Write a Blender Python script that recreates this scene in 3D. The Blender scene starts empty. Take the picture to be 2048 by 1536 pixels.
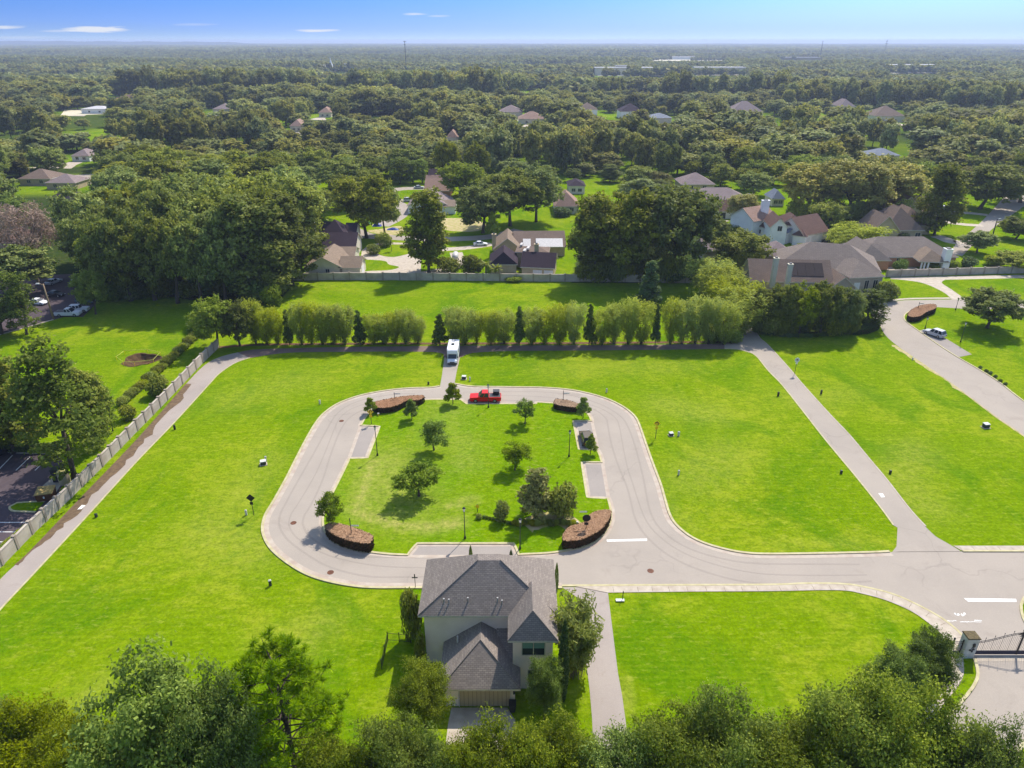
import bpy, bmesh, math, random
import numpy as np
from mathutils import Vector, Matrix
from mathutils.geometry import tessellate_polygon

SC = bpy.context.scene
COL = SC.collection
R = math.radians
PI = math.pi

# ------------------------------------------------------------------ camera, sky, sun, exposure
CAMH, FPX, PITCH = 60.0, 1420.0, R(25.8)
cam_d = bpy.data.cameras.new("camera")
cam = bpy.data.objects.new("camera", cam_d)
COL.objects.link(cam)
cam.location = (0, 0, CAMH)
cam.rotation_euler = (R(90) - PITCH, 0, 0)
cam_d.sensor_width = 36.0
cam_d.lens = 36.0 * FPX / 2048.0
cam_d.clip_start = 0.5
cam_d.clip_end = 60000
SC.camera = cam

SUN_EL, SUN_AZ = R(50.5), R(30)          # azimuth measured from +Y towards +X
sun_d = bpy.data.lights.new("sun", 'SUN')
sun_d.energy = 3.7
sun_d.angle = R(0.5)
sun_d.color = (1.0, 0.945, 0.85)
sun = bpy.data.objects.new("sun", sun_d)
COL.objects.link(sun)
sdir = Vector((math.sin(SUN_AZ) * math.cos(SUN_EL), math.cos(SUN_AZ) * math.cos(SUN_EL), math.sin(SUN_EL)))
sun.rotation_euler = (-sdir).to_track_quat('-Z', 'Y').to_euler()
sun.location = (60, 100, 200)


def ray(px, py):
    x = (px - 1024) / FPX
    y = -(py - 768) / FPX
    return Vector((x, math.cos(PITCH) + y * math.sin(PITCH), -math.sin(PITCH) + y * math.cos(PITCH)))


def G(px, py, z=0.0):
    """ground point (height z) under a place read off the photograph"""
    d = ray(px, py)
    t = (z - CAMH) / d.z
    return Vector((d.x * t, d.y * t, z))


def PX(X, Y, Z):
    Z = Z - CAMH
    fw = Y * math.cos(PITCH) - Z * math.sin(PITCH)
    up = Y * math.sin(PITCH) + Z * math.cos(PITCH)
    return 1024 + FPX * X / fw, 768 - FPX * up / fw, fw


def make_world():
    w = bpy.data.worlds.new("World")
    SC.world = w
    w.use_nodes = True
    nt = w.node_tree
    N, L = nt.nodes, nt.links
    bg = N['Background']
    bg.inputs['Strength'].default_value = 0.15
    tc = N.new('ShaderNodeTexCoord')
    sep = N.new('ShaderNodeSeparateXYZ')
    L.new(tc.outputs['Generated'], sep.inputs[0])

    def M(op, a, b=None, c=None):
        n = N.new('ShaderNodeMath')
        n.operation = op
        for i, v in enumerate((a, b, c)):
            if v is None:
                continue
            if isinstance(v, (int, float)):
                n.inputs[i].default_value = v
            else:
                L.new(v, n.inputs[i])
        return n.outputs[0]
    # the air is clear and deep blue close above the horizon: steepen the sky's own elevation
    zc = M('MAXIMUM', sep.outputs['Z'], 0.0)
    ex = M('POWER', 2.718, M('MULTIPLY', zc, -16.0))
    z = M('ADD', sep.outputs['Z'], M('MULTIPLY', ex, M('ADD', M('MULTIPLY', zc, 26.0), 0.12)))
    comb = N.new('ShaderNodeCombineXYZ')
    L.new(sep.outputs['X'], comb.inputs[0])
    L.new(sep.outputs['Y'], comb.inputs[1])
    L.new(z, comb.inputs[2])
    nrm = N.new('ShaderNodeVectorMath')
    nrm.operation = 'NORMALIZE'
    L.new(comb.outputs[0], nrm.inputs[0])
    sky = N.new('ShaderNodeTexSky')
    sky.sky_type = 'NISHITA'
    sky.sun_disc = False
    sky.sun_elevation = SUN_EL
    sky.sun_rotation = SUN_AZ
    sky.altitude = 100
    sky.air_density = 1.0
    sky.dust_density = 0.8
    sky.ozone_density = 1.0
    L.new(nrm.outputs[0], sky.inputs[0])
    # a few thin clouds low over the horizon
    ysafe = M('MAXIMUM', sep.outputs['Y'], 0.01)
    u = M('DIVIDE', sep.outputs['X'], ysafe)
    v = M('DIVIDE', sep.outputs['Z'], ysafe)
    noise = N.new('ShaderNodeTexNoise')
    noise.inputs['Scale'].default_value = 1.0
    noise.inputs['Detail'].default_value = 6
    cv = N.new('ShaderNodeCombineXYZ')
    L.new(M('MULTIPLY', u, 34.0), cv.inputs[0])
    L.new(M('MULTIPLY', v, 420.0), cv.inputs[1])
    L.new(cv.outputs[0], noise.inputs['Vector'])
    nz = M('SUBTRACT', noise.outputs[0], 0.5)
    total = None
    for (px, py, hw, hh, a) in [(4, 54, 50, 4.5, .8), (192, 59, 74, 7, 1.3), (118, 62, 40, 3, .4), (632, 61, 50, 3.2, .9),
                                (830, 28, 30, 2.6, .6), (878, 32, 26, 2.2, .4), (390, 49, 50, 3, .25), (40, 75, 80, 3, .3)]:
        d = ray(px, py)
        u0, v0 = d.x / d.y, d.z / d.y
        dx = ray(px + hw, py)
        dy = ray(px, py - hh)
        su, sv = abs(dx.x / dx.y - u0), abs(dy.z / dy.y - v0)
        uu = M('DIVIDE', M('ADD', M('SUBTRACT', u, u0), M('MULTIPLY', nz, su * .9)), su)
        vv = M('DIVIDE', M('ADD', M('SUBTRACT', v, v0), M('MULTIPLY', nz, sv * 1.6)), sv)
        r2 = M('ADD', M('MULTIPLY', uu, uu), M('MULTIPLY', vv, vv))
        g = M('MULTIPLY', M('MAXIMUM', M('SUBTRACT', 1.0, r2), 0.0), a)
        total = g if total is None else M('ADD', total, g)
    total = M('MINIMUM', total, 0.9)
    # colour of the air low down: pale at the skyline, clear blue just above it
    def grade(pairs):
        rp = N.new('ShaderNodeValToRGB')
        L.new(sep.outputs['Z'], rp.inputs[0])
        while len(rp.color_ramp.elements) < len(pairs):
            rp.color_ramp.elements.new(0.5)
        for e_, (p_, c_) in zip(rp.color_ramp.elements, pairs):
            e_.position = p_
            e_.color = (*c_, 1)
        return rp.outputs[0]
    tint = grade([(0.0, (.58, .57, .58)), (.008, (.56, .59, .66)), (.022, (.50, .63, .84)), (.048, (.34, .60, .92)), (.075, (.5, .7, .95)), (.12, (1, 1, 1))])
    tm = N.new('ShaderNodeMix')
    tm.data_type = 'RGBA'
    tm.blend_type = 'MULTIPLY'
    tm.inputs[0].default_value = 1
    L.new(sky.outputs[0], tm.inputs[6])
    L.new(tint, tm.inputs[7])
    mix = N.new('ShaderNodeMix')
    mix.data_type = 'RGBA'
    L.new(total, mix.inputs[0])
    L.new(tm.outputs[2], mix.inputs[6])
    mix.inputs[7].default_value = (3.6, 3.7, 3.85, 1)
    L.new(mix.outputs[2], bg.inputs[0])


make_world()
SC.view_settings.view_transform = 'Standard'
SC.view_settings.look = 'None'
SC.view_settings.gamma = 1.0
SC.view_settings.exposure = 0.69
SC.render.engine = 'CYCLES'
cy = SC.cycles
cy.max_bounces = 6
cy.diffuse_bounces = 3
cy.glossy_bounces = 2
cy.transmission_bounces = 3
cy.transparent_max_bounces = 4
cy.volume_bounces = 0
cy.use_denoising = True
cy.use_adaptive_sampling = True
cy.adaptive_threshold = 0.02
cy.sample_clamp_indirect = 4.0
cy.caustics_reflective = False
cy.caustics_refractive = False

# ------------------------------------------------------------------ materials


class NB:
    """node tree writer for one material"""

    def __init__(self, name):
        self.m = bpy.data.materials.new(name)
        self.m.use_nodes = True
        self.t = self.m.node_tree
        self.N, self.L = self.t.nodes, self.t.links
        self.b = self.N['Principled BSDF']
        self.out = self.N['Material Output']

    def node(self, typ, **kw):
        n = self.N.new(typ)
        for k, v in kw.items():
            setattr(n, k, v)
        return n

    def link(self, a, b):
        if isinstance(a, (int, float)):
            b.default_value = a
        elif isinstance(a, tuple):
            b.default_value = a if len(a) == 4 or len(b.default_value) == 3 else (*a, 1)
        else:
            self.L.new(a, b)

    def math(self, op, a, b=None, clamp=False):
        n = self.node('ShaderNodeMath', operation=op, use_clamp=clamp)
        self.link(a, n.inputs[0])
        if b is not None:
            self.link(b, n.inputs[1])
        return n.outputs[0]

    def coords(self, which='Object', scale=(1, 1, 1)):
        tc = self.node('ShaderNodeTexCoord')
        mp = self.node('ShaderNodeMapping')
        mp.inputs['Scale'].default_value = scale
        self.L.new(tc.outputs[which], mp.inputs[0])
        return mp.outputs[0]

    def world(self, scale=(1, 1, 1)):
        g = self.node('ShaderNodeNewGeometry')
        mp = self.node('ShaderNodeMapping')
        mp.inputs['Scale'].default_value = scale
        self.L.new(g.outputs['Position'], mp.inputs[0])
        return mp.outputs[0]

    def noise(self, vec, scale, detail=4, rough=.55, dist=0.0):
        n = self.node('ShaderNodeTexNoise')
        self.L.new(vec, n.inputs['Vector'])
        n.inputs['Scale'].default_value = scale
        n.inputs['Detail'].default_value = detail
        n.inputs['Roughness'].default_value = rough
        n.inputs['Distortion'].default_value = dist
        return n.outputs[0]

    def ramp(self, fac, lo, hi):
        n = self.node('ShaderNodeMapRange')
        self.link(fac, n.inputs[0])
        n.inputs[1].default_value = lo
        n.inputs[2].default_value = hi
        return n.outputs[0]

    def mix(self, fac, a, b, blend='MIX'):
        n = self.node('ShaderNodeMix', data_type='RGBA', blend_type=blend)
        self.link(fac, n.inputs[0])
        self.link(a, n.inputs[6])
        self.link(b, n.inputs[7])
        return n.outputs[2]

    def attr(self, name, out='Fac'):
        n = self.node('ShaderNodeAttribute', attribute_name=name)
        return n.outputs[out]

    def bump(self, h, strength=.3, dist=.05):
        n = self.node('ShaderNodeBump')
        n.inputs['Strength'].default_value = strength
        n.inputs['Distance'].default_value = dist
        self.L.new(h, n.inputs['Height'])
        self.L.new(n.outputs[0], self.b.inputs['Normal'])

    def finish(self, color, rough=.8, spec=.25, metal=0.0):
        self.link(color, self.b.inputs['Base Color'])
        self.link(rough, self.b.inputs['Roughness'])
        self.b.inputs['Specular IOR Level'].default_value = spec
        self.b.inputs['Metallic'].default_value = metal
        return self.m


def plain(name, c, rough=.7, c2=None, scale=3.0, spec=.25, metal=0.0, var=.25, coat=0.0):
    """a slightly mottled surface colour"""
    n = NB(name)
    if c2 is None:
        c2 = tuple(x * (1 - var) for x in c)
    f = n.ramp(n.noise(n.coords('Object'), scale, 5), .35, .68)
    n.finish(n.mix(f, c, c2), rough, spec, metal)
    n.b.inputs['Coat Weight'].default_value = coat
    return n.m


def mat_grass(name, base, pale, dark, dry, use_attr=True, mow=0.0, rot=(.04, .5, 1)):
    n = NB(name)
    w = n.world()
    big = n.ramp(n.noise(w, .042, 6, .66, .9), .46, .56)
    mid = n.ramp(n.noise(n.world((1, 1.7, 1)), .26, 7, .75), .44, .60)
    dk = n.ramp(n.noise(n.world((1.2, .8, 1)), .07, 6, .66, 1.0), .50, .62)
    c = n.mix(n.math('MULTIPLY', big, n.math('ADD', n.math('MULTIPLY', mid, .75), .25)), base, pale)
    c = n.mix(n.math('MULTIPLY', dk, .8), c, dark)
    if mow:
        wv = n.node('ShaderNodeTexWave', bands_direction='Y')
        n.L.new(n.world(rot), wv.inputs['Vector'])
        wv.inputs['Scale'].default_value = 1.1
        wv.inputs['Distortion'].default_value = 2.0
        c = n.mix(n.math('MULTIPLY', wv.outputs['Fac'], mow), c, pale)
    if use_attr:
        d = n.math('MULTIPLY', n.attr('dry'), n.ramp(n.noise(w, .9, 5, .7), .25, .62), clamp=True)
        c = n.mix(d, c, dry)
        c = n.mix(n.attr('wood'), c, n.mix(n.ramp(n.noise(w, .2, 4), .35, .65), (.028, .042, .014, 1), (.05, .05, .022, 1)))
    fine = n.noise(w, 2.6, 6, .75)
    tuft = n.ramp(n.noise(n.world((1, 1.3, 1)), .75, 6, .8), .36, .56)
    c = n.mix(tuft, n.mix(.42, c, (.04, .10, .0, 1)), c)
    c = n.mix(n.ramp(fine, .35, .62), n.mix(.42, c, (.02, .06, .0, 1)), c)
    speck = n.ramp(n.noise(n.world((.7, 1.6, 1)), 1.0, 4, .7), .56, .64)
    c = n.mix(n.math('MULTIPLY', speck, .22), c, dry)
    n.bump(fine, .5, .12)
    return n.finish(c, .95, .0)


def mat_road(name, a, b, stain, streak=(1, 1, 1)):
    n = NB(name)
    w = n.world()
    c = n.mix(n.ramp(n.noise(w, .12, 5, .6), .38, .66), a, b)
    s = n.ramp(n.noise(n.world(streak), .22, 6, .68, .8), .58, .74)
    c = n.mix(n.math('MULTIPLY', s, .5), c, stain)
    sp = n.ramp(n.noise(w, 5.0, 4, .7), .3, .7)
    c = n.mix(n.math('MULTIPLY', sp, .12), c, (.1, .09, .08, 1))
    v = n.node('ShaderNodeTexVoronoi', feature='DISTANCE_TO_EDGE')
    vm = n.node('ShaderNodeVectorMath', operation='ADD')
    nn = n.node('ShaderNodeTexNoise')
    n.L.new(w, nn.inputs['Vector'])
    nn.inputs['Scale'].default_value = .25
    sc = n.node('ShaderNodeVectorMath', operation='SCALE')
    n.L.new(nn.outputs[1], sc.inputs[0])
    sc.inputs['Scale'].default_value = 6.0
    n.L.new(w, vm.inputs[0])
    n.L.new(sc.outputs[0], vm.inputs[1])
    n.L.new(vm.outputs[0], v.inputs['Vector'])
    v.inputs['Scale'].default_value = .085
    cr = n.ramp(v.outputs[0], .012, .0)
    crm = n.math('MULTIPLY', cr, n.ramp(n.noise(w, .06, 2), .5, .6))
    c = n.mix(n.math('MULTIPLY', crm, .22), c, (.13, .11, .1, 1))
    return n.finish(c, .9, .04)


def mat_shingle(name, a, b, dark, row=.3, width=.9, mortar=.035):
    n = NB(name)
    uv = n.coords('UV')
    br = n.node('ShaderNodeTexBrick')
    n.L.new(uv, br.inputs['Vector'])
    br.inputs['Color1'].default_value = (*a, 1)
    br.inputs['Color2'].default_value = (*b, 1)
    br.inputs['Mortar'].default_value = (*dark, 1)
    br.inputs['Scale'].default_value = 1.0
    br.inputs['Mortar Size'].default_value = mortar
    br.inputs['Mortar Smooth'].default_value = .3
    br.inputs['Brick Width'].default_value = width
    br.inputs['Row Height'].default_value = row
    f = n.ramp(n.noise(n.coords('Object'), .6, 5, .65), .35, .7)
    c = n.mix(n.math('MULTIPLY', f, .55), br.outputs[0], tuple(x * .62 for x in a) + (1,))
    n.bump(br.outputs[1], -.3, .02)
    return n.finish(c, .9, .08)


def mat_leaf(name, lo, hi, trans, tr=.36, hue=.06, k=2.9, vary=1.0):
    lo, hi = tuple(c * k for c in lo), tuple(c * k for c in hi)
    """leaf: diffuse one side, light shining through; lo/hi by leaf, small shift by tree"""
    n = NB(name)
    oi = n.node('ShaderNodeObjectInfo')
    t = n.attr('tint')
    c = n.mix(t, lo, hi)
    hs = n.node('ShaderNodeHueSaturation')
    n.link(n.math('ADD', n.math('MULTIPLY', oi.outputs['Random'], -.6 * hue), .5), hs.inputs['Hue'])
    r2 = n.node('ShaderNodeTexWhiteNoise', noise_dimensions='1D')
    n.L.new(oi.outputs['Random'], r2.inputs['W'])
    ln = n.node('ShaderNodeTexNoise')
    n.L.new(oi.outputs['Location'], ln.inputs['Vector'])
    ln.inputs['Scale'].default_value = .011
    ln.inputs['Detail'].default_value = 2
    stand = n.ramp(ln.outputs[0], .36, .64)
    n.link(n.math('ADD', n.math('ADD', n.math('MULTIPLY', r2.outputs[0], .75 * vary), 1.0 - .6 * vary), n.math('MULTIPLY', stand, .55 * vary)), hs.inputs['Value'])
    n.link(n.math('ADD', n.math('MULTIPLY', oi.outputs['Random'], .3), .86), hs.inputs['Saturation'])
    n.L.new(c, hs.inputs['Color'])
    n.finish(hs.outputs[0], .6, .08)
    tb = n.node('ShaderNodeBsdfTranslucent')
    n.link(n.mix(.55, hs.outputs[0], trans), tb.inputs['Color'])
    ms = n.node('ShaderNodeMixShader')
    ms.inputs[0].default_value = tr
    n.L.new(n.b.outputs[0], ms.inputs[1])
    n.L.new(tb.outputs[0], ms.inputs[2])
    n.L.new(ms.outputs[0], n.out.inputs['Surface'])
    return n.m


def mat_glass(name, c=(.03, .04, .05), rough=.08):
    n = NB(name)
    return n.finish((*c, 1), rough, .6)


def mat_brick(name):
    n = NB(name)
    br = n.node('ShaderNodeTexBrick')
    n.L.new(n.coords('UV'), br.inputs['Vector'])
    br.inputs['Color1'].default_value = (.52, .21, .08, 1)
    br.inputs['Color2'].default_value = (.42, .16, .06, 1)
    br.inputs['Mortar'].default_value = (.4, .33, .26, 1)
    br.inputs['Scale'].default_value = 1
    br.inputs['Brick Width'].default_value = .24
    br.inputs['Row Height'].default_value = .085
    br.inputs['Mortar Size'].default_value = .01
    return n.finish(br.outputs[0], .85)


def mat_ribbed(name, c, c2, width):
    """boards or panel grooves running up the wall"""
    n = NB(name)
    br = n.node('ShaderNodeTexBrick', offset=0.0)
    n.L.new(n.coords('UV'), br.inputs['Vector'])
    br.inputs['Color1'].default_value = (*c, 1)
    br.inputs['Color2'].default_value = tuple(x * .93 for x in c) + (1,)
    br.inputs['Mortar'].default_value = (*c2, 1)
    br.inputs['Scale'].default_value = 1
    br.inputs['Brick Width'].default_value = width
    br.inputs['Row Height'].default_value = 50
    br.inputs['Mortar Size'].default_value = .03
    return n.finish(br.outputs[0], .7)


MT = {}
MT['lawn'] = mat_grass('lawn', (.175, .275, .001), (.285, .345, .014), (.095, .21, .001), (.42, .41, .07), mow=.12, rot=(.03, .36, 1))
MT['island'] = mat_grass('island_lawn', (.165, .285, .001), (.205, .30, .004), (.135, .27, .001), (.42, .39, .10), mow=.25)
MT['road'] = mat_road('pale_asphalt', (.395, .338, .28), (.355, .305, .255), (.27, .225, .185))
MT['pad'] = mat_road('parking_pad_asphalt', (.345, .30, .262), (.30, .262, .232), (.20, .175, .155))
MT['lane'] = mat_road('lane_asphalt', (.38, .325, .285), (.33, .28, .245), (.21, .15, .11))
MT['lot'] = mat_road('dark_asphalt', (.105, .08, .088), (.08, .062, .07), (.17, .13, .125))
MT['path'] = mat_road('brown_path', (.24, .17, .145), (.17, .115, .10), (.09, .06, .045))  # mottled brown surface, darker than the lanes it joins
MT['kerb'] = plain('kerb_concrete', (.52, .46, .27), .85, (.40, .34, .18), 1.2)
MT['gutter'] = plain('gutter_concrete', (.47, .40, .32), .85, (.38, .29, .23), .8)
MT['walk'] = plain('sidewalk_concrete', (.50, .43, .34), .85, (.38, .31, .24), 1.0)
MT['litter'] = plain('leaf_litter', (.17, .11, .06), .9, (.10, .065, .04), 1.5)
MT['hedge_cap'] = plain('hedge_cap_twigs', (.27, .17, .095), .95, (.17, .10, .055), 6)
MT['mulch'] = plain('mulch', (.17, .085, .04), .95, (.10, .05, .03), 2.0)
MT['soil'] = plain('bare_soil', (.13, .075, .03), .95, (.07, .04, .018), 1.2)
MT['sand'] = plain('sandy_soil', (.50, .38, .22), .95, (.30, .30, .06), .8)
MT['white_paint'] = plain('white_paint', (.80, .78, .74), .6, (.66, .64, .60), 4)
MT['bark'] = plain('bark', (.11, .085, .065), .95, (.06, .045, .035), 4)
MT['bark_pale'] = plain('pale_bark', (.24, .19, .14), .95, (.14, .11, .08), 4)
MT['iron'] = plain('black_iron', (.018, .018, .022), .45, (.03, .026, .025), 6, .5)
MT['navy'] = plain('dark_blue_steel', (.02, .018, .05), .5, (.03, .025, .045), 6, .5)
MT['glass'] = mat_glass('window_glass')
MT['blind'] = mat_glass('blind_behind_glass', (.16, .30, .26), .15)
MT['lampglass'] = plain('lantern_glass', (.75, .75, .70), .2, spec=.5)
MT['stucco'] = plain('pinkish_stucco', (.86, .72, .65), .9, (.80, .66, .59), .8)
MT['stucco2'] = plain('grey_stucco', (.60, .58, .55), .9, (.45, .43, .40), 1.5)
MT['cream'] = plain('cream_siding', (.66, .60, .47), .85, (.58, .52, .40), .7)
MT['white_wall'] = plain('white_siding', (.84, .83, .82), .8, (.77, .76, .75), .7)
MT['tan_wall'] = plain('tan_stucco', (.50, .40, .26), .9, (.42, .33, .21), .7)
MT['greige'] = plain('greige_stucco', (.44, .37, .31), .9, (.36, .30, .25), .7)
MT['brick'] = mat_brick('red_brick')
MT['fascia'] = plain('painted_fascia', (.62, .57, .48), .7)
MT['fascia_dk'] = plain('dark_fascia', (.10, .085, .075), .7)
MT['garage'] = mat_ribbed('tan_garage_panels', (.46, .36, .22), (.27, .20, .12), .42)
MT['garage_w'] = mat_ribbed('white_garage_panels', (.74, .73, .72), (.55, .55, .55), .6)
MT['wallpanel'] = plain('wall_concrete', (.50, .43, .36), .9, (.36, .30, .24), .5)
MT['wallpost'] = plain('wall_post_concrete', (.36, .30, .24), .9, (.25, .20, .16), 1.0)
MT['sh_dark'] = mat_shingle('dark_grey_shingles', (.32, .268, .228), (.225, .187, .162), (.10, .083, .07), .19, .40, .016)
MT['mark'] = mat_road('tyre_marked_asphalt', (.345, .295, .247), (.32, .275, .23), (.24, .20, .17))
MT['joint'] = plain('joint_dirt', (.24, .19, .14), .9, (.17, .13, .10), 3)
MT['sh_purple'] = mat_shingle('purple_brown_shingles', (.062, .044, .055), (.05, .036, .045), (.03, .02, .03))
MT['sh_tan'] = mat_shingle('tan_shingles', (.30, .225, .165), (.25, .185, .135), (.15, .11, .08))
MT['sh_brown'] = mat_shingle('brown_shingles', (.24, .175, .135), (.20, .145, .115), (.11, .08, .065))
MT['sh_grey'] = mat_shingle('grey_brown_shingles', (.27, .22, .185), (.225, .18, .155), (.12, .10, .085))
MT['sh_red'] = mat_shingle('red_brown_shingles', (.185, .112, .09), (.15, .09, .072), (.09, .055, .045))
MT['sh_pink'] = mat_shingle('pinkish_shingles', (.38, .25, .19), (.32, .21, .16), (.2, .12, .09))
MT['sh_mauve'] = mat_shingle('mauve_shingles', (.30, .235, .225), (.26, .20, .19), (.16, .12, .11))
MT['sh_blue'] = mat_shingle('blue_grey_shingles', (.26, .28, .33), (.22, .24, .28), (.14, .15, .18))
MT['solar'] = plain('solar_panel', (.045, .032, .032), .6, spec=.1)
MT['vent'] = plain('grey_vent', (.34, .33, .32), .6)
MT['moss_cap'] = plain('mossy_cap', (.15, .115, .05), .9, (.07, .055, .03), 5)
MT['bright_sand'] = plain('bright_sand', (.62, .54, .40), .9, (.48, .44, .28), .02)
MT['screen'] = plain('white_screen_roof', (.62, .58, .55), .5)
MT['tyre'] = plain('tyre_rubber', (.02, .02, .02), .85)
MT['rim'] = plain('alloy_rim', (.45, .44, .42), .35, metal=.6)
MT['lamp_red'] = plain('tail_lamp', (.35, .02, .02), .3)
MT['lamp_clear'] = plain('head_lamp', (.7, .7, .7), .2)
MT['yellow'] = plain('yellow_sign', (.80, .55, .02), .5, (.75, .5, .02))
MT['signback'] = plain('black_sign_back', (.012, .012, .014), .5)
MT['signwhite'] = plain('white_sign', (.78, .78, .76), .5)
MT['signred'] = plain('red_sign', (.55, .05, .04), .5)
MT['boxgreen'] = plain('dark_green_steel', (.045, .055, .04), .6)
MT['boxtop'] = plain('pale_lid', (.72, .70, .62), .6)
MT['rust'] = plain('brown_steel', (.16, .06, .03), .7, (.09, .035, .02), 3)
MT['lid_yellow'] = plain('tan_lid', (.42, .30, .10), .8, (.3, .2, .07), 3)
MT['tankyellow'] = plain('pale_yellow_tank', (.55, .48, .18), .6)
MT['tape'] = plain('barrier_tape', (.62, .62, .12), .6)
MT['tarp'] = plain('blue_tarp', (.015, .05, .30), .5)
MT['teal'] = plain('teal_tarp', (.01, .22, .19), .5)
MT['pool'] = plain('pool_water', (.06, .33, .36), .1, spec=.5)
MT['woodpole'] = plain('tan_wood_pole', (.42, .30, .19), .8, (.33, .23, .14), 3)
MT['steelmast'] = plain('mast_steel', (.07, .075, .085), .7)
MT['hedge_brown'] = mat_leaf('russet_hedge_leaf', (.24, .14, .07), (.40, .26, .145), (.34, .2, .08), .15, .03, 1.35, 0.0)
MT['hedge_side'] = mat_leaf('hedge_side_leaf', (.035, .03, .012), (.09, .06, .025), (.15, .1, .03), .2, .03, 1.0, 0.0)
MT['leaf_oak'] = mat_leaf('oak_leaf', (.034, .052, .009), (.115, .130, .022), (.28, .32, .035))
MT['leaf_far'] = mat_leaf('woodland_leaf', (.040, .056, .014), (.125, .130, .034), (.26, .27, .05), .44, .08, 3.1)
MT['leaf_bright'] = mat_leaf('bright_leaf', (.045, .075, .006), (.145, .19, .018), (.32, .40, .03), .4, .06, 2.4, .7)
MT['leaf_park'] = mat_leaf('park_leaf', (.018, .045, .003), (.125, .175, .018), (.30, .40, .03), .4, .04, 2.2, .3)
MT['leaf_fg'] = mat_leaf('foreground_leaf', (.013, .030, .004), (.105, .138, .024), (.26, .34, .04))
MT['leaf_fgdark'] = mat_leaf('deep_green_leaf', (.017, .034, .004), (.088, .120, .014), (.24, .32, .03))
MT['leaf_olive'] = mat_leaf('olive_leaf', (.018, .034, .004), (.080, .105, .014), (.34, .36, .03))
MT['leaf_dark'] = mat_leaf('dark_glossy_leaf', (.014, .032, .008), (.060, .090, .020), (.20, .22, .03), .28)
MT['leaf_pale'] = mat_leaf('pale_feathery_leaf', (.105, .15, .018), (.25, .29, .045), (.60, .60, .06), .48, .03, 1.7, .4)
MT['leaf_bamboo'] = mat_leaf('bamboo_leaf', (.075, .105, .014), (.19, .205, .035), (.40, .42, .05), .4, .03, 1.8, .2)
MT['leaf_pine'] = mat_leaf('pine_needle', (.030, .085, .008), (.12, .20, .025), (.26, .42, .03), .35)
MT['leaf_gold'] = mat_leaf('yellowing_leaf', (.17, .15, .012), (.32, .27, .03), (.55, .45, .03), .46, .03, 2.2, .3)
MT['leaf_moss'] = mat_leaf('grey_moss_twig', (.19, .155, .11), (.32, .255, .185), (.3, .22, .14), .2, .05, 1.2)
MT['leaf_russet'] = mat_leaf('russet_vine_leaf', (.045, .055, .012), (.165, .155, .034), (.30, .28, .04), .35)

# ------------------------------------------------------------------ mesh and object helpers


def tag(o, label=None, cat=None, group=None, kind=None):
    if label:
        o['label'] = label
    if cat:
        o['category'] = cat
    if group:
        o['group'] = group
    if kind:
        o['kind'] = kind
    return o


def thing(name, label, cat, loc=(0, 0, 0), rz=0.0, group=None):
    o = bpy.data.objects.new(name, None)
    COL.objects.link(o)
    o.empty_display_size = .3
    o.location = loc
    o.rotation_euler = (0, 0, rz)
    return tag(o, label, cat, group)


def put(name, mesh, parent=None, loc=(0, 0, 0), rz=0.0, scale=None):
    o = bpy.data.objects.new(name, mesh)
    COL.objects.link(o)
    o.location = loc
    o.rotation_euler = (0, 0, rz)
    if scale:
        o.scale = scale
    if parent:
        o.parent = parent
    return o


def copy_tree(o, parent=None):
    c = o.copy()
    COL.objects.link(c)
    c.parent = parent
    for ch in list(o.children):
        copy_tree(ch, c)
    return c


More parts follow.
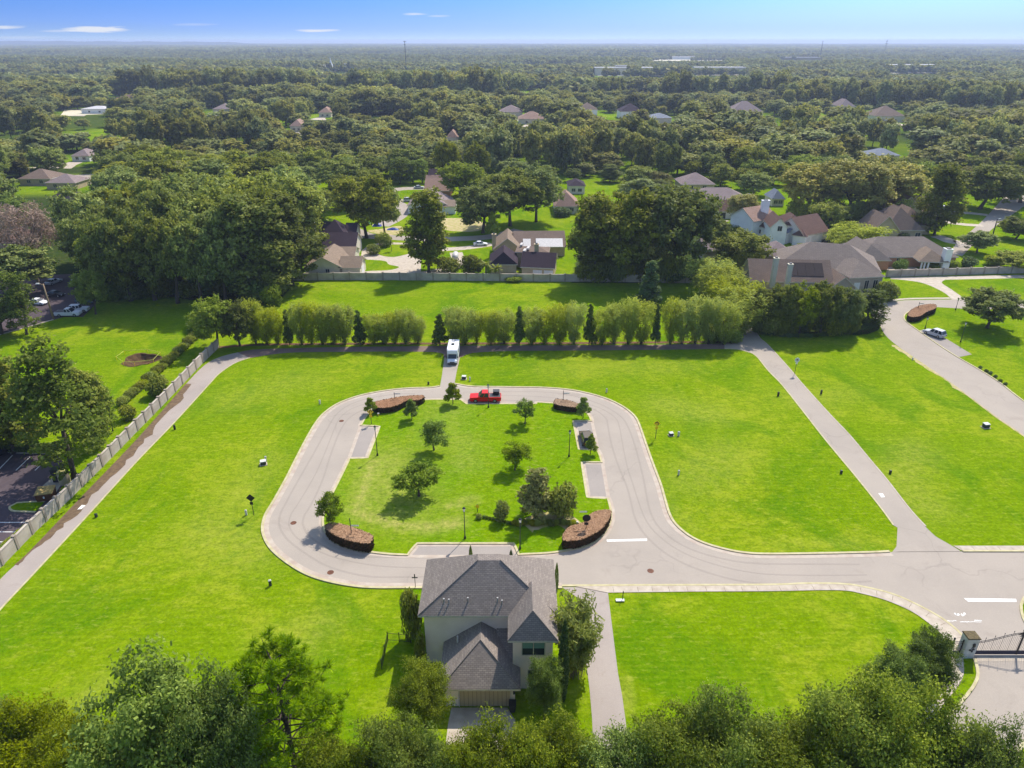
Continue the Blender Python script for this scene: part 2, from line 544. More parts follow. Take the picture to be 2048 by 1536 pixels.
class MB:
    def __init__(self):
        self.v, self.f, self.mi = [], [], []
        self.T = Matrix.Identity(4)

    def add(self, pts, faces, mi=0):
        n = len(self.v)
        self.v += [self.T @ Vector(p) for p in pts]
        for f in faces:
            self.f.append([n + i for i in f])
            self.mi.append(mi)
        return self

    def poly(self, pts, mi=0):
        return self.add(pts, [list(range(len(pts)))], mi)

    def box(self, x0, x1, y0, y1, z0, z1, mi=0):
        p = [(x, y, z) for z in (z0, z1) for y in (y0, y1) for x in (x0, x1)]
        return self.add(p, [(0, 2, 3, 1), (4, 5, 7, 6), (0, 1, 5, 4), (2, 6, 7, 3), (0, 4, 6, 2), (1, 3, 7, 5)], mi)

    def hull8(self, b, t, mi=0):
        """b, t: four bottom and four top corners, counter-clockwise"""
        return self.add(list(b) + list(t), [(3, 2, 1, 0), (4, 5, 6, 7), (0, 1, 5, 4), (1, 2, 6, 5), (2, 3, 7, 6), (3, 0, 4, 7)], mi)

    def obox(self, p, u, L, v, W, z0, z1, mi=0):
        """box from corner p along unit u for L and unit v for W"""
        q = [p, p + u * L, p + u * L + v * W, p + v * W]
        return self.hull8([(a.x, a.y, z0) for a in q], [(a.x, a.y, z1) for a in q], mi)

    def tube(self, path, radii, n=8, mi=0, cap=True):
        path = [Vector(p) for p in path]
        if not hasattr(radii, '__len__'):
            radii = [radii] * len(path)
        rings = []
        base = len(self.v)
        for i, p in enumerate(path):
            d = (path[min(i + 1, len(path) - 1)] - path[max(i - 1, 0)]).normalized()
            a = d.cross(Vector((0, 0, 1)) if abs(d.z) < .95 else Vector((1, 0, 0))).normalized()
            b = d.cross(a)
            for k in range(n):
                an = 2 * PI * k / n
                self.v.append(self.T @ (p + (a * math.cos(an) + b * math.sin(an)) * radii[i]))
        for i in range(len(path) - 1):
            for k in range(n):
                a0 = base + i * n + k
                a1 = base + i * n + (k + 1) % n
                self.f.append([a0, a1, a1 + n, a0 + n])
                self.mi.append(mi)
        if cap:
            self.f.append([base + k for k in range(n)][::-1])
            self.mi.append(mi)
            e = base + (len(path) - 1) * n
            self.f.append([e + k for k in range(n)])
            self.mi.append(mi)
        return self

    def lathe(self, prof, n=12, mi=0, c=(0, 0)):
        return self.tube([(c[0], c[1], z) for r, z in prof], [max(r, .001) for r, z in prof], n, mi)

    def disc(self, c, r, n=16, normal='z', mi=0):
        pts = []
        for k in range(n):
            a = 2 * PI * k / n
            x, y = math.cos(a) * r, math.sin(a) * r
            pts.append((c[0] + x, c[1] + y, c[2]) if normal == 'z' else (c[0] + x, c[1], c[2] + y))
        return self.poly(pts, mi)

    def mesh(self, name, mats, off=None, smooth=False, bevel=0.0, uv=True):
        me = bpy.data.meshes.new(name)
        vs = [p - off for p in self.v] if off is not None else self.v
        me.from_pydata([tuple(p) for p in vs], [], self.f)
        mats = mats if isinstance(mats, (list, tuple)) else [mats]
        for m in mats:
            me.materials.append(m)
        me.polygons.foreach_set('material_index', self.mi)
        if bevel:
            bm = bmesh.new()
            bm.from_mesh(me)
            bmesh.ops.remove_doubles(bm, verts=bm.verts, dist=.0005)
            es = [e for e in bm.edges if len(e.link_faces) == 2 and e.calc_face_angle(0) > R(25)]
            bmesh.ops.bevel(bm, geom=es, offset=bevel, segments=2, affect='EDGES', clamp_overlap=True)
            bm.to_mesh(me)
            bm.free()
        if smooth:
            me.polygons.foreach_set('use_smooth', [True] * len(me.polygons))
        if uv:
            ul = me.uv_layers.new(name='UVMap')
            for p in me.polygons:
                nrm = p.normal
                if abs(nrm.z) > .985:
                    a, b = Vector((1, 0, 0)), Vector((0, 1, 0))
                else:
                    a = Vector((-nrm.y, nrm.x, 0)).normalized()
                    b = nrm.cross(a)
                for li in p.loop_indices:
                    co = me.vertices[me.loops[li].vertex_index].co
                    ul.data[li].uv = (co.dot(a), co.dot(b))
        me.update()
        return me

    def build(self, name, mats, parent=None, world=False, **kw):
        """world=True: vertices are in world space, parent is an unrotated Empty"""
        off = parent.location if (world and parent) else None
        if world and parent and parent.parent:
            off = parent.location + parent.parent.location
        return put(name, self.mesh(name, mats, off, **kw), parent)


def smooth_line(pts, closed=False, step=8, corners=()):
    """Catmull-Rom through points; corner indices stay sharp"""
    n = len(pts)
    out = []
    rng = range(n if closed else n - 1)
    for i in rng:
        p1, p2 = pts[i], pts[(i + 1) % n]
        p0 = pts[(i - 1) % n] if (closed or i > 0) else p1
        p3 = pts[(i + 2) % n] if (closed or i + 2 < n) else p2
        if i in corners:
            p0 = p1
        if (i + 1) % n in corners:
            p3 = p2
        d = (p2 - p1).length
        k = max(1, min(step, int(d / .6)))
        for s in range(k):
            t = s / k
            out.append(0.5 * ((2 * p1) + (p2 - p0) * t + (2 * p0 - 5 * p1 + 4 * p2 - p3) * t * t + (3 * p1 - p0 - 3 * p2 + p3) * t ** 3))
    if not closed:
        out.append(pts[-1])
    return out


def gl(pxs, z=0.0):
    return [G(a, b, z) for a, b in pxs]


def sheet(name, pts, z, mat, label, cat, kind='structure', up=True):
    """flat ground sheet from an outline"""
    pts = [Vector((p.x, p.y, z)) for p in pts]
    tris = tessellate_polygon([pts])
    me = bpy.data.meshes.new(name)
    fs = []
    for t in tris:
        a, b, c = (pts[i] for i in t)
        fs.append(tuple(t) if (b - a).cross(c - a).z > 0 else tuple(t)[::-1])
    me.from_pydata([tuple(p) for p in pts], [], fs)
    me.materials.append(mat)
    o = put(name, me)
    return tag(o, label, cat, None, kind)


def band(mb, line, w, z0, z1, closed=False, side=0.0, mi=0):
    """a kerb-like strip of width w and real height along a line"""
    n = len(line)
    L_, R_ = [], []
    for i, p in enumerate(line):
        a = line[(i - 1) % n] if (closed or i > 0) else p
        b = line[(i + 1) % n] if (closed or i < n - 1) else p
        d = Vector((b.x - a.x, b.y - a.y, 0)).normalized()
        nn = Vector((-d.y, d.x, 0))
        L_.append(p + nn * (w * (.5 + side)))
        R_.append(p - nn * (w * (.5 - side)))
    for i in range(n if closed else n - 1):
        j = (i + 1) % n
        a, b, c, d = R_[i], R_[j], L_[j], L_[i]
        mb.add([(q.x, q.y, z) for z in (z0, z1) for q in (a, b, c, d)],
               [(4, 5, 6, 7), (0, 1, 5, 4), (2, 3, 7, 6)], mi)
    return mb


def strip(name, line, w, z0, z1, mat, label, cat, closed=False, kind='structure', side=0.0):
    mb = band(MB(), line, w, z0, z1, closed, side)
    o = mb.build(name, mat, uv=False)
    return tag(o, label, cat, None, kind)


def in_poly(x, y, poly):
    inside = False
    j = len(poly) - 1
    for i in range(len(poly)):
        xi, yi = poly[i]
        xj, yj = poly[j]
        if (yi > y) != (yj > y) and x < (xj - xi) * (y - yi) / (yj - yi) + xi:
            inside = not inside
        j = i
    return inside

# ------------------------------------------------------------------ ground, roads, kerbs
rng = np.random.default_rng(7)


def np_in_poly(x, y, poly):
    ins = np.zeros(x.shape, bool)
    j = len(poly) - 1
    for i in range(len(poly)):
        xi, yi = poly[i]
        xj, yj = poly[j]
        if yi != yj:
            c = ((yi > y) != (yj > y)) & (x < (xj - xi) * (y - yi) / (yj - yi) + xi)
            ins ^= c
        j = i
    return ins


def w2(pxs):
    return [(G(a, b).x, G(a, b).y) for a, b in pxs]


PIT_C = G(283, 719)
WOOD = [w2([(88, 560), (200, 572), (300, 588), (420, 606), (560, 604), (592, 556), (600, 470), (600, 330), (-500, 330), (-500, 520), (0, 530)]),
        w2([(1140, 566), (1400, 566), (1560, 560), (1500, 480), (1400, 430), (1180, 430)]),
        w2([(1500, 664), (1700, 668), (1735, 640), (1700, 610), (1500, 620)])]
TRACKS = [([(752, 925), (737, 948), (724, 993), (712, 1023), (735, 1033), (762, 1041), (812, 1053), (862, 1055), (912, 1046)], 1.5, 1.0),
          ([(900, 1014), (920, 1006), (938, 1000)], 1.3, .75), ([(760, 1000), (790, 965), (800, 930)], 4.0, .38),
          ([(925, 880), (930, 930)], 3.0, .35), ([(775, 930), (800, 1010)], 6, .55), ([(900, 800), (870, 880)], 5, .3), ([(860, 790), (910, 826)], 1.2, .5), ([(1248, 1360), (1256, 1420)], .6, .8),
          ([(770, 1030), (800, 1040)], 2.5, .6), ([(130, 1420), (260, 1340)], 2.0, .35), ([(1300, 930), (1340, 1010), (1390, 1060)], 1.0, .3),
          ([(1500, 690), (1600, 770), (1750, 930)], .7, .25), ([(1830, 900), (1800, 960), (1850, 1010)], 4.0, .45), ([(1420, 830), (1330, 810)], 4.5, .45),
          ([(1450, 905), (1380, 960)], 5, .4), ([(540, 920), (480, 1000)], 4, .35), ([(430, 1060), (520, 1100)], 5, .4), ([(640, 1250), (560, 1290)], 3, .4),
          ([(1690, 790), (1600, 800)], 4, .3), ([(470, 800), (600, 760)], 6, .3), ([(1100, 740), (1350, 730)], 5, .25), ([(1560, 1090), (1750, 1085)], 1.5, .2)]


def seg_dist(x, y, pts):
    best = np.full(x.shape, 1e9)
    for (ax, ay), (bx, by) in zip(pts[:-1], pts[1:]):
        dx, dy = bx - ax, by - ay
        t = np.clip(((x - ax) * dx + (y - ay) * dy) / (dx * dx + dy * dy), 0, 1)
        best = np.minimum(best, np.hypot(x - ax - t * dx, y - ay - t * dy))
    return best


def dryness(x, y):
    d = np.zeros(x.shape)
    for pts, w, a in TRACKS:
        d = np.maximum(d, a * np.exp(-(seg_dist(x, y, w2(pts)) / w) ** 2))
    return d


def make_ground():
    def grow(a, lim, s, k=1.22):
        out = []
        while a < lim:
            a += s
            s *= k
            out.append(a)
        return out
    xn = np.arange(-112, 152, .8)
    xs = np.array([-v for v in grow(112, 13000, 1.0)][::-1] + list(xn) + grow(xn[-1], 13000, 1.0))
    yn = np.arange(14, 236, .8)
    ys = np.array([-v for v in grow(-14, 60, 1.5)][::-1] + list(yn) + grow(yn[-1], 16000, 1.0, 1.06))
    X, Y = np.meshgrid(xs, ys)
    Z = np.zeros(X.shape)
    # collapsed pit in the left lawn
    ang = np.arctan2((Y - PIT_C.y) / 3.0, (X - PIT_C.x) / 3.4)
    rr = np.hypot((X - PIT_C.x) / 3.4, (Y - PIT_C.y) / 3.0) / (1 + .12 * np.sin(3 * ang + 1) + .06 * np.sin(7 * ang))
    Z -= np.clip((1.0 - rr) * 5, 0, 1) * 2.2
    # low bank below the back wall
    bank = np_in_poly(X, Y, w2([(560, 600), (620, 558), (1300, 564), (1390, 590), (1380, 640), (560, 640)]))
    wv = .10 * np.sin(X * .9 + 2 * np.sin(Y * .33)) * np.sin(Y * 1.1 + X * .2)
    Z += np.where(bank, wv, 0)
    nx, ny = len(xs), len(ys)
    me = bpy.data.meshes.new('ground')
    me.vertices.add(nx * ny)
    me.vertices.foreach_set('co', np.stack([X, Y, Z], -1).astype(np.float32).ravel())
    i = np.arange(ny - 1)[:, None] * nx + np.arange(nx - 1)[None, :]
    q = np.stack([i, i + 1, i + nx + 1, i + nx], -1).reshape(-1, 4)
    me.loops.add(q.size)
    me.loops.foreach_set('vertex_index', q.ravel().astype(np.int32))
    me.polygons.add(len(q))
    me.polygons.foreach_set('loop_start', np.arange(0, q.size, 4, dtype=np.int32))
    me.update(calc_edges=True)
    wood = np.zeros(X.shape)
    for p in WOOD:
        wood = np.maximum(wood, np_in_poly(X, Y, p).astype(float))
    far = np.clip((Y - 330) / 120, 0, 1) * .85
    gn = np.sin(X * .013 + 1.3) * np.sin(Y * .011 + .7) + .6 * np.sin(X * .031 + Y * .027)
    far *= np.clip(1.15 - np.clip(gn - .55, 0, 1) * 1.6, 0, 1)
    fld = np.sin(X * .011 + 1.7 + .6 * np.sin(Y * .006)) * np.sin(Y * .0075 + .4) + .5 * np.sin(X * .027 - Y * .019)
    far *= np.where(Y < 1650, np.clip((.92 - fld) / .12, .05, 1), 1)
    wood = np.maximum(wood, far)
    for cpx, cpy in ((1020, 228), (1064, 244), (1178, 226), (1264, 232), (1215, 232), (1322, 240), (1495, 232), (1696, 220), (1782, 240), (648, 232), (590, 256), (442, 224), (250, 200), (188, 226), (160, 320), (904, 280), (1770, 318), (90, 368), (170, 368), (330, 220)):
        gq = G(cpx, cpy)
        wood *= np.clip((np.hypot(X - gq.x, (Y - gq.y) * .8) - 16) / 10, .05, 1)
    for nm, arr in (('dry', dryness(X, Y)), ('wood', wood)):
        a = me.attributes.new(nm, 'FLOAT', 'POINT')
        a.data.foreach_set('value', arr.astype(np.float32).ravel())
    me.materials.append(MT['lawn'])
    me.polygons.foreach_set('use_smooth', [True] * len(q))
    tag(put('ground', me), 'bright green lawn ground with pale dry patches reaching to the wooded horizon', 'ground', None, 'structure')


make_ground()


def pit():
    mb = MB()
    rings = [(1.13, .03), (1.02, .05), (.9, -.35), (.65, -.95), (.35, -1.2), (0.02, -1.25)]
    pts = []
    for k, (r, z) in enumerate(rings):
        for a in range(28):
            an = 2 * PI * a / 28
            w = (1 + .12 * math.sin(3 * an + 1) + .06 * math.sin(7 * an)) * (1 + .04 * random.Random(a * 7 + k).uniform(-1, 1))
            pts.append((PIT_C.x + math.cos(an) * 3.4 * r * w, PIT_C.y + math.sin(an) * 3.0 * r * w, z))
    fs = []
    for k in range(len(rings) - 1):
        for a in range(28):
            b = (a + 1) % 28
            fs.append((k * 28 + a, k * 28 + b, (k + 1) * 28 + b, (k + 1) * 28 + a))
    mb.add(pts, fs)
    tag(mb.build('pit', MT['soil'], uv=False), 'brown sunken hole in the lawn inside a yellow tape barrier', 'pit', None, 'structure')


pit()

LOOP_R = gl([(909, 768), (930, 772), (952, 774), (1024, 775), (1086, 776), (1136, 780), (1174, 787), (1209, 797), (1236, 809), (1256, 822),
             (1270, 836), (1278, 853), (1289, 885), (1304, 928), (1319, 968), (1329, 1003), (1336, 1026), (1346, 1045), (1364, 1063), (1386, 1078),
             (1414, 1090), (1449, 1100), (1486, 1107), (1536, 1110), (1661, 1108.5), (1761, 1106), (1780, 1104.5)])
LOOP_R = smooth_line(LOOP_R)
LOOP_L = smooth_line(gl([(1124, 1174), (1000, 1174.5), (822, 1174), (750, 1174), (702, 1170), (652, 1160), (612, 1146), (574, 1123), (545, 1098), (531, 1075), (527, 1055),
                         (533, 1030), (549, 1003), (574, 958), (594, 918), (619, 870), (637, 841), (653, 824), (677, 808), (707, 796), (737, 788),
                         (782, 780.5), (824, 777), (860, 776), (880, 773)]))
WALK_OUT = smooth_line(gl([(1124, 1173), (1274, 1172), (1536, 1171), (1611, 1168.5), (1686, 1169.5), (1731, 1176), (1786, 1190), (1836, 1212), (1881, 1237), (1911, 1260), (1926, 1275)]))
KERB_GATE = smooth_line(gl([(1946, 1318), (1952, 1347), (1946, 1367), (1928, 1392), (1898, 1427), (1876, 1470), (1862, 1560), (1858, 1720)]))
ROAD_Z = .02
road_pts = (LOOP_R + gl([(1800, 1103.5), (1923, 1103), (2048, 1103), (2400, 1103), (2400, 1200), (2100, 1188), (2056, 1192), (2044, 1205), (2042, 1220), (2050, 1245), (2075, 1270),
                         (2180, 1290), (2300, 1340), (2120, 1410), (2062, 1470), (2040, 1500), (2032, 1530), (2032, 1720)])
            + KERB_GATE[::-1] + WALK_OUT[::-1] + LOOP_L[1:] + gl([(884, 750), (889, 715), (920, 715), (913, 745)]))
sheet('loop_road', road_pts, ROAD_Z, MT['road'], 'pale asphalt road looping round the small park and running out to the gate', 'road')

left_edge = gl([(-110, 1305), (-40, 1208), (5, 1154), (62, 1101), (160, 998), (275, 878), (372, 768), (410, 730), (440, 714), (475, 705)])
right_edge = gl([(-110, 1352), (0, 1222), (65, 1152), (175, 1033), (275, 923), (350, 845), (420, 768), (440, 747), (470, 727), (500, 716)])
LL, LR = smooth_line(left_edge), smooth_line(right_edge)
sheet('left_lane', LL + LR[::-1], ROAD_Z, MT['lane'], 'worn pale lane with brown litter beside the long concrete wall', 'lane')
top_u = smooth_line(gl([(475, 705), (512, 699), (600, 696), (662, 694.5), (874, 692), (1024, 691), (1270, 690), (1449, 687)]))
top_l = smooth_line(gl([(500, 716), (560, 707), (637, 704), (862, 704), (889, 715), (920, 715), (945, 706), (1024, 702), (1174, 701), (1449, 698)]))
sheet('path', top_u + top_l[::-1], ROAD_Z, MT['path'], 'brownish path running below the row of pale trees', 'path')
RL_L = smooth_line(gl([(1449, 698), (1474, 699), (1494, 704), (1511, 712), (1536, 742), (1563, 770), (1606, 824), (1648, 878), (1706, 948), (1758, 1013), (1785, 1050)]))
RL_R = smooth_line(gl([(1449, 687), (1474, 679), (1490, 664), (1492, 645), (1503, 642), (1508, 658), (1519, 676), (1536, 691), (1576, 735), (1603, 767), (1656, 826), (1696, 868), (1736, 916), (1773, 960), (1818, 1018), (1850, 1053)]), corners=(4,))
sheet('right_lane', RL_R + gl([(1871, 1073), (1906, 1093), (1923, 1103.6), (1784, 1104.4), (1793, 1093), (1795, 1055)]) + RL_L[::-1], ROAD_Z, MT['road'],
      'straight pale lane crossing the lawn towards the main road', 'lane')
sheet('driveway', gl([(1124, 1174.4), (1162, 1200), (1168, 1260), (1171, 1314), (1179, 1377), (1184, 1435), (1192, 1600), (1268, 1600), (1251, 1440), (1244, 1390), (1236, 1347),
                      (1224, 1252), (1216, 1186), (1214, 1174)]), .012, MT['lane'], 'concrete driveway strip beside the house with the dark roof', 'driveway')
sheet('driveway', gl([(903, 1415.5), (1015, 1415.5), (1030, 1440), (1040, 1500), (1120, 1640), (820, 1640), (890, 1500), (896, 1450)]), .016, MT['walk'],
      'concrete apron in front of the tan garage door', 'driveway')
walk_in = smooth_line(gl([(1216, 1186), (1374, 1184), (1536, 1183), (1674, 1181), (1724, 1188), (1774, 1202), (1824, 1224), (1861, 1250), (1887, 1272), (1880, 1284), (1888, 1300), (1902, 1317), (1900, 1344), (1890, 1363), (1872, 1386), (1850, 1420), (1840, 1480)]), corners=(8, 9, 10))
walk_out2 = smooth_line(gl([(1926, 1276), (1928, 1300), (1926, 1317), (1927, 1350), (1911, 1381), (1891, 1402), (1872, 1440), (1862, 1480)]))
sheet('sidewalk', WALK_OUT[2:] + walk_out2 + walk_in[::-1], .06, MT['walk'], 'pale curving sidewalk along the main road and round the gate pier', 'sidewalk')
sheet('sidewalk', gl([(1906, 1092), (2400, 1092), (2400, 1102), (1925, 1102.4)]), .06, MT['walk'], 'short straight sidewalk at the right edge above the main road', 'sidewalk')

# the park island: a raised lawn with bays cut into it
ISL_PX = [(747, 1107), (780, 1110.5), (816, 1112), (835, 1089), (1026, 1089), (1036, 1111), (1099, 1108), (1149, 1100), (1184, 1090), (1209, 1070), (1222, 1046), (1224, 1025), (1220, 1006),
          (1217, 997), (1176, 995), (1165, 926), (1205, 926), (1202, 914), (1196, 900), (1159, 899), (1148, 843), (1184, 843), (1179, 831), (1164, 819), (1131, 809), (1107, 806.5), (1073, 804.5), (1072, 807.5),
          (934, 808), (923, 799.5), (885, 799), (849, 800), (800, 805), (765, 812), (747, 819), (732, 832), (720, 852), (758, 854), (734, 916), (698, 917), (687, 940), (667, 980), (654, 1005),
          (645, 1030), (644, 1050), (650, 1068), (670, 1087), (706, 1101)]
SHARP = (2, 3, 4, 5, 13, 14, 15, 16, 18, 19, 20, 21, 26, 27, 28, 29, 36, 37, 38, 39)
ISL = smooth_line(gl(ISL_PX), closed=True, corners=SHARP)


def island():
    z = .11
    xs = [p.x for p in ISL]
    ys = [p.y for p in ISL]
    bm = bmesh.new()
    vs = [bm.verts.new((p.x, p.y, z)) for p in ISL]
    pts = [Vector((p.x, p.y, z)) for p in ISL]
    for t in tessellate_polygon([pts]):
        bm.faces.new([vs[i] for i in t])
    for x in np.arange(min(xs) + 1, max(xs), 1.2):
        bmesh.ops.bisect_plane(bm, geom=bm.verts[:] + bm.edges[:] + bm.faces[:], plane_co=(x, 0, 0), plane_no=(1, 0, 0))
    for y in np.arange(min(ys) + 1, max(ys), 1.2):
        bmesh.ops.bisect_plane(bm, geom=bm.verts[:] + bm.edges[:] + bm.faces[:], plane_co=(0, y, 0), plane_no=(0, 1, 0))
    bmesh.ops.recalc_face_normals(bm, faces=bm.faces)
    if bm.faces[:][0].normal.z < 0:
        bmesh.ops.reverse_faces(bm, faces=bm.faces)
    me = bpy.data.meshes.new('park_lawn')
    bm.to_mesh(me)
    bm.free()
    co = np.zeros(len(me.vertices) * 3)
    me.vertices.foreach_get('co', co)
    co = co.reshape(-1, 3)
    a = me.attributes.new('dry', 'FLOAT', 'POINT')
    a.data.foreach_set('value', dryness(co[:, 0], co[:, 1]).astype(np.float32))
    me.materials.append(MT['island'])
    tag(put('park_lawn', me), 'vivid green park lawn inside the loop road with worn pale tracks', 'lawn', None, 'structure')


island()
strip('kerb', ISL, .32, 0, .135, MT['kerb'], 'cream kerb edging the park lawn and its parking bays', 'kerb', closed=True, side=.45)
strip('gutter', ISL, .42, 0, .028, MT['gutter'], 'pinkish concrete gutter round the park lawn', 'gutter', closed=True, side=-.5)
for ln, lb in ((LOOP_R, 'cream kerb on the outer right side of the loop road'), (LOOP_L, 'cream kerb on the outer left side of the loop road')):
    strip('kerb', ln, .34, 0, .13, MT['kerb'], lb, 'kerb', side=.45)
    strip('gutter', ln, .7, 0, .027, MT['gutter'], lb.replace('cream kerb', 'pinkish gutter'), 'gutter', side=-.5)
strip('kerb', RL_L, .22, 0, .05, MT['kerb'], 'thin cream edge on the left of the straight lane', 'kerb', side=.5)
strip('kerb', RL_R[12:], .22, 0, .05, MT['gutter'], 'thin cream edge on the right of the straight lane', 'kerb', side=.5)
strip('kerb', LR, .22, 0, .06, MT['kerb'], 'cream edge between the left lane and the lawn', 'kerb', side=.5)
strip('kerb', KERB_GATE, .3, 0, .15, MT['kerb'], 'curved kerb below the gate pier', 'kerb', side=.5)
strip('kerb', WALK_OUT, .3, 0, .075, MT['kerb'], 'kerb along the curving sidewalk', 'kerb', side=.4)
strip('kerb', gl([(1925, 1103), (2400, 1103)]), .3, 0, .14, MT['kerb'], 'kerb under the short straight sidewalk', 'kerb')
strip('kerb', smooth_line(gl([(2400, 1200), (2100, 1188), (2056, 1192), (2044, 1205), (2042, 1220), (2050, 1245), (2075, 1270)])), .3, 0, .14, MT['kerb'], 'kerb of the planted corner right of the gate', 'kerb')
strip('kerb', smooth_line(gl([(2120, 1410), (2062, 1470), (2040, 1500), (2032, 1530), (2032, 1720)])), .3, 0, .14, MT['kerb'], 'kerb in the bottom right corner', 'kerb')
for poly, lb in (([(817, 1113), (836, 1090), (1025, 1090), (1035, 1112)], 'parking pad of the park behind the big house'),
                 ([(721, 853.5), (757, 855), (733, 915), (699, 916)], 'parking pad at the left of the park'),
                 ([(1149, 844), (1185, 844), (1197, 899), (1160, 898)], 'parking pad holding the brown car'),
                 ([(1166, 927), (1205, 927), (1218, 996), (1177, 994)], 'empty parking pad at the right of the park')):
    sheet('parking_pad', gl(poly), .024, MT['pad'], lb, 'parking pad')
for ln in ([(721, 853), (698, 917)], [(1184, 843), (1196, 900)], [(1205, 926), (1217, 997)], [(818, 1113), (1035, 1113)]):
    strip('gutter', gl(ln), .55, 0, .03, MT['gutter'], 'concrete gutter across the parking bay from x %d' % ln[0][0] if False else 'concrete gutter between a parking bay and the loop road', 'gutter')

# road on the right with its turn-offs
rr_l = smooth_line(gl([(2300, 1055), (2048, 874), (1986, 831), (1903, 768), (1836, 722), (1776, 676), (1758, 648), (1745, 632), (1742, 615), (1758, 606)]))
rr_t = gl([(1811, 600.5), (1906, 599), (2048, 601), (2400, 606), (2400, 626), (2048, 620), (1936, 618), (1868, 614)])
rr_r = smooth_line(gl([(1868, 614), (1838, 617), (1815, 625), (1808, 634), (1813, 644), (1836, 661), (1880, 692), (1916, 715), (1961, 741), (2003, 768), (2048, 803), (2300, 985)]))
sheet('right_road', rr_l + rr_t + rr_r[1:], ROAD_Z, MT['road'], 'pale road curving in from the right past the parked silver car', 'road')
strip('kerb', rr_r, .28, 0, .12, MT['kerb'], 'kerb on the inner side of the right road', 'kerb')

sheet('parking_pad', gl([(1838, 661.5), (1848, 659), (1882, 671), (1944, 709), (1917, 714.5), (1880, 692)]), .024, MT['pad'], 'parking pad under the silver car', 'parking pad')
dr_l = smooth_line(gl([(1904, 599.4), (1886, 584), (1848, 567), (1811, 560.5), (1781, 558)]))
dr_r = smooth_line(gl([(1890, 559.5), (1884, 566), (1903, 579), (1932, 599.2)]))
sheet('drive', dr_l + gl([(1781, 554.5), (2048, 550), (2400, 545), (2400, 551), (2048, 556)]) + dr_r, .012, MT['walk'], 'pale curved drive below the right hand wall', 'drive')
strip('sidewalk', smooth_line(gl([(1763, 605), (1811, 598), (1900, 596.5)])), 1.0, 0, .05, MT['walk'], 'thin sidewalk above the right road', 'sidewalk')

# streets and drives among the houses behind the wall
sheet('drive', gl([(722, 553), (722, 536), (733, 528), (722, 512), (724, 500), (738, 490), (770, 484), (812, 486), (842, 498), (842, 553)]), .012, MT['walk'], 'pale drive in front of the tan gabled house', 'drive')
sheet('lawn_patch', smooth_line(gl([(753, 501), (761, 491), (790, 489), (822, 491), (826, 503), (808, 510), (784, 514), (760, 510)]), closed=True), .03, MT['lawn'], 'oval lawn with a small dark palm beside the tan house', 'lawn')
sheet('lawn_patch', smooth_line(gl([(721, 521), (755, 520.5), (772, 523), (778, 529), (798, 534), (780, 540), (745, 541.5), (726, 541)]), closed=True), .03, MT['lawn'], 'lawn wedge between the tan house and its drive', 'lawn')
strip('street', smooth_line(gl([(690, 452), (730, 470), (770, 474), (850, 478), (930, 477), (990, 472), (1040, 460)])), 6, 0, .014, MT['road'], 'pale street crossing behind the front houses', 'street')
strip('drive', smooth_line(gl([(842, 500), (880, 499), (930, 496), (985, 488)])), 4, 0, .02, MT['walk'], 'drive of the dark roofed house in the middle', 'drive')
strip('drive', smooth_line(gl([(842, 548), (880, 541), (915, 528), (912, 505)])), 4, 0, .017, MT['walk'], 'bending drive behind the tall tree by the wall', 'drive')
strip('street', smooth_line(gl([(760, 452), (796, 432), (800, 414), (782, 404), (740, 400)])), 7, 0, .014, MT['road'], 'side street bending past the white gabled house', 'street')
strip('drive', smooth_line(gl([(775, 405), (820, 399), (850, 397)])), 4, 0, .02, MT['walk'], 'drive with a parked pale car near the white gabled house', 'drive')
strip('street', smooth_line(gl([(760, 386), (800, 378), (855, 376), (900, 376)])), 7, 0, .014, MT['road'], 'street on the far side of the shaded lawn', 'street')
strip('drive', smooth_line(gl([(1404, 452), (1430, 446), (1450, 440)])), 4, 0, .02, MT['walk'], 'short drive to the long tan roofed house', 'drive')
sheet('street', smooth_line(gl([(2010, 392), (1985, 420), (1960, 446), (1935, 468), (1912, 488), (1900, 508)])) + smooth_line(gl([(1925, 512), (1944, 492), (1968, 472), (2000, 446), (2060, 402), (2060, 380)])), .014, MT['road'], 'wide pale street leaving to the upper right', 'street')
strip('drive', smooth_line(gl([(1975, 430), (1935, 426), (1900, 426), (1890, 434), (1897, 444), (1930, 449), (1965, 451)])), 4.0, 0, .02, MT['walk'], 'curved drive with a small red machine', 'drive')
strip('drive', smooth_line(gl([(1870, 472), (1885, 476), (1905, 484), (1925, 484)])), 5.0, 0, .02, MT['walk'], 'drive behind the brick house', 'drive')
sheet('drive', gl([(1590, 500), (1660, 480), (1690, 484), (1700, 494), (1640, 505), (1600, 508)]), .012, MT['walk'], 'drive of the white two storey house', 'drive')
sheet('pool_terrace', gl([(1774, 534), (1830, 534), (1850, 545), (1776, 548)]), .02, MT['walk'], 'pale terrace behind the right wall', 'terrace')
sheet('pool', smooth_line(gl([(1798, 542.5), (1806, 539.5), (1822, 541), (1818, 544.5), (1802, 545)]), closed=True), .04, MT['pool'], 'small turquoise pool behind the right wall', 'pool')
sheet('bare_ground', smooth_line(gl([(876, 440), (905, 436), (950, 440), (972, 450), (955, 462), (905, 462), (880, 455)]), closed=True), .008, MT['sand'], 'sandy bare ground beyond the middle street', 'bare ground')
sheet('bare_ground', smooth_line(gl([(735, 462), (760, 458), (800, 452), (806, 466), (770, 470)]), closed=True), .008, MT['sand'], 'sandy bare ground by the blue tarps', 'bare ground')
sheet('street', gl([(40, 362), (120, 352), (214, 346), (214, 362), (150, 372), (60, 372)]), .02, MT['road'], 'grey paving among the houses at the upper left', 'street')

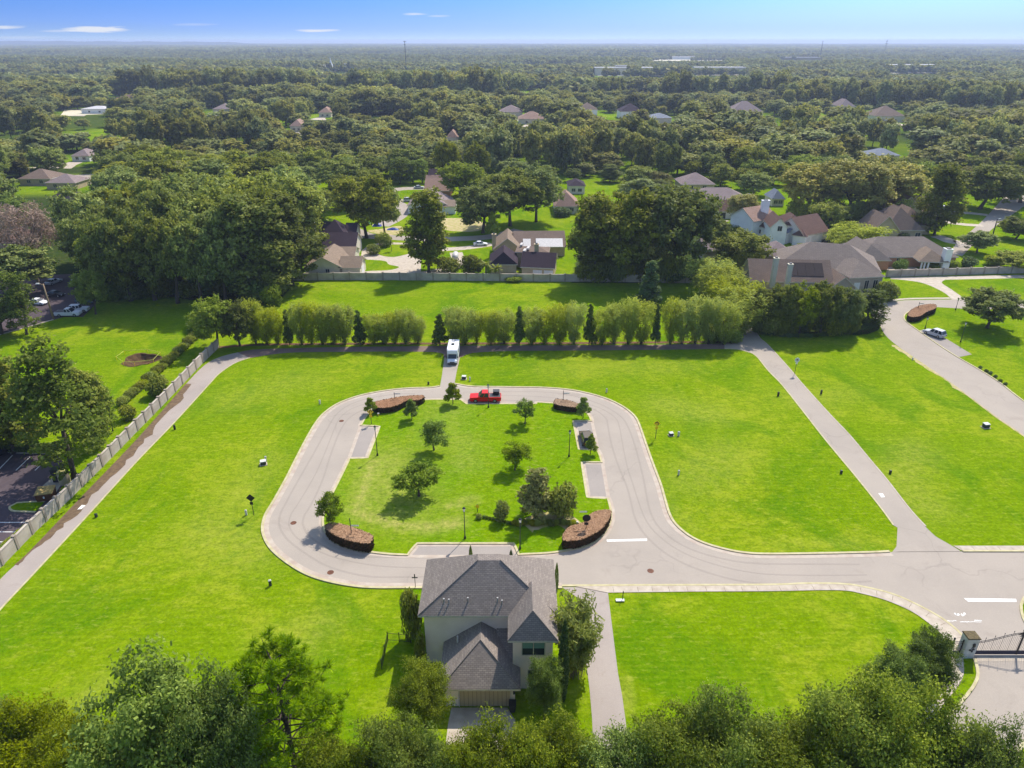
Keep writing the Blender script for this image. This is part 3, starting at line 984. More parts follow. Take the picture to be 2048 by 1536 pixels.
# car parks at the left
sheet('car_park', gl([(-160, 706), (0, 669.5), (54, 655), (107, 640), (128, 634), (166, 634), (192, 608), (188, 580), (178, 556), (140, 548), (60, 552), (-160, 590)]), ROAD_Z, MT['lot'], 'shaded car park at the upper left with white vehicles', 'car park')
strip('kerb', gl([(-160, 706), (0, 669.5), (54, 655), (107, 639.5)]), .35, 0, .12, MT['walk'], 'pale kerb at the front of the upper car park', 'kerb')
sheet('car_park', gl([(-260, 905), (0, 905), (112, 908), (128, 925), (136, 950), (118, 985), (88, 1012), (55, 1044), (20, 1078), (-60, 1150), (-260, 1240)]), ROAD_Z, MT['lot'], 'dark car park with white bay lines beside the wall', 'car park')
strip('kerb', gl([(-260, 905), (0, 905), (112, 908)]), .3, 0, .12, MT['walk'], 'pale kerb at the back of the dark car park', 'kerb')
isl2 = smooth_line(gl([(90, 1004), (60, 1005), (34, 1007), (20, 1014), (24, 1022), (48, 1024), (72, 1025)]))
sheet('planting_island', isl2, .1, MT['lawn'], 'grass tongue with a pale kerb in the dark car park', 'lawn')
strip('kerb', isl2, .3, 0, .14, MT['kerb'], 'pale kerb round the grass tongue in the car park', 'kerb')


sheet('gate_threshold', gl([(1953, 1313), (2120, 1312), (2124, 1322), (1955, 1323)]), .03, MT['walk'], 'pale concrete strip under the iron gate', 'threshold')


def tyre_marks():
    mb = MB()
    for off, w_ in ((2.1, .3), (3.7, .22), (5.2, .3)):
        for ln, sg in ((LOOP_L, 1), (LOOP_R, -1)):
            pts = []
            for i in range(len(ln)):
                a, b = ln[max(i - 1, 0)], ln[min(i + 1, len(ln) - 1)]
                d = Vector((b.x - a.x, b.y - a.y, 0)).normalized()
                nn = Vector((d.y, -d.x, 0))
                pts.append(ln[i] + nn * (off + .35 * math.sin(i * .13 + off)))
            n0, n1 = int(len(pts) * .05), int(len(pts) * .95)
            band(mb, pts[n0:n1], w_, .0, .0245)
    tag(mb.build('tyre_marks', MT['mark'], uv=False), 'faint darker wheel tracks round the loop road', 'markings', None, 'structure')
    mb = MB()
    for ln, wd, sg in ((WALK_OUT, 1.55, 1),):
        acc = 0
        for a, b in zip(ln[:-1], ln[1:]):
            acc += (b - a).length
            if acc > 1.6 and b.x > G(1216, 1180).x:
                acc = 0
                d = (b - a).normalized()
                nn = Vector((d.y, -d.x, 0))
                band(mb, [b + nn * .2, b + nn * 1.05], .05, .0, .064)
    for x in range(1925, 2060, 26):
        q = G(x, 1102)
        band(mb, [q + Vector((0, .15, 0)), q + Vector((0, .9, 0))], .05, 0, .064)
    tag(mb.build('sidewalk_joints', MT['joint'], uv=False), 'thin dark joints across the pale sidewalks', 'joints', None, 'structure')


tyre_marks()


def bay_lines():
    mb = MB()
    for a, b in (((60, 914), (32, 941)), ((101, 911), (70, 941)), ((25, 911), (-5, 942)), ((-60, 1045), (52, 1045)), ((-80, 1064), (34, 1064)), ((-90, 1084), (14, 1084))):
        band(mb, gl([a, b]), .14, 0, .028)
    tag(mb.build('bay_lines', MT['white_paint'], uv=False), 'white painted bay lines in the dark car park', 'markings', None, 'structure')


bay_lines()


def paint(name, pxs, label, z=.026):
    return sheet(name, gl(pxs), z, MT['white_paint'], label, 'marking')


for pl, lb in (([(1306, 122), (1302, 115), (1440, 114), (1446, 122)], 'bright bare strip in the far woods right of centre'), ([(1560, 121), (1565, 116), (1642, 116), (1640, 121)], 'pale far field below the right mast'),
               ([(1195, 152), (1200, 145), (1325, 144), (1322, 152)], 'bright clearing beyond the middle right woods'), ([(1392, 151), (1396, 141), (1494, 140), (1492, 150)], 'bright clearing above the right houses'),
               ([(1776, 147), (1782, 136), (1872, 136), (1872, 146)], 'bright clearing at the right beyond the woods'), ([(120, 232), (130, 219), (215, 216), (214, 228)], 'pale clearing in the upper left woods')):
    sheet('far_clearing', gl(pl), .05, MT['bright_sand'], lb, 'clearing')
paint('stop_line', [(1214, 1083.5), (1213, 1079.5), (1294, 1077.5), (1294, 1082)], 'white stop line at the end of the loop road')
paint('stop_line', [(1936, 1203.5), (1928, 1196.5), (2032, 1198), (2033, 1204)], 'white stop line before the iron gate')


def worn_marks():
    r = random.Random(5)
    mb = MB()

    def dab(px, py, w, h):
        c = G(px, py)
        n = 9
        pts = []
        for k in range(n):
            a = 2 * PI * k / n
            q = r.uniform(.6, 1.15)
            pts.append((c.x + math.cos(a) * w * q, c.y + math.sin(a) * h * q, .026))
        mb.poly(pts)
    for px in (1911, 1914, 1917, 1924, 1927, 1929):
        dab(px, 1228 + r.uniform(-2, 2), .14, .20)
    for px in range(1893, 1914, 3):
        dab(px, 1242 + r.uniform(-.6, .6), .12, .06)
    for px in range(1922, 1962, 3):
        dab(px, 1244 + r.uniform(-.3, .3), .12, .06)
    for px in (1951, 1955, 1959, 1961):
        dab(px, 1241, .14, .10)
    tag(mb.build('worn_marking', MT['white_paint'], uv=False), 'faded broken white paint marks on the road before the gate', 'marking', None, 'structure')
    mb = MB()
    for px, py in ((162, 1015), (1763, 991)):
        c = G(px, py)
        mb.poly([(c.x - .25, c.y - .5, .027), (c.x + .3, c.y - .4, .027), (c.x + .4, c.y + .5, .027), (c.x - .2, c.y + .6, .027)])
    tag(mb.build('paint_spot', MT['white_paint'], uv=False), 'single white paint spots on the two side lanes', 'marking', None, 'structure')


worn_marks()


def ragged(name, line_px, w0, w1, z, mat, label, seed):
    """litter lying along one edge, ragged on the free side"""
    r = random.Random(seed)
    ln = smooth_line(gl(line_px), step=14)
    a, b = [], []
    wk = .5
    for i, p in enumerate(ln):
        q = ln[min(i + 1, len(ln) - 1)]
        o = ln[max(i - 1, 0)]
        d = Vector((q.x - o.x, q.y - o.y, 0)).normalized()
        nn = Vector((d.y, -d.x, 0))
        a.append(p - nn * .1)
        wk = min(1.0, max(0.0, wk + r.uniform(-.28, .28)))
        b.append(p + nn * (w0 + (w1 - w0) * max(0, wk - .18) * r.uniform(.7, 1.1)))
    sheet(name, a + b[::-1], z, mat, label, 'litter', 'stuff')


ragged('leaf_litter', [(30, 1130), (62, 1101), (160, 998), (275, 878), (372, 768)], .2, 2.1, .026, MT['litter'], 'brown leaf litter drifted along the wall side of the left lane', 3)
ragged('mulch_bed', [(440, 693), (520, 688), (700, 686), (1100, 685), (1460, 682)], 1.0, 2.2, .03, MT['mulch'], 'brown mulch under the row of pale trees', 8)
ragged('mulch_bed', [(1040, 1043), (1085, 1027), (1130, 1027), (1165, 1050)][::-1][::-1], 2.5, 3.5, .125, MT['sand'], 'dry tan ground under the golden magnolia and round shrub', 2)
ragged('verge', [(2300, 1050), (2048, 872), (1986, 829), (1903, 767), (1836, 721), (1790, 690)][::-1], .2, 1.5, .03, MT['sand'], 'sandy worn verge along the right road', 5)
for px, py, lb in ((661, 1145, 'lower left bend of the loop road'), (587, 1046, 'left bend of the loop road'), (683, 842, 'upper left bend of the loop road'), (1301, 1142, 'main road right of the big house')):
    c = G(px, py)
    mb = MB().lathe([(0.01, .02), (.42, .02), (.42, .032), (.36, .034), (.01, .034)], 16, c=(c.x, c.y))
    tag(mb.build('manhole_cover', MT['rust'], uv=False), 'round brown manhole cover in the ' + lb, 'manhole cover', 'manhole covers in the road')

# ------------------------------------------------------------------ plants: crowns of many small leaves
def unit(a):
    return a / np.maximum(np.linalg.norm(a, axis=-1, keepdims=True), 1e-9)


def lobe_leaves(rg, lobes, n, up=.5, shell=.62, under=.45, nc=0, cr=.5):
    if nc:
        # twig clumps over the lobes first, then leaves scattered about every clump
        c, cn, ct = lobe_leaves(rg, lobes, nc, up, shell, under)
        c = c + cn * np.abs(rg.normal(size=(nc, 1))) * cr * .55
        size = cr * rg.uniform(.55, 1.35, nc)
        k = rg.choice(nc, n, p=size ** 1.5 / (size ** 1.5).sum())
        off = rg.normal(size=(n, 3)) * np.array([1, 1, .62])
        p = c[k] + off * size[k][:, None] * .62
        nrm = unit(cn[k] * .55 + unit(off) * .45 + np.array([0, 0, .55]))
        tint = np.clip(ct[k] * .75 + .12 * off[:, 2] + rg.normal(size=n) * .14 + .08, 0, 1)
        return p, nrm, tint
    """leaf places spread through the outer part of several lobes: (centres, outward normals, tint)"""
    C = np.array([l[0] for l in lobes], float)
    S = np.array([l[1] for l in lobes], float)
    area = (S[:, 0] * S[:, 1] + S[:, 0] * S[:, 2] + S[:, 1] * S[:, 2])
    k = rg.choice(len(lobes), n, p=area / area.sum())
    d = unit(rg.normal(size=(n, 3)))
    flip = (d[:, 2] < -.25) & (rg.random(n) < under)
    d[flip, 2] *= -1
    r = shell + (1 - shell) * rg.random(n) ** .6
    r *= 1 + .10 * np.sin(d[:, 0] * 7 + k) * np.cos(d[:, 1] * 6 - k * 2) + .05 * rg.normal(size=n)
    p = C[k] + d * S[k] * r[:, None]
    nrm = unit(d / S[k] * S[k].mean(axis=1, keepdims=True) + np.array([0, 0, up]))
    lt = rg.random(len(lobes))
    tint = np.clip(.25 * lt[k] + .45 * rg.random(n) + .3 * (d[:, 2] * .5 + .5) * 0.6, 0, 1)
    return p, nrm, tint


def leaf_mesh(name, rg, P, Nr, tint, size, mat, aspect=.62, spread=.75, droop=0.0, trunk=None, trunk_mat=None, taper=1.0):
    n = len(P)
    nn = unit(Nr + rg.normal(size=(n, 3)) * spread)
    t = unit(np.cross(nn, rg.normal(size=(n, 3))))
    if droop:
        t = unit(t + np.array([0, 0, -droop]))
    b = np.cross(nn, t)
    s = size * (.65 + .7 * rg.random(n))[:, None]
    a = t * s * .5
    w = b * s * .5 * aspect
    V = np.stack([P - a - w * taper * .5, P - a * .1 - w - a * .0, P + a, P - a * .1 + w], 1) if taper < 1 else np.stack([P - a - w, P + a - w, P + a + w, P - a + w], 1)
    V = V.reshape(-1, 3)
    F = np.arange(n * 4).reshape(-1, 4)
    me = bpy.data.meshes.new(name)
    tv, tf = (trunk.v, trunk.f) if trunk else ([], [])
    nv = len(V)
    me.vertices.add(nv + len(tv))
    co = np.concatenate([V, np.array([tuple(v) for v in tv]).reshape(-1, 3)]) if tv else V
    me.vertices.foreach_set('co', co.astype(np.float32).ravel())
    loops = [F.ravel()]
    starts = [np.arange(0, n * 4, 4)]
    ln = n * 4
    for f in tf:
        loops.append(np.array(f) + nv)
        starts.append(np.array([ln]))
        ln += len(f)
    lv = np.concatenate(loops).astype(np.int32)
    st = np.concatenate(starts).astype(np.int32)
    me.loops.add(len(lv))
    me.loops.foreach_set('vertex_index', lv)
    me.polygons.add(len(st))
    me.polygons.foreach_set('loop_start', st)
    me.materials.append(mat)
    if tf:
        me.materials.append(trunk_mat)
    me.polygons.foreach_set('material_index', np.concatenate([np.zeros(n, np.int32), np.ones(len(tf), np.int32)]))
    me.update(calc_edges=True)
    at = me.attributes.new('tint', 'FLOAT', 'FACE')
    at.data.foreach_set('value', np.concatenate([tint, np.full(len(tf), .5)]).astype(np.float32))
    return me


def limbs_trunk(rd, h, r0, tips, fork=.35, n=7, bend=.06):
    mb = MB()
    top = Vector((rd.uniform(-bend, bend) * h, rd.uniform(-bend, bend) * h, h * fork))
    mb.tube([(0, 0, -.2), (0, 0, h * .04), top * .55, top], [r0 * 1.45, r0 * 1.05, r0 * .85, r0 * .72], n)
    for tp in tips:
        tp = Vector(tp)
        mid = top.lerp(tp, .5) + Vector((rd.uniform(-.06, .06), rd.uniform(-.06, .06), rd.uniform(-.02, .06))) * h
        mb.tube([top - Vector((0, 0, .05)), mid, tp], [r0 * .55, r0 * .32, r0 * .1], max(5, n - 2))
    return mb


PROTO = {}


def proto(kind, crown, trunk, h, w):
    PROTO.setdefault(kind, []).append((crown, trunk, h, w))


def broad_lobes(rg, h, R_, n, base=.3, flat=1.0, rl=(.30, .46)):
    """lobes heaped over a rounded crown"""
    L_ = []
    cz = h * (base + (1 - base) * .46)
    hz = h * (1 - base) * .5
    for i in range(n):
        z = -0.75 + 1.65 * (i + .5) / n
        a = i * 2.39996 + rg.uniform(-.5, .5)
        rr = math.sqrt(max(0.05, 1 - z * z * .8)) * rg.uniform(.55, .82)
        s = R_ * rg.uniform(*rl)
        L_.append(((math.cos(a) * rr * R_, math.sin(a) * rr * R_, cz + z * hz * .78), (s, s, s * rg.uniform(.65, .85) * flat)))
    L_.append(((0, 0, cz), (R_ * .62, R_ * .62, hz * .7)))
    return L_


def make_protos():
    # foreground broadleaf trees (many fine leaves)
    for i in range(3):
        rg = np.random.default_rng(100 + i)
        rd = random.Random(100 + i)
        h, R_ = 11.0, 4.6
        lb = broad_lobes(rg, h, R_, 20, .18, 1.0, (.24, .40))
        for k in range(10):
            c, s = lb[rg.integers(0, 20)]
            q = s[0] * .5
            d = unit(rg.normal(size=3) + np.array([0, 0, .5]))
            lb.append((tuple(np.array(c) + d * s[0]), (q, q, q)))
        tr = limbs_trunk(rd, h, .22, [l[0] for l in lb[4:16]], .3)
        for kd, mt, sz, N_ in (('fg', 'leaf_fg', .165, 38000), ('fg_olive', 'leaf_olive', .16, 34000), ('fg_dark', 'leaf_fgdark', .19, 34000)):
            if kd != 'fg' and i == 2:
                continue
            P, Nr, t = lobe_leaves(rg, lb, N_, shell=.45, nc=520, cr=.60)
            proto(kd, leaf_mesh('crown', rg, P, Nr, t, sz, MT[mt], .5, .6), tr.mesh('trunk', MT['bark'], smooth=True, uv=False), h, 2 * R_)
    # middle distance oaks
    for i in range(5):
        rg = np.random.default_rng(200 + i)
        rd = random.Random(200 + i)
        h, R_ = 15.0, 7.2
        lb = broad_lobes(rg, h, R_, 22, .2 + .04 * (i % 3), .95, (.26, .42))
        tr = limbs_trunk(rd, h, .42, [l[0] for l in lb[5:17]], .3)
        P, Nr, t = lobe_leaves(rg, lb, 17000, shell=.5, nc=330, cr=.78)
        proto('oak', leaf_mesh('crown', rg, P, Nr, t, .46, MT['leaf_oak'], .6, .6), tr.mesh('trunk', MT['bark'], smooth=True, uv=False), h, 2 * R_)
        if i < 2:
            P, Nr, t = lobe_leaves(rg, lb, 14000, shell=.5, nc=320, cr=.78)
            proto('bright', leaf_mesh('crown', rg, P, Nr, t, .46, MT['leaf_bright'], .6, .5), PROTO['oak'][-1][1], h, 2 * R_)
            P, Nr, t = lobe_leaves(rg, lb, 14000, shell=.5, nc=320, cr=.78)
            proto('russet', leaf_mesh('crown', rg, P, Nr, t, .46, MT['leaf_russet'], .6, .5), PROTO['oak'][-1][1], h, 2 * R_)
    # tall uneven trees
    for i in range(4):
        rg = np.random.default_rng(300 + i)
        rd = random.Random(300 + i)
        h, R_ = 20.0, 5.0
        lb = []
        for k in range(24):
            z = h * (.16 + .80 * k / 23)
            env = R_ * (.55 + .6 * math.sin(PI * min(1, (k + 2) / 23) ** .8)) * (.75 if k > 19 else 1)
            a = k * 2.4 + rg.uniform(-.5, .5)
            rr = env * rg.uniform(.25, .72)
            s = R_ * rg.uniform(.28, .46)
            lb.append(((math.cos(a) * rr, math.sin(a) * rr, min(z, h - s * .7)), (s, s, s * .95)))
        tr = limbs_trunk(rd, h, .32, [l[0] for l in lb[6:24:2]], .42)
        P, Nr, t = lobe_leaves(rg, lb, 14000, shell=.5, nc=320, cr=.78)
        proto('tall', leaf_mesh('crown', rg, P, Nr, t, .46, MT['leaf_oak'], .6, .6), tr.mesh('trunk', MT['bark'], smooth=True, uv=False), h, 2 * R_)
        P, Nr, t = lobe_leaves(rg, lb, 6400, shell=.3, nc=220, cr=.75)
        proto('airy', leaf_mesh('crown', rg, P, Nr, t, .42, MT['leaf_fg'], .55, .9), PROTO['tall'][-1][1], h, 2 * R_)
    # pale feathery row trees: several stems, narrow foot, wide hazy top
    for i in range(4):
        rg = np.random.default_rng(400 + i)
        rd = random.Random(400 + i)
        h, R_ = 9.0, 2.6
        nc_, N_ = 185, 7000
        z = rg.random(nc_) ** .72
        a = rg.random(nc_) * 2 * PI
        prof = .30 + .70 * np.clip(z * 1.7, 0, 1) ** 1.25
        prof *= np.where(z > .82, np.sqrt(np.clip(1 - ((z - .82) / .22) ** 2, .05, 1)), 1)
        r = R_ * prof * (1 + .2 * np.sin(a * 3 + i)) * np.sqrt(.10 + .9 * rg.random(nc_))
        C_ = np.stack([np.cos(a) * r, np.sin(a) * r, h * (.07 + .93 * z)], 1)
        k_ = rg.integers(0, nc_, N_)
        off = rg.normal(size=(N_, 3)) * np.array([.26, .26, .42])
        P = C_[k_] + off
        Nr = unit(np.stack([np.cos(a[k_]), np.sin(a[k_]), np.full(N_, .9)], 1) + off)
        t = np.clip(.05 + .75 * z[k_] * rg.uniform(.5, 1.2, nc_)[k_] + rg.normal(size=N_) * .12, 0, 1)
        mb = MB()
        for k in range(5):
            an = k * 1.26 + rd.uniform(-.3, .3)
            mb.tube([(math.cos(an) * .15, math.sin(an) * .15, -.1), (math.cos(an) * .5, math.sin(an) * .5, h * .35), (math.cos(an) * 1.3, math.sin(an) * 1.3, h * .82)], [.09, .07, .02], 5)
        proto('pale', leaf_mesh('crown', rg, P, Nr, t, .27, MT['leaf_pale'], .34, .8, .15), mb.mesh('trunk', MT['bark'], uv=False), h, 2 * R_)
    # dark conical magnolia-like trees
    for i in range(3):
        rg = np.random.default_rng(500 + i)
        h, R_ = 9.5, 1.9
        lb = []
        for k in range(15):
            f = k / 14
            z = h * (.14 + .80 * f)
            a = k * 2.4
            rr = R_ * (1.0 - .8 * f) * .55
            s = R_ * (.52 - .28 * f) * rg.uniform(.8, 1.2)
            lb.append(((math.cos(a) * rr, math.sin(a) * rr, z), (s, s, s * 1.0)))
        P, Nr, t = lobe_leaves(rg, lb, 2600)
        mb = MB().tube([(0, 0, -.1), (0, 0, h * .5), (0, 0, h * .92)], [.14, .1, .03], 6)
        proto('cone', leaf_mesh('crown', rg, P, Nr, t, .36, MT['leaf_dark'], .5, .8), mb.mesh('trunk', MT['bark'], uv=False), h, 2 * R_)
    for i in range(2):
        rg = np.random.default_rng(520 + i)
        h, R_ = 9.0, 3.3
        lb = []
        for k in range(22):
            f = k / 21
            a = k * 2.4
            rr = R_ * (1 - .78 * f ** 1.3) * rg.uniform(.4, .75)
            s = R_ * (.40 - .16 * f)
            lb.append(((math.cos(a) * rr, math.sin(a) * rr, h * (.14 + .78 * f)), (s, s, s)))
        P, Nr, t = lobe_leaves(rg, lb, 6500, nc=160, cr=.42)
        mb = MB().tube([(0, 0, -.1), (0, 0, h * .5), (0, 0, h * .9)], [.2, .14, .04], 7)
        proto('magnolia', leaf_mesh('crown', rg, P, Nr, t, .34, MT['leaf_russet'], .5, .8), mb.mesh('trunk', MT['bark'], uv=False), h, 2 * R_)
    # small open park trees with visible stems
    for i in range(3):
        rg = np.random.default_rng(600 + i)
        rd = random.Random(600 + i)
        h, R_ = 5.6, 2.3
        lb = []
        tips = []
        for k in range(15):
            a = k * 2.4 + rg.uniform(-.4, .4)
            f = (k + .5) / 15
            rr = R_ * rg.uniform(.35, .85) * math.sin(PI * (.25 + .6 * f))
            c = (math.cos(a) * rr, math.sin(a) * rr, h * (.36 + .55 * f))
            s = R_ * rg.uniform(.2, .34)
            lb.append((c, (s, s, s * .85)))
            tips.append(c)
        P, Nr, t = lobe_leaves(rg, lb, 3300, shell=.15, nc=90, cr=.36)
        ex = rg.normal(size=(500, 3)) * .22 + np.array(tips)[rg.integers(0, 15, 500)] * np.array([1.28, 1.28, 1.06])
        P = np.concatenate([P, ex])
        Nr = np.concatenate([Nr, unit(rg.normal(size=(500, 3)))])
        t = np.concatenate([t, rg.random(500)])
        tr = limbs_trunk(rd, h, .13, tips, .26, 6, .03)
        proto('park', leaf_mesh('crown', rg, P, Nr, t, .22, MT['leaf_park'], .45, .7), tr.mesh('trunk', MT['bark'], smooth=True, uv=False), h, 2 * R_)
    # young upright tree
    for i in range(2):
        rg = np.random.default_rng(640 + i)
        h, R_ = 4.6, 1.35
        lb = []
        for k in range(12):
            f = k / 11
            a = k * 2.4
            rr = R_ * (1 - .75 * f) * .6
            s = R_ * (.42 - .2 * f)
            lb.append(((math.cos(a) * rr, math.sin(a) * rr, h * (.32 + .60 * f)), (s, s, s * 1.2)))
        P, Nr, t = lobe_leaves(rg, lb, 1500, shell=.3)
        mb = MB().tube([(0, 0, -.1), (0, 0, h * .4), (0, 0, h * .85)], [.07, .05, .02], 6)
        proto('young', leaf_mesh('crown', rg, P, Nr, t, .24, MT['leaf_bright'], .5, .9), mb.mesh('trunk', MT['bark'], uv=False), h, 2 * R_)
    # clipped and natural shrubs
    for i in range(3):
        rg = np.random.default_rng(660 + i)
        h, R_ = 3.0, 1.8
        lb = [((math.cos(k * 2.4) * R_ * .5, math.sin(k * 2.4) * R_ * .5, h * (.28 + .38 * ((k * .37) % 1))), (R_ * .5, R_ * .5, h * .3)) for k in range(10)]
        lb.append(((0, 0, h * .45), (R_ * .7, R_ * .7, h * .5)))
        for kd, mt in (('shrub', 'leaf_oak'), ('shrub_bright', 'leaf_bright'), ('shrub_dark', 'leaf_dark'), ('shrub_gold', 'leaf_pale')):
            if i == 2 and kd != 'shrub':
                continue
            P, Nr, t = lobe_leaves(rg, lb, 1700, under=.2)
            proto(kd, leaf_mesh('foliage', rg, P, Nr, t, .28, MT[mt], .55, .8), None, h, 2 * R_)
    # slim cypress
    rg = np.random.default_rng(680)
    h, R_ = 7.0, .62
    N_ = 2600
    z = rg.random(N_)
    a = rg.random(N_) * 2 * PI
    r = R_ * np.clip(np.sin(PI * np.clip(z * .86 + .14, 0, 1)) ** .7, .06, 1) * (.75 + .25 * rg.random(N_))
    P = np.stack([np.cos(a) * r, np.sin(a) * r, h * z], 1)
    proto('cypress', leaf_mesh('foliage', rg, P, np.stack([np.cos(a), np.sin(a), a * 0 + .6], 1), rg.random(N_) * .7, .2, MT['leaf_dark'], .5, .6), None, h, 2 * R_)
    # long leaved drooping clump (bamboo-like) by the big house
    rg = np.random.default_rng(690)
    rd = random.Random(690)
    h, R_ = 9.0, 2.9
    mb = MB()
    PP, NN = [], []
    for k in range(64):
        a = rd.uniform(0, 2 * PI)
        b0 = rd.uniform(0, 1.0)
        out = rd.uniform(.3, 1.0) * R_
        hh = h * rd.uniform(.55, 1.0)
        path = []
        for s in range(7):
            f = s / 6
            rr = b0 + (out - b0) * f ** 1.8
            path.append(Vector((math.cos(a) * rr, math.sin(a) * rr, hh * (f - .20 * f ** 4))))
        mb.tube(path, [.035 * (1 - .8 * s / 6) for s in range(7)], 4, cap=False)
        for s in range(150):
            f = rd.uniform(.12, 1) ** .8
            i0 = min(5, int(f * 6))
            p = path[i0].lerp(path[i0 + 1], f * 6 - i0)
            PP.append(tuple(p + Vector((rd.gauss(0, .30), rd.gauss(0, .30), rd.gauss(0, .25)))))
            NN.append((rd.gauss(0, .6), rd.gauss(0, .6), 1))
    proto('bamboo', leaf_mesh('crown', rg, np.array(PP), np.array(NN), rg.random(len(PP)), .40, MT['leaf_bamboo'], .26, .9, .4), mb.mesh('trunk', MT['bark_pale'], uv=False), h, 2 * R_)
    # long-needled pine: tufts at the ends of upswept branches
    for i in range(2):
        rg = np.random.default_rng(700 + i)
        rd = random.Random(700 + i)
        h, R_ = 17.0, 4.6
        mb = MB()
        mb.tube([(0, 0, -.2), (.1, 0, h * .35), (.05, .1, h * .7), (0, 0, h * .97)], [.30, .23, .14, .04], 8)
        PP, NN, TT = [], [], []
        for k in range(64):
            f = .30 + .68 * k / 63
            a = k * 2.4 + rd.uniform(-.4, .4)
            ln = R_ * (1.05 - .25 * abs(f - .55) - .85 * max(0, f - .6) ** 1.1 * 1.6) * rd.uniform(.6, 1.05)
            d = Vector((math.cos(a), math.sin(a), 0))
            p0 = Vector((0, 0, h * f))
            p1 = p0 + d * ln * .55 + Vector((0, 0, ln * .14))
            p2 = p0 + d * ln + Vector((0, 0, ln * .42))
            mb.tube([p0, p1, p2], [.07, .045, .015], 5, cap=False)
            side = Vector((-d.y, d.x, 0))
            for q in range(12):
                e = p1.lerp(p2, rd.uniform(-.1, 1.05)) + side * rd.uniform(-.8, .8) + Vector((0, 0, rd.uniform(-.1, .55)))
                tt = rd.random()
                for s in range(44):
                    v = Vector((rd.gauss(0, 1), rd.gauss(0, 1), rd.gauss(.9, .8))).normalized() * rd.uniform(.12, .42)
                    PP.append(tuple(e + v))
                    NN.append(tuple(v))
                    TT.append(min(1, max(0, tt * .6 + rd.random() * .4)))
        PP, NN = np.array(PP), np.array(NN)
        n = len(PP)
        t = unit(NN)
        b = unit(np.cross(t, rg.normal(size=(n, 3))))
        nrm = np.cross(t, b)
        me = leaf_mesh('crown', rg, PP, nrm, np.array(TT), .42, MT['leaf_pine'], .26, .25)
        V = np.stack([PP - t * .2 - b * .035, PP + t * .2 - b * .012, PP + t * .2 + b * .012, PP - t * .2 + b * .035], 1).reshape(-1, 3)
        me.vertices.foreach_set('co', V.astype(np.float32).ravel())
        me.update()
        proto('pine', me, mb.mesh('trunk', MT['bark'], smooth=True, uv=False), h, 2 * R_)
    # bare mossy tree
    rg = np.random.default_rng(720)
    rd = random.Random(720)
    h, R_ = 17.0, 6.0
    lb = broad_lobes(rg, h, R_, 20, .3, 1.0, (.28, .42))
    P, Nr, t = lobe_leaves(rg, lb, 5200, shell=.3)
    proto('bare', leaf_mesh('crown', rg, P, Nr, t, .62, MT['leaf_moss'], .16, 1.0), limbs_trunk(rd, h, .35, [l[0] for l in lb[3:18]], .36).mesh('trunk', MT['bark_pale'], uv=False), h, 2 * R_)
    lb = broad_lobes(rg, 15, 7, 20, .25, .95, (.28, .42))
    P, Nr, t = lobe_leaves(rg, lb, 6500)
    proto('gold', leaf_mesh('crown', rg, P, Nr, t, .62, MT['leaf_gold'], .6, .8), limbs_trunk(rd, 15, .35, [l[0] for l in lb[3:14]], .3).mesh('trunk', MT['bark'], uv=False), 15, 14)
    rg = np.random.default_rng(735)
    lb = broad_lobes(rg, 10, 6, 20, .12, .95, (.28, .42))
    P, Nr, t = lobe_leaves(rg, lb, 9000, shell=.4, nc=260, cr=.7)
    proto('palebroad', leaf_mesh('crown', rg, P, Nr, t, .42, MT['leaf_pale'], .5, .7), limbs_trunk(rd, 10, .25, [l[0] for l in lb[3:14]], .25).mesh('trunk', MT['bark'], uv=False), 10, 12)
    # palm
    rg = np.random.default_rng(740)
    rd = random.Random(740)
    h = 6.0
    mb = MB().tube([(0, 0, -.1), (.1, 0, h * .4), (0, .05, h * .82)], [.22, .17, .16], 8)
    PP, T_, B_ = [], [], []
    for k in range(34):
        a = k * 2.4
        el = rd.uniform(-.3, 1.2)
        d = Vector((math.cos(a) * math.cos(el), math.sin(a) * math.cos(el), math.sin(el)))
        p = Vector((0, .05, h * .82))
        for s in range(9):
            q = p + d * .26
            d = (d + Vector((0, 0, -.10))).normalized()
            PP.append(p.lerp(q, .5))
            T_.append(d)
            B_.append(d.cross(Vector((0, 0, 1))).normalized() * (.26 * math.sin(PI * (s + 1.4) / 11)))
            p = q
    PP, T_, B_ = (np.array([tuple(v) for v in L_]) for L_ in (PP, T_, B_))
    me = leaf_mesh('crown', rg, PP, T_, rg.random(len(PP)), .3, MT['leaf_oak'])
    me.vertices.foreach_set('co', np.stack([PP - T_ * .15 - B_, PP + T_ * .15 - B_, PP + T_ * .15 + B_, PP - T_ * .15 + B_], 1).astype(np.float32).ravel())
    me.update()
    proto('palm', me, mb.mesh('trunk', MT['bark_pale'], uv=False), h, 4.6)
    # woodland trees seen from far: crown and trunk in one
    for i in range(5):
        rg = np.random.default_rng(800 + i)
        h, R_ = 15.0, 6.6
        lb = broad_lobes(rg, h, R_, 17, .14, .95, (.28, .46)) if i < 3 else broad_lobes(rg, h * 1.15, R_ * .66, 15, .1, 1.2, (.32, .50))
        P, Nr, t = lobe_leaves(rg, lb, 2900, shell=.5, nc=110, cr=1.25)
        mb = MB().tube([(0, 0, -.2), (0, 0, h * .35)], [.4, .3], 5, cap=False)
        proto('wood', leaf_mesh('crown', rg, P, Nr, t, 1.08, MT['leaf_far'], .62, .45, trunk=mb, trunk_mat=MT['bark']), None, h, 2 * R_)
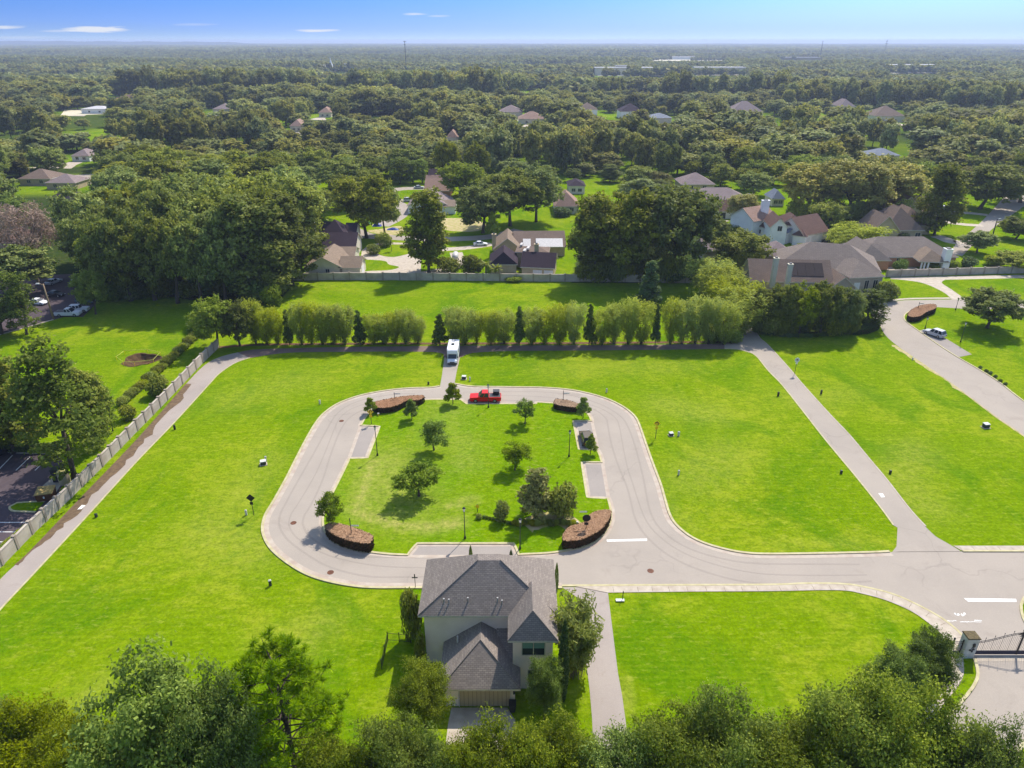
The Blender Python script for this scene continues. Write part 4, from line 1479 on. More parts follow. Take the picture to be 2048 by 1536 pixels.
    for i in range(3):
        rg = np.random.default_rng(820 + i)
        h, R_ = 14.0, 6.4
        lb = broad_lobes(rg, h, R_, 9, .05, .95, (.34, .5))
        P, Nr, t = lobe_leaves(rg, lb, 330)
        proto('wood_low', leaf_mesh('crown', rg, P, Nr, t, 2.7, MT['leaf_far'], .7, .45), None, h, 2 * R_)
    for i in range(2):
        rg = np.random.default_rng(840 + i)
        lb = []
        for k in range(34):
            r = rg.uniform(5.0, 8.0)
            lb.append(((rg.uniform(-48, 48), rg.uniform(-48, 48), rg.uniform(6, 11)), (r, r, r * .8)))
        P, Nr, t = lobe_leaves(rg, lb, 3600)
        proto('wood_clump', leaf_mesh('crown', rg, P, Nr, t, 4.6, MT['leaf_far'], .7, .4), None, 15, 96)


make_protos()
VAR = {}
RD = random.Random(11)


def plant(kind, px, base, top, wpx, label, cat='tree', name=None, group=None, v=None, z0=0.0, pos=None):
    """one tree or shrub standing at a ground place, its height and spread measured from the photograph"""
    p = pos if pos is not None else G(px, base, z0)
    _, _, fw = PX(p.x, p.y, z0)
    al = PITCH + math.atan((top - 768) / FPX)
    h = CAMH - p.y * math.tan(al) - z0
    w = wpx * fw / FPX
    if kind not in ('palm', 'cypress'):
        # seen from above, the far side of a round crown shows over its tip: allow for it
        de = math.atan2(CAMH - h * .6, p.y)
        lo_, hi_ = .3 * h, h
        for _ in range(24):
            m_ = (lo_ + hi_) / 2
            e_ = .6 * m_ * math.cos(de) + math.hypot(.4 * m_ * math.cos(de), .42 * w * math.sin(de))
            lo_, hi_ = (m_, hi_) if e_ < h * math.cos(de) else (lo_, m_)
        h = max(lo_, .45 * h)
    vs = PROTO[kind]
    if v is None:
        v = VAR.get(kind, 0)
        VAR[kind] = v + 1
    crown, trunk, H0, W0 = vs[v % len(vs)]
    # the crown's own depth raises its outline a little above its axis
    sc = (w / W0, w / W0 * RD.uniform(.92, 1.08), max(.5, h) / H0)
    nm = name or {'palm': 'palm_tree', 'pine': 'pine_tree'}.get(kind, 'shrub' if (trunk is None and not kind.startswith('wood')) else 'tree')
    rz = RD.uniform(0, 2 * PI)
    if trunk is None:
        o = put(nm, crown, None, p, rz, sc)
        return tag(o, label, cat, group)
    o = thing(nm, label, cat, p, rz, group)
    o.scale = sc
    put('trunk', trunk, o)
    put('crown', crown, o)
    return o


# ---- the park
for k, px, b, t, w, lb in [
        ('young', 906, 808, 763, 40, 'young upright tree on the park lawn by the front of the red pickup'),
        ('young', 824, 839, 796, 36, 'small round-headed young tree in front of the long russet hedge bed'),
        ('young', 742, 826, 793, 30, 'small pointed young tree at the left tip of the long russet hedge bed'),
        ('park', 868, 900, 839, 66, 'open leafy park tree behind the biggest tree of the park'),
        ('park', 838, 992, 922, 94, 'biggest open-crowned tree of the park, broad with a dark shadow'),
        ('park', 1050, 847, 799, 48, 'light green park tree below the small right hedge bed'),
        ('park', 1030, 940, 883, 66, 'open park tree left of the pole lamp at the right of the park'),
        ('park', 664, 1052, 985, 60, 'small tree at the lower left hedge bed leaning over the road'),
        ('young', 1181, 908, 868, 30, 'small thin tree growing between the two right parking pads'),
        ('young', 1166, 836, 792, 34, 'small pale tree at the right tip of the small hedge bed')]:
    plant(k, px, b, t, w, lb, z0=.1)
plant('magnolia', 1072, 1032, 934, 84, 'golden-brown magnolia, cone-shaped, tallest plant of the park', z0=.1)
plant('shrub', 1121, 1034, 962, 66, 'big round green shrub right beside the golden magnolia', 'shrub', z0=.1)
plant('shrub', 1003, 1042, 1000, 34, 'small bushy shrub at the end of the low dark edging in the park', 'shrub', z0=.1)
plant('shrub', 958, 1037, 1026, 14, 'tiny shrub at the left end of the low dark edging in the park', 'shrub', z0=.1)
for i, px in enumerate(range(968, 1024, 6)):
    plant('shrub_dark', px, 1036 + i * 1.4, 1030 + i * 1.4, 7, 'tiny dark tuft in the low edging left of the golden magnolia', 'plant', 'low_plant', 'dark tufts edging the park bed', z0=.1)
for i, px in enumerate(range(1030, 1150, 9)):
    plant('shrub_gold' if i % 2 else 'shrub', px, 1049 + 3 * math.sin(i * 1.7), 1038, 16, 'low dry plant at the foot of the golden magnolia', 'plant', 'low_plant', 'low plants under the golden magnolia', z0=.1)

# ---- the long row behind the lawn
ORD = ['first', 'second', 'third', 'fourth', 'fifth', 'sixth', 'seventh', 'eighth', 'ninth', 'tenth', 'eleventh', 'twelfth', 'thirteenth', 'fourteenth', 'fifteenth', 'sixteenth',
       'seventeenth', 'eighteenth', 'nineteenth', 'twentieth', 'twenty-first', 'twenty-second', 'twenty-third', 'twenty-fourth', 'twenty-fifth', 'twenty-sixth', 'twenty-seventh',
       'twenty-eighth', 'twenty-ninth', 'thirtieth', 'thirty-first', 'thirty-second', 'thirty-third', 'thirty-fourth', 'thirty-fifth', 'thirty-sixth', 'thirty-seventh', 'thirty-eighth']
row = [512, 534, 556, 604, 624, 646, 668, 690, 748, 768, 790, 812, 836, 908, 930, 954, 982, 1008, 1064, 1090, 1118, 1148, 1204, 1228, 1256, 1282, 1340, 1364, 1390, 1416, 1446]
for i, px in enumerate(row):
    top = 612 + 16 * math.exp(-((px - 850) / 190.0) ** 2) - 10 * max(0, (px - 1200) / 250.0) + RD.uniform(-10, 9)
    plant('pale', px, 688 + RD.uniform(-2, 1.5), top, RD.uniform(38, 56), 'pale feathery tree, %s from the left in the long row above the path' % ORD[i], group='pale trees in the long row')
for i, (px, t, w) in enumerate([(580, 617, 26), (721, 618, 32), (880, 626, 36), (1039, 610, 28), (1178, 606, 28), (1310, 606, 22)]):
    plant('cone', px, 690, t, w, 'dark conical evergreen, %s from the left among the pale row trees' % ORD[i], group='dark evergreens in the long row')
for i, (px, b, t, w) in enumerate([(1420, 600, 520, 92), (1440, 622, 540, 100), (1462, 645, 562, 104), (1478, 668, 584, 96)]):
    plant('pale', px, b, t, w, 'wide yellow-green feathery tree at the row\'s right end, %s from the back' % ORD[i], group='feathery trees at the right end of the row')
plant('cone', 1297, 612, 518, 56, 'bright green cone-shaped tree alone on the bank below the back wall')
for i, px in enumerate([1420, 1445, 1468]):
    plant('shrub_bright', px, 684, 655, 36, 'green shrub under the row\'s right end feathery trees, %s from left' % ORD[i], 'shrub', group='shrubs at the right end of the row')

# ---- between the row and the left grove
for k, px, b, t, w, lb in [
        ('bright', 436, 694, 592, 88, 'vine covered tree at the far end of the left wall'),
        ('oak', 480, 692, 600, 70, 'bushy tree where the left lane turns into the path'),
        ('shrub_bright', 405, 660, 634, 60, 'low spreading bush at the end of the line of shrubs by the sunken hole'),
        ('cypress', 498, 600, 508, 40, 'vine draped dead tree standing out of the left grove'),
        ('shrub_bright', 545, 612, 565, 44, 'bright bush at the right foot of the left grove'),
        ('shrub_dark', 520, 606, 552, 60, 'dark bush at the right foot of the left grove'),
        ('shrub', 318, 790, 748, 46, 'round dark shrub against the wall below the sunken hole'),
        ('shrub', 258, 838, 806, 34, 'ragged shrub against the wall behind the mossy trees'),
        ('tall', 30, 905, 705, 140, 'big dark tree at the left edge above the dark car park'),
        ('airy', 150, 955, 690, 150, 'tall thin-crowned tree leaning on the wall behind the dumpster'),
        ('tall', 196, 892, 742, 74, 'dark moss hung tree beside the wall, right of the tall thin one'),
        ('airy', 226, 862, 770, 40, 'slim dark tree close to the wall, smallest of the three there'),
        ('airy', 54, 669, 548, 78, 'slim light tree on the grass edge left of the wooden light pole'),
        ('bright', 192, 628, 540, 62, 'vine topped tree beside the parked blue car'),
        ('oak', 4, 668, 590, 100, 'dark round tree at the left edge over the pale kerb'),
        ('oak', 36, 592, 490, 150, 'broad oak behind the slim light tree in the upper car park'),
        ('bare', 76, 565, 392, 118, 'leafless pinkish grey mossy tree behind the upper car park'),
        ('bright', 24, 480, 384, 90, 'bright green tree left of the leafless mossy tree')]:
    c = 'shrub' if k.startswith('shrub') else 'tree'
    plant(k, px, b, t, w, lb, c)
for i in range(26):
    f = i / 25
    px, py = 400 - 155 * f, 668 + 142 * f
    plant('shrub' if i % 3 else 'shrub_gold', px, py, py - 12 - 6 * RD.random(), 22, 'low bush in the line of shrubs beside the left wall', 'shrub', 'shrub', 'shrubs lined along the left wall')
for i in range(22):
    f = i / 21
    px, py = 122 - 128 * f, 1003 + 104 * f
    plant('shrub_bright' if i % 2 else 'shrub', px, py, py - 11, 22, 'low green bush between the dark car park and the wall', 'shrub', 'shrub', 'bushes between car park and wall')
for i in range(9):
    plant('shrub_dark', -4 + i * 14, 902, 884, 26, 'dark clipped bush at the back of the dark car park', 'shrub', 'shrub', 'bushes behind the dark car park')

# ---- the great grove on the left and its front trees
grove = [(236, 594, 452, 104), (262, 602, 425, 120), (310, 600, 440, 130), (356, 606, 420, 120), (404, 606, 432, 125), (452, 604, 415, 120), (500, 598, 400, 125), (548, 592, 405, 120), (585, 570, 395, 110),
         (204, 552, 424, 100), (252, 556, 400, 120), (300, 560, 385, 130), (360, 560, 375, 130), (420, 560, 380, 130), (480, 556, 372, 130), (540, 550, 360, 130),
         (200, 528, 372, 130), (270, 522, 372, 130), (340, 520, 352, 140), (410, 516, 345, 140), (470, 510, 350, 130), (530, 505, 345, 130), (590, 480, 338, 130), (612, 510, 368, 90)]
for i, (px, b, t, w) in enumerate(grove):
    rowname = 'front' if i < 9 else ('middle' if i < 16 else 'back')
    k = i if i < 9 else (i - 9 if i < 16 else i - 16)
    plant('tall' if i in (6, 7, 8, 23) else 'oak', px, b, t, w, 'big dark oak of the left grove, %s from the left in its %s rank' % (ORD[k], rowname), group='oaks of the left grove')

for i in range(19):
    px = 205 + i * 19.5
    plant('shrub_dark' if i % 3 else 'shrub', px, 594 + 7 * math.sin(px * .011) + 4 * math.sin(i * 2.3), 556 + 9 * math.sin(i * 1.7), 46, 'dark undergrowth bush at the foot of the left grove', 'shrub', 'shrub', 'undergrowth of the left grove')
# ---- trees among the houses
for k, px, b, t, w, lb in [
        ('tall', 858, 547, 388, 98, 'tall leafy tree rising behind the wall between the tan and dark roofed houses'),
        ('shrub', 898, 546, 512, 50, 'shrub at the right foot of the tall leafy tree by the wall'),
        ('oak', 733, 476, 348, 116, 'dark rounded oak above the dark roofed left house'),
        ('oak', 770, 470, 372, 70, 'dark oak standing over the blue tarps'),
        ('shrub', 768, 492, 462, 36, 'small dark tree at the bend of the pale drive'),
        ('oak', 966, 466, 364, 112, 'dark broad oak right of the white gabled house'),
        ('young', 985, 478, 424, 34, 'light green small tree behind the middle house chimney'),
        ('oak', 1020, 452, 338, 116, 'broad oak behind the middle house, left of two'),
        ('oak', 1072, 444, 332, 100, 'broad oak behind the middle house, right of two'),
        ('shrub_dark', 1124, 432, 412, 40, 'dark clipped tree on the sunny lawn behind the middle house'),
        ('oak', 1228, 562, 376, 160, 'huge dark tree mass right of the middle house, left half'),
        ('oak', 1345, 560, 372, 160, 'huge dark tree mass right of the middle house, right half'),
        ('tall', 1188, 562, 420, 92, 'dark tree at the left flank of the huge tree mass'),
        ('russet', 1288, 562, 430, 100, 'reddish vine hung tree in the middle of the huge tree mass'),
        ('shrub_bright', 1160, 480, 452, 50, 'bright bush at the left edge of the huge tree mass'),
        ('shrub_dark', 1392, 562, 520, 60, 'dark bush under the right of the huge tree mass'),
        ('shrub_dark', 1345, 562, 530, 60, 'dark bush under the middle of the huge tree mass'),
        ('oak', 1476, 545, 458, 118, 'dark oak left of the brown chimney house'),
        ('palebroad', 1490, 556, 500, 50, 'yellow-green small tree in front of the dark oak by the chimney house'),
        ('russet', 1482, 446, 386, 62, 'round brownish tree between the tan roof and the white house'),
        ('shrub_dark', 1446, 462, 446, 40, 'clipped dark bush on the lawn below the round brownish tree'),
        ('shrub_dark', 1470, 466, 448, 40, 'second clipped dark bush below the round brownish tree'),
        ('palebroad', 1718, 492, 446, 104, 'golden spreading tree between the white house and the tan house'),
        ('palebroad', 1682, 498, 456, 66, 'smaller golden tree left of the golden spreading one'),
        ('oak', 1606, 512, 486, 40, 'round bush tree behind the chimney house roof'),
        ('shrub_dark', 1802, 478, 462, 34, 'round clipped bush before the tan house garage'),
        ('shrub_dark', 1798, 542, 516, 30, 'dark bush against the brick wall by the pool'),
        ('shrub_gold', 1872, 538, 522, 40, 'pale bush behind the right wall near the porch'),
        ('shrub_bright', 1905, 536, 518, 30, 'bright bush by the right wall near the white chimney'),
        ('shrub_dark', 1936, 534, 512, 34, 'dark round bush behind the right wall'),
        ('oak', 1953, 506, 462, 70, 'round tree in the garden right of the brick house'),
        ('oak', 2032, 478, 432, 70, 'tree at the right edge beside the wide street'),
        ('oak', 2024, 540, 502, 76, 'leafy tree at the right edge above the wall'),
        ('shrub_bright', 1985, 530, 508, 40, 'bright bush between the two garden trees at the right'),
        ('russet', 1620, 432, 322, 132, 'big hazy oak behind the white house, first of three'),
        ('russet', 1700, 440, 312, 140, 'big hazy oak behind the white house, middle of three'),
        ('russet', 1772, 430, 316, 126, 'big hazy oak behind the white house, last of three'),
        ('oak', 1655, 458, 402, 74, 'leafy tree between the white house and the three hazy oaks'),
        ('oak', 640, 436, 378, 70, 'oak behind the dark purple roofed house, left one'),
        ('oak', 694, 418, 350, 70, 'oak behind the dark purple roofed house, right one'),
        ('tall', 1868, 470, 330, 84, 'tall thin pine-like tree beside the upper tan house'),
        ('oak', 1960, 418, 326, 130, 'dark oak behind the curved drive at the upper right'),
        ('oak', 2040, 405, 330, 110, 'dark oak at the right edge behind the wide street'),
        ('palm', 1084, 372, 350, 18, 'small palm by the dark far roof behind the middle oaks'),
        ('palm', 1244, 380, 356, 26, 'palm with drooping fronds below the far trees'),
        ('palm', 783, 503, 482, 13, 'small dark palm in a white bed on the oval lawn'),
        ('palm', 972, 556, 524, 34, 'pale palm behind the wall, left of the middle house'),
        ('palm', 992, 560, 532, 30, 'second pale palm behind the wall, at the corner of the middle house'),
        ('shrub', 945, 548, 506, 48, 'rounded green tree left of the pale palms'),
        ('shrub_bright', 1028, 562, 548, 40, 'leafy vine heap on the back wall before the middle house'),
        ('shrub', 748, 508, 486, 30, 'dark shrub at the left end of the pale drive'),
        ('shrub_bright', 716, 532, 512, 18, 'small palm-like shrub at the corner of the tan house'),
        ('shrub_gold', 766, 558, 545, 18, 'yellowish shrub behind the wall below the lawn wedge'),
        ('airy', 800, 368, 316, 48, 'slim trunked tree on the shaded lawn at the top of the side street'),
        ('airy', 826, 366, 322, 40, 'second slim trunked tree on the shaded lawn'),
        ('airy', 845, 366, 318, 36, 'third slim trunked tree on the shaded lawn'),
        ('bright', 928, 400, 322, 92, 'light green tree right of the orange brick house')]:
    c = 'shrub' if k.startswith('shrub') else 'tree'
    if k == 'palm':
        c = 'palm'
    plant(k, px, b, t, w, lb, c)
# the screen of trees before the chimney house and its hedges
for i, (px, b, t, w, k) in enumerate([(1522, 664, 572, 64, 'oak'), (1558, 668, 566, 68, 'oak'), (1598, 670, 562, 72, 'bright'), (1640, 670, 566, 70, 'oak'), (1682, 668, 574, 66, 'oak'), (1738, 652, 580, 76, 'airy')]):
    plant(k, px, b, t, w, 'tree of the dense screen before the chimney house, %s from the left' % ORD[i], group='tree screen before the chimney house')
for i, px in enumerate(range(1518, 1700, 20)):
    plant('shrub', px, 667 + 4 * math.sin(i), 618 + 6 * math.sin(i * 2.1), 38, 'dark undergrowth bush between the trunks of the tree screen', 'shrub', 'shrub', 'undergrowth of the tree screen')
for i, px in enumerate(range(1590, 1830, 19)):
    plant('shrub', px, 436 + 9 * math.sin(i * 1.3), 400 + 6 * math.sin(i * 2.7), 40, 'dark undergrowth bush below the three hazy oaks', 'shrub', 'shrub', 'undergrowth below the three hazy oaks')
for i, px in enumerate(range(1170, 1400, 21)):
    plant('shrub', px, 562 + 2 * math.sin(i), 512 + 8 * math.sin(i * 2.1), 42, 'dark undergrowth bush below the huge tree mass', 'shrub', 'shrub', 'undergrowth below the huge tree mass')
plant('shrub', 1772, 600, 558, 44, 'leafy bush at the right corner of the chimney house', 'shrub')
for i in range(15):
    px = 1512 + i * 13
    plant('shrub_dark', px, 664 + 10 * math.sin(i / 14 * PI), 656 + 10 * math.sin(i / 14 * PI), 18, 'low dark bush in the edging under the tree screen', 'shrub', 'shrub', 'edging bushes under the tree screen')
plant('oak', 1974, 656, 578, 104, 'dark spreading tree on the lawn by the right road')
for i, (px, py) in enumerate([(1960, 737), (1972, 744), (1980, 748), (1990, 755), (2000, 763), (2010, 770)]):
    plant('shrub_dark', px, py, py - 6, 9, 'tiny dark plant in the bare strip beside the right road', 'plant', 'low_plant', 'dark plants beside the right road')

# ---- around the big house
for k, px, b, t, w, lb, c in [
        ('shrub', 826, 1275, 1168, 44, 'tall dark green shrub against the left wall of the big house', 'shrub'),
        ('shrub', 842, 1330, 1262, 24, 'thin dark shrub beside the left wall of the big house', 'shrub'),
        ('fg', 852, 1462, 1314, 112, 'leafy light green tree left of the tan garage door', 'tree'),
        ('fg_dark', 1088, 1440, 1308, 76, 'dark dense tree in front of the right wing window', 'tree'),
        ('cypress', 1124, 1400, 1240, 22, 'slim dark cypress at the right wall of the big house', 'cypress'),
        ('cypress', 1112, 1184, 1126, 9, 'slim cypress tip at the back right corner of the big house', 'cypress'),
        ('cypress', 942, 1130, 1091, 8, 'cypress tip behind the ridge of the big house', 'cypress'),
        ('cypress', 1022, 1130, 1100, 8, 'cypress tip behind the big roof, right of the ridge', 'cypress'),
        ('bamboo', 1150, 1345, 1172, 112, 'yellow-green drooping bamboo clump right of the big house', 'bamboo')]:
    plant(k, px, b, t, w, lb, c, {'bamboo': 'bamboo_clump', 'cypress': 'cypress'}.get(k))

# ---- foreground trees
for k, px, b, t, w, lb in [
        ('fg_olive', 20, 1640, 1396, 190, 'olive-green bushy tree in the bottom left corner'),
        ('fg_olive', 128, 1650, 1402, 190, 'olive-green bushy tree, second from the bottom left corner'),
        ('fg_olive', 214, 1690, 1424, 170, 'olive-green bushy tree at the foot of the big dark tree'),
        ('fg_dark', 384, 1680, 1292, 262, 'big dark tree with upright top left of the foreground pine'),
        ('pine', 605, 1620, 1282, 226, 'tall foreground pine with tufted needles'),
        ('fg', 492, 1700, 1346, 150, 'grey-green tree between the big dark tree and the pine'),
        ('fg', 700, 1700, 1448, 130, 'thin leafy tree just right of the foreground pine'),
        ('fg', 800, 1680, 1420, 150, 'leafy tree at the bottom left of the garage apron'),
        ('fg', 850, 1720, 1470, 150, 'low leafy tree at the bottom edge left of the apron'),
        ('fg', 1005, 1690, 1418, 165, 'light leafy tree at the bottom edge in front of the apron'),
        ('fg', 945, 1700, 1452, 130, 'pale leafy tree at the bottom edge over the garage apron'),
        ('fg', 1100, 1690, 1440, 170, 'light leafy tree at the bottom edge right of the apron'),
        ('fg', 1210, 1700, 1452, 170, 'leafy tree at the bottom edge across the driveway strip'),
        ('fg', 1320, 1690, 1404, 190, 'leafy tree at the bottom edge right of the driveway strip'),
        ('fg', 1420, 1690, 1386, 200, 'round leafy tree below the fenced lawn corner at the bottom'),
        ('fg', 1540, 1690, 1404, 200, 'leafy tree at the bottom, between the round one and the tall right group'),
        ('fg', 1640, 1670, 1354, 210, 'leafy tree at the left of the tall right foreground group'),
        ('fg', 1738, 1650, 1330, 210, 'tallest leafy tree of the right foreground group'),
        ('fg', 1830, 1690, 1408, 190, 'leafy tree at the right of the right foreground group'),
        ('fg', 1895, 1720, 1440, 130, 'leafy tree overhanging the exit road at the bottom'),
        ('fg_dark', 1775, 1420, 1292, 100, 'dark round tree left of the one beside the gate'),
        ('fg_dark', 1830, 1388, 1256, 104, 'dark round tree beside the iron gate')]:
    plant(k, px, b, t, w, lb)
for i, (px, py) in enumerate([(1866, 1370), (1884, 1320), (1890, 1296)]):
    plant('shrub', px, py, py - 22, 26, ('low shrub by the sidewalk below the gate', 'low shrub at the foot of the gate rail', 'small shrub at the sidewalk corner by the gate')[i], 'shrub')

# ---- clipped hedge beds with russet tops


def hedge(label, pxs, hgt, z0, seed, mat='hedge_brown'):
    rg = np.random.default_rng(seed)
    ln = smooth_line(gl(pxs, z0), closed=True)
    poly = [(p.x, p.y) for p in ln]
    xs, ys = [p[0] for p in poly], [p[1] for p in poly]
    X, Y = rg.uniform(min(xs), max(xs), 60000), rg.uniform(min(ys), max(ys), 60000)
    ok = np_in_poly(X, Y, poly)
    ar = (max(xs) - min(xs)) * (max(ys) - min(ys)) * ok.mean()
    X, Y = X[ok], Y[ok]
    n = min(len(X), int(ar * 210))
    top = np.stack([X[:n], Y[:n], z0 + hgt + rg.uniform(-.07, .02, n)], 1)
    n2 = int(len(ln) * hgt * 60)
    i = rg.integers(0, len(ln), n2)
    f = rg.random(n2)
    A = np.array([tuple(p) for p in ln])
    B = np.roll(A, -1, 0)
    P = A[i] + (B[i] - A[i]) * f[:, None]
    d = unit(B[i] - A[i])
    out = np.stack([d[:, 1], -d[:, 0], d[:, 2] * 0], 1)
    cx, cy_ = np.mean(xs), np.mean(ys)
    sgn = np.sign(np.mean((A[:, 0] - cx) * (np.roll(A, -1, 0) - A)[:, 1] - (A[:, 1] - cy_) * (np.roll(A, -1, 0) - A)[:, 0]))
    out *= sgn
    P[:, 2] = z0 + rg.random(n2) * hgt
    P += out * rg.uniform(-.12, .05, n2)[:, None]
    c = Vector((cx, cy_, 0))
    off = np.array([cx, cy_, 0])
    o = thing('hedge_bed', label, 'hedge', c)
    lo = [Vector((cx + (p.x - cx) * .93, cy_ + (p.y - cy_) * .93, 0)) for p in ln]
    cap = MB().poly([(p.x - cx, p.y - cy_, z0 + hgt - .1) for p in (lo if sgn > 0 else lo[::-1])])
    core = MB()
    for k in range(len(lo)):
        a, b = lo[k], lo[(k + 1) % len(lo)]
        core.poly([(a.x - cx, a.y - cy_, z0), (b.x - cx, b.y - cy_, z0), (b.x - cx, b.y - cy_, z0 + hgt - .1), (a.x - cx, a.y - cy_, z0 + hgt - .1)])
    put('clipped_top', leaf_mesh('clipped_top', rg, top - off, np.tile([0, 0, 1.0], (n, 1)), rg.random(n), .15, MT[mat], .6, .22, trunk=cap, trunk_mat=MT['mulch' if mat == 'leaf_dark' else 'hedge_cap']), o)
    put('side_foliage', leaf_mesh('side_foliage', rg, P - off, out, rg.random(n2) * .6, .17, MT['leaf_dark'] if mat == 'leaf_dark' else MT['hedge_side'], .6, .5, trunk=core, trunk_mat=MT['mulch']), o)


hedge('long russet clipped hedge bed at the upper left of the park', [(745, 820), (752, 826), (770, 827), (795, 822), (815, 812), (838, 811), (850, 804), (846, 801), (810, 803), (775, 809), (752, 814)], 1.15, .1, 1)
hedge('small russet clipped hedge bed at the upper right of the park', [(1107, 812), (1108, 818), (1135, 824), (1158, 825), (1163, 821), (1140, 812), (1112, 808)], 1.1, .1, 2)
hedge('russet clipped hedge bed at the lower left of the park with a sign post', [(652, 1068), (662, 1082), (690, 1096), (722, 1104), (742, 1104), (748, 1090), (730, 1080), (695, 1068), (665, 1062)], 1.5, .1, 3)
hedge('russet clipped hedge bed at the lower right of the park round a sign', [(1124, 1089), (1126, 1098), (1150, 1098), (1180, 1088), (1206, 1070), (1219, 1048), (1220, 1036), (1196, 1037), (1180, 1044), (1168, 1060), (1138, 1070)], 1.4, .1, 4)
hedge('russet clipped hedge bed at the bend of the right road', [(1813, 638), (1820, 644), (1838, 642), (1850, 634), (1869, 626), (1866, 618), (1840, 620), (1822, 628)], 1.3, .1, 5)
hedge('dark clipped hedge bed beside the tree screen', [(1700, 664), (1706, 670), (1735, 668), (1756, 660), (1757, 650), (1735, 646), (1715, 652)], 1.2, 0, 6, 'leaf_dark')

# ------------------------------------------------------------------ houses


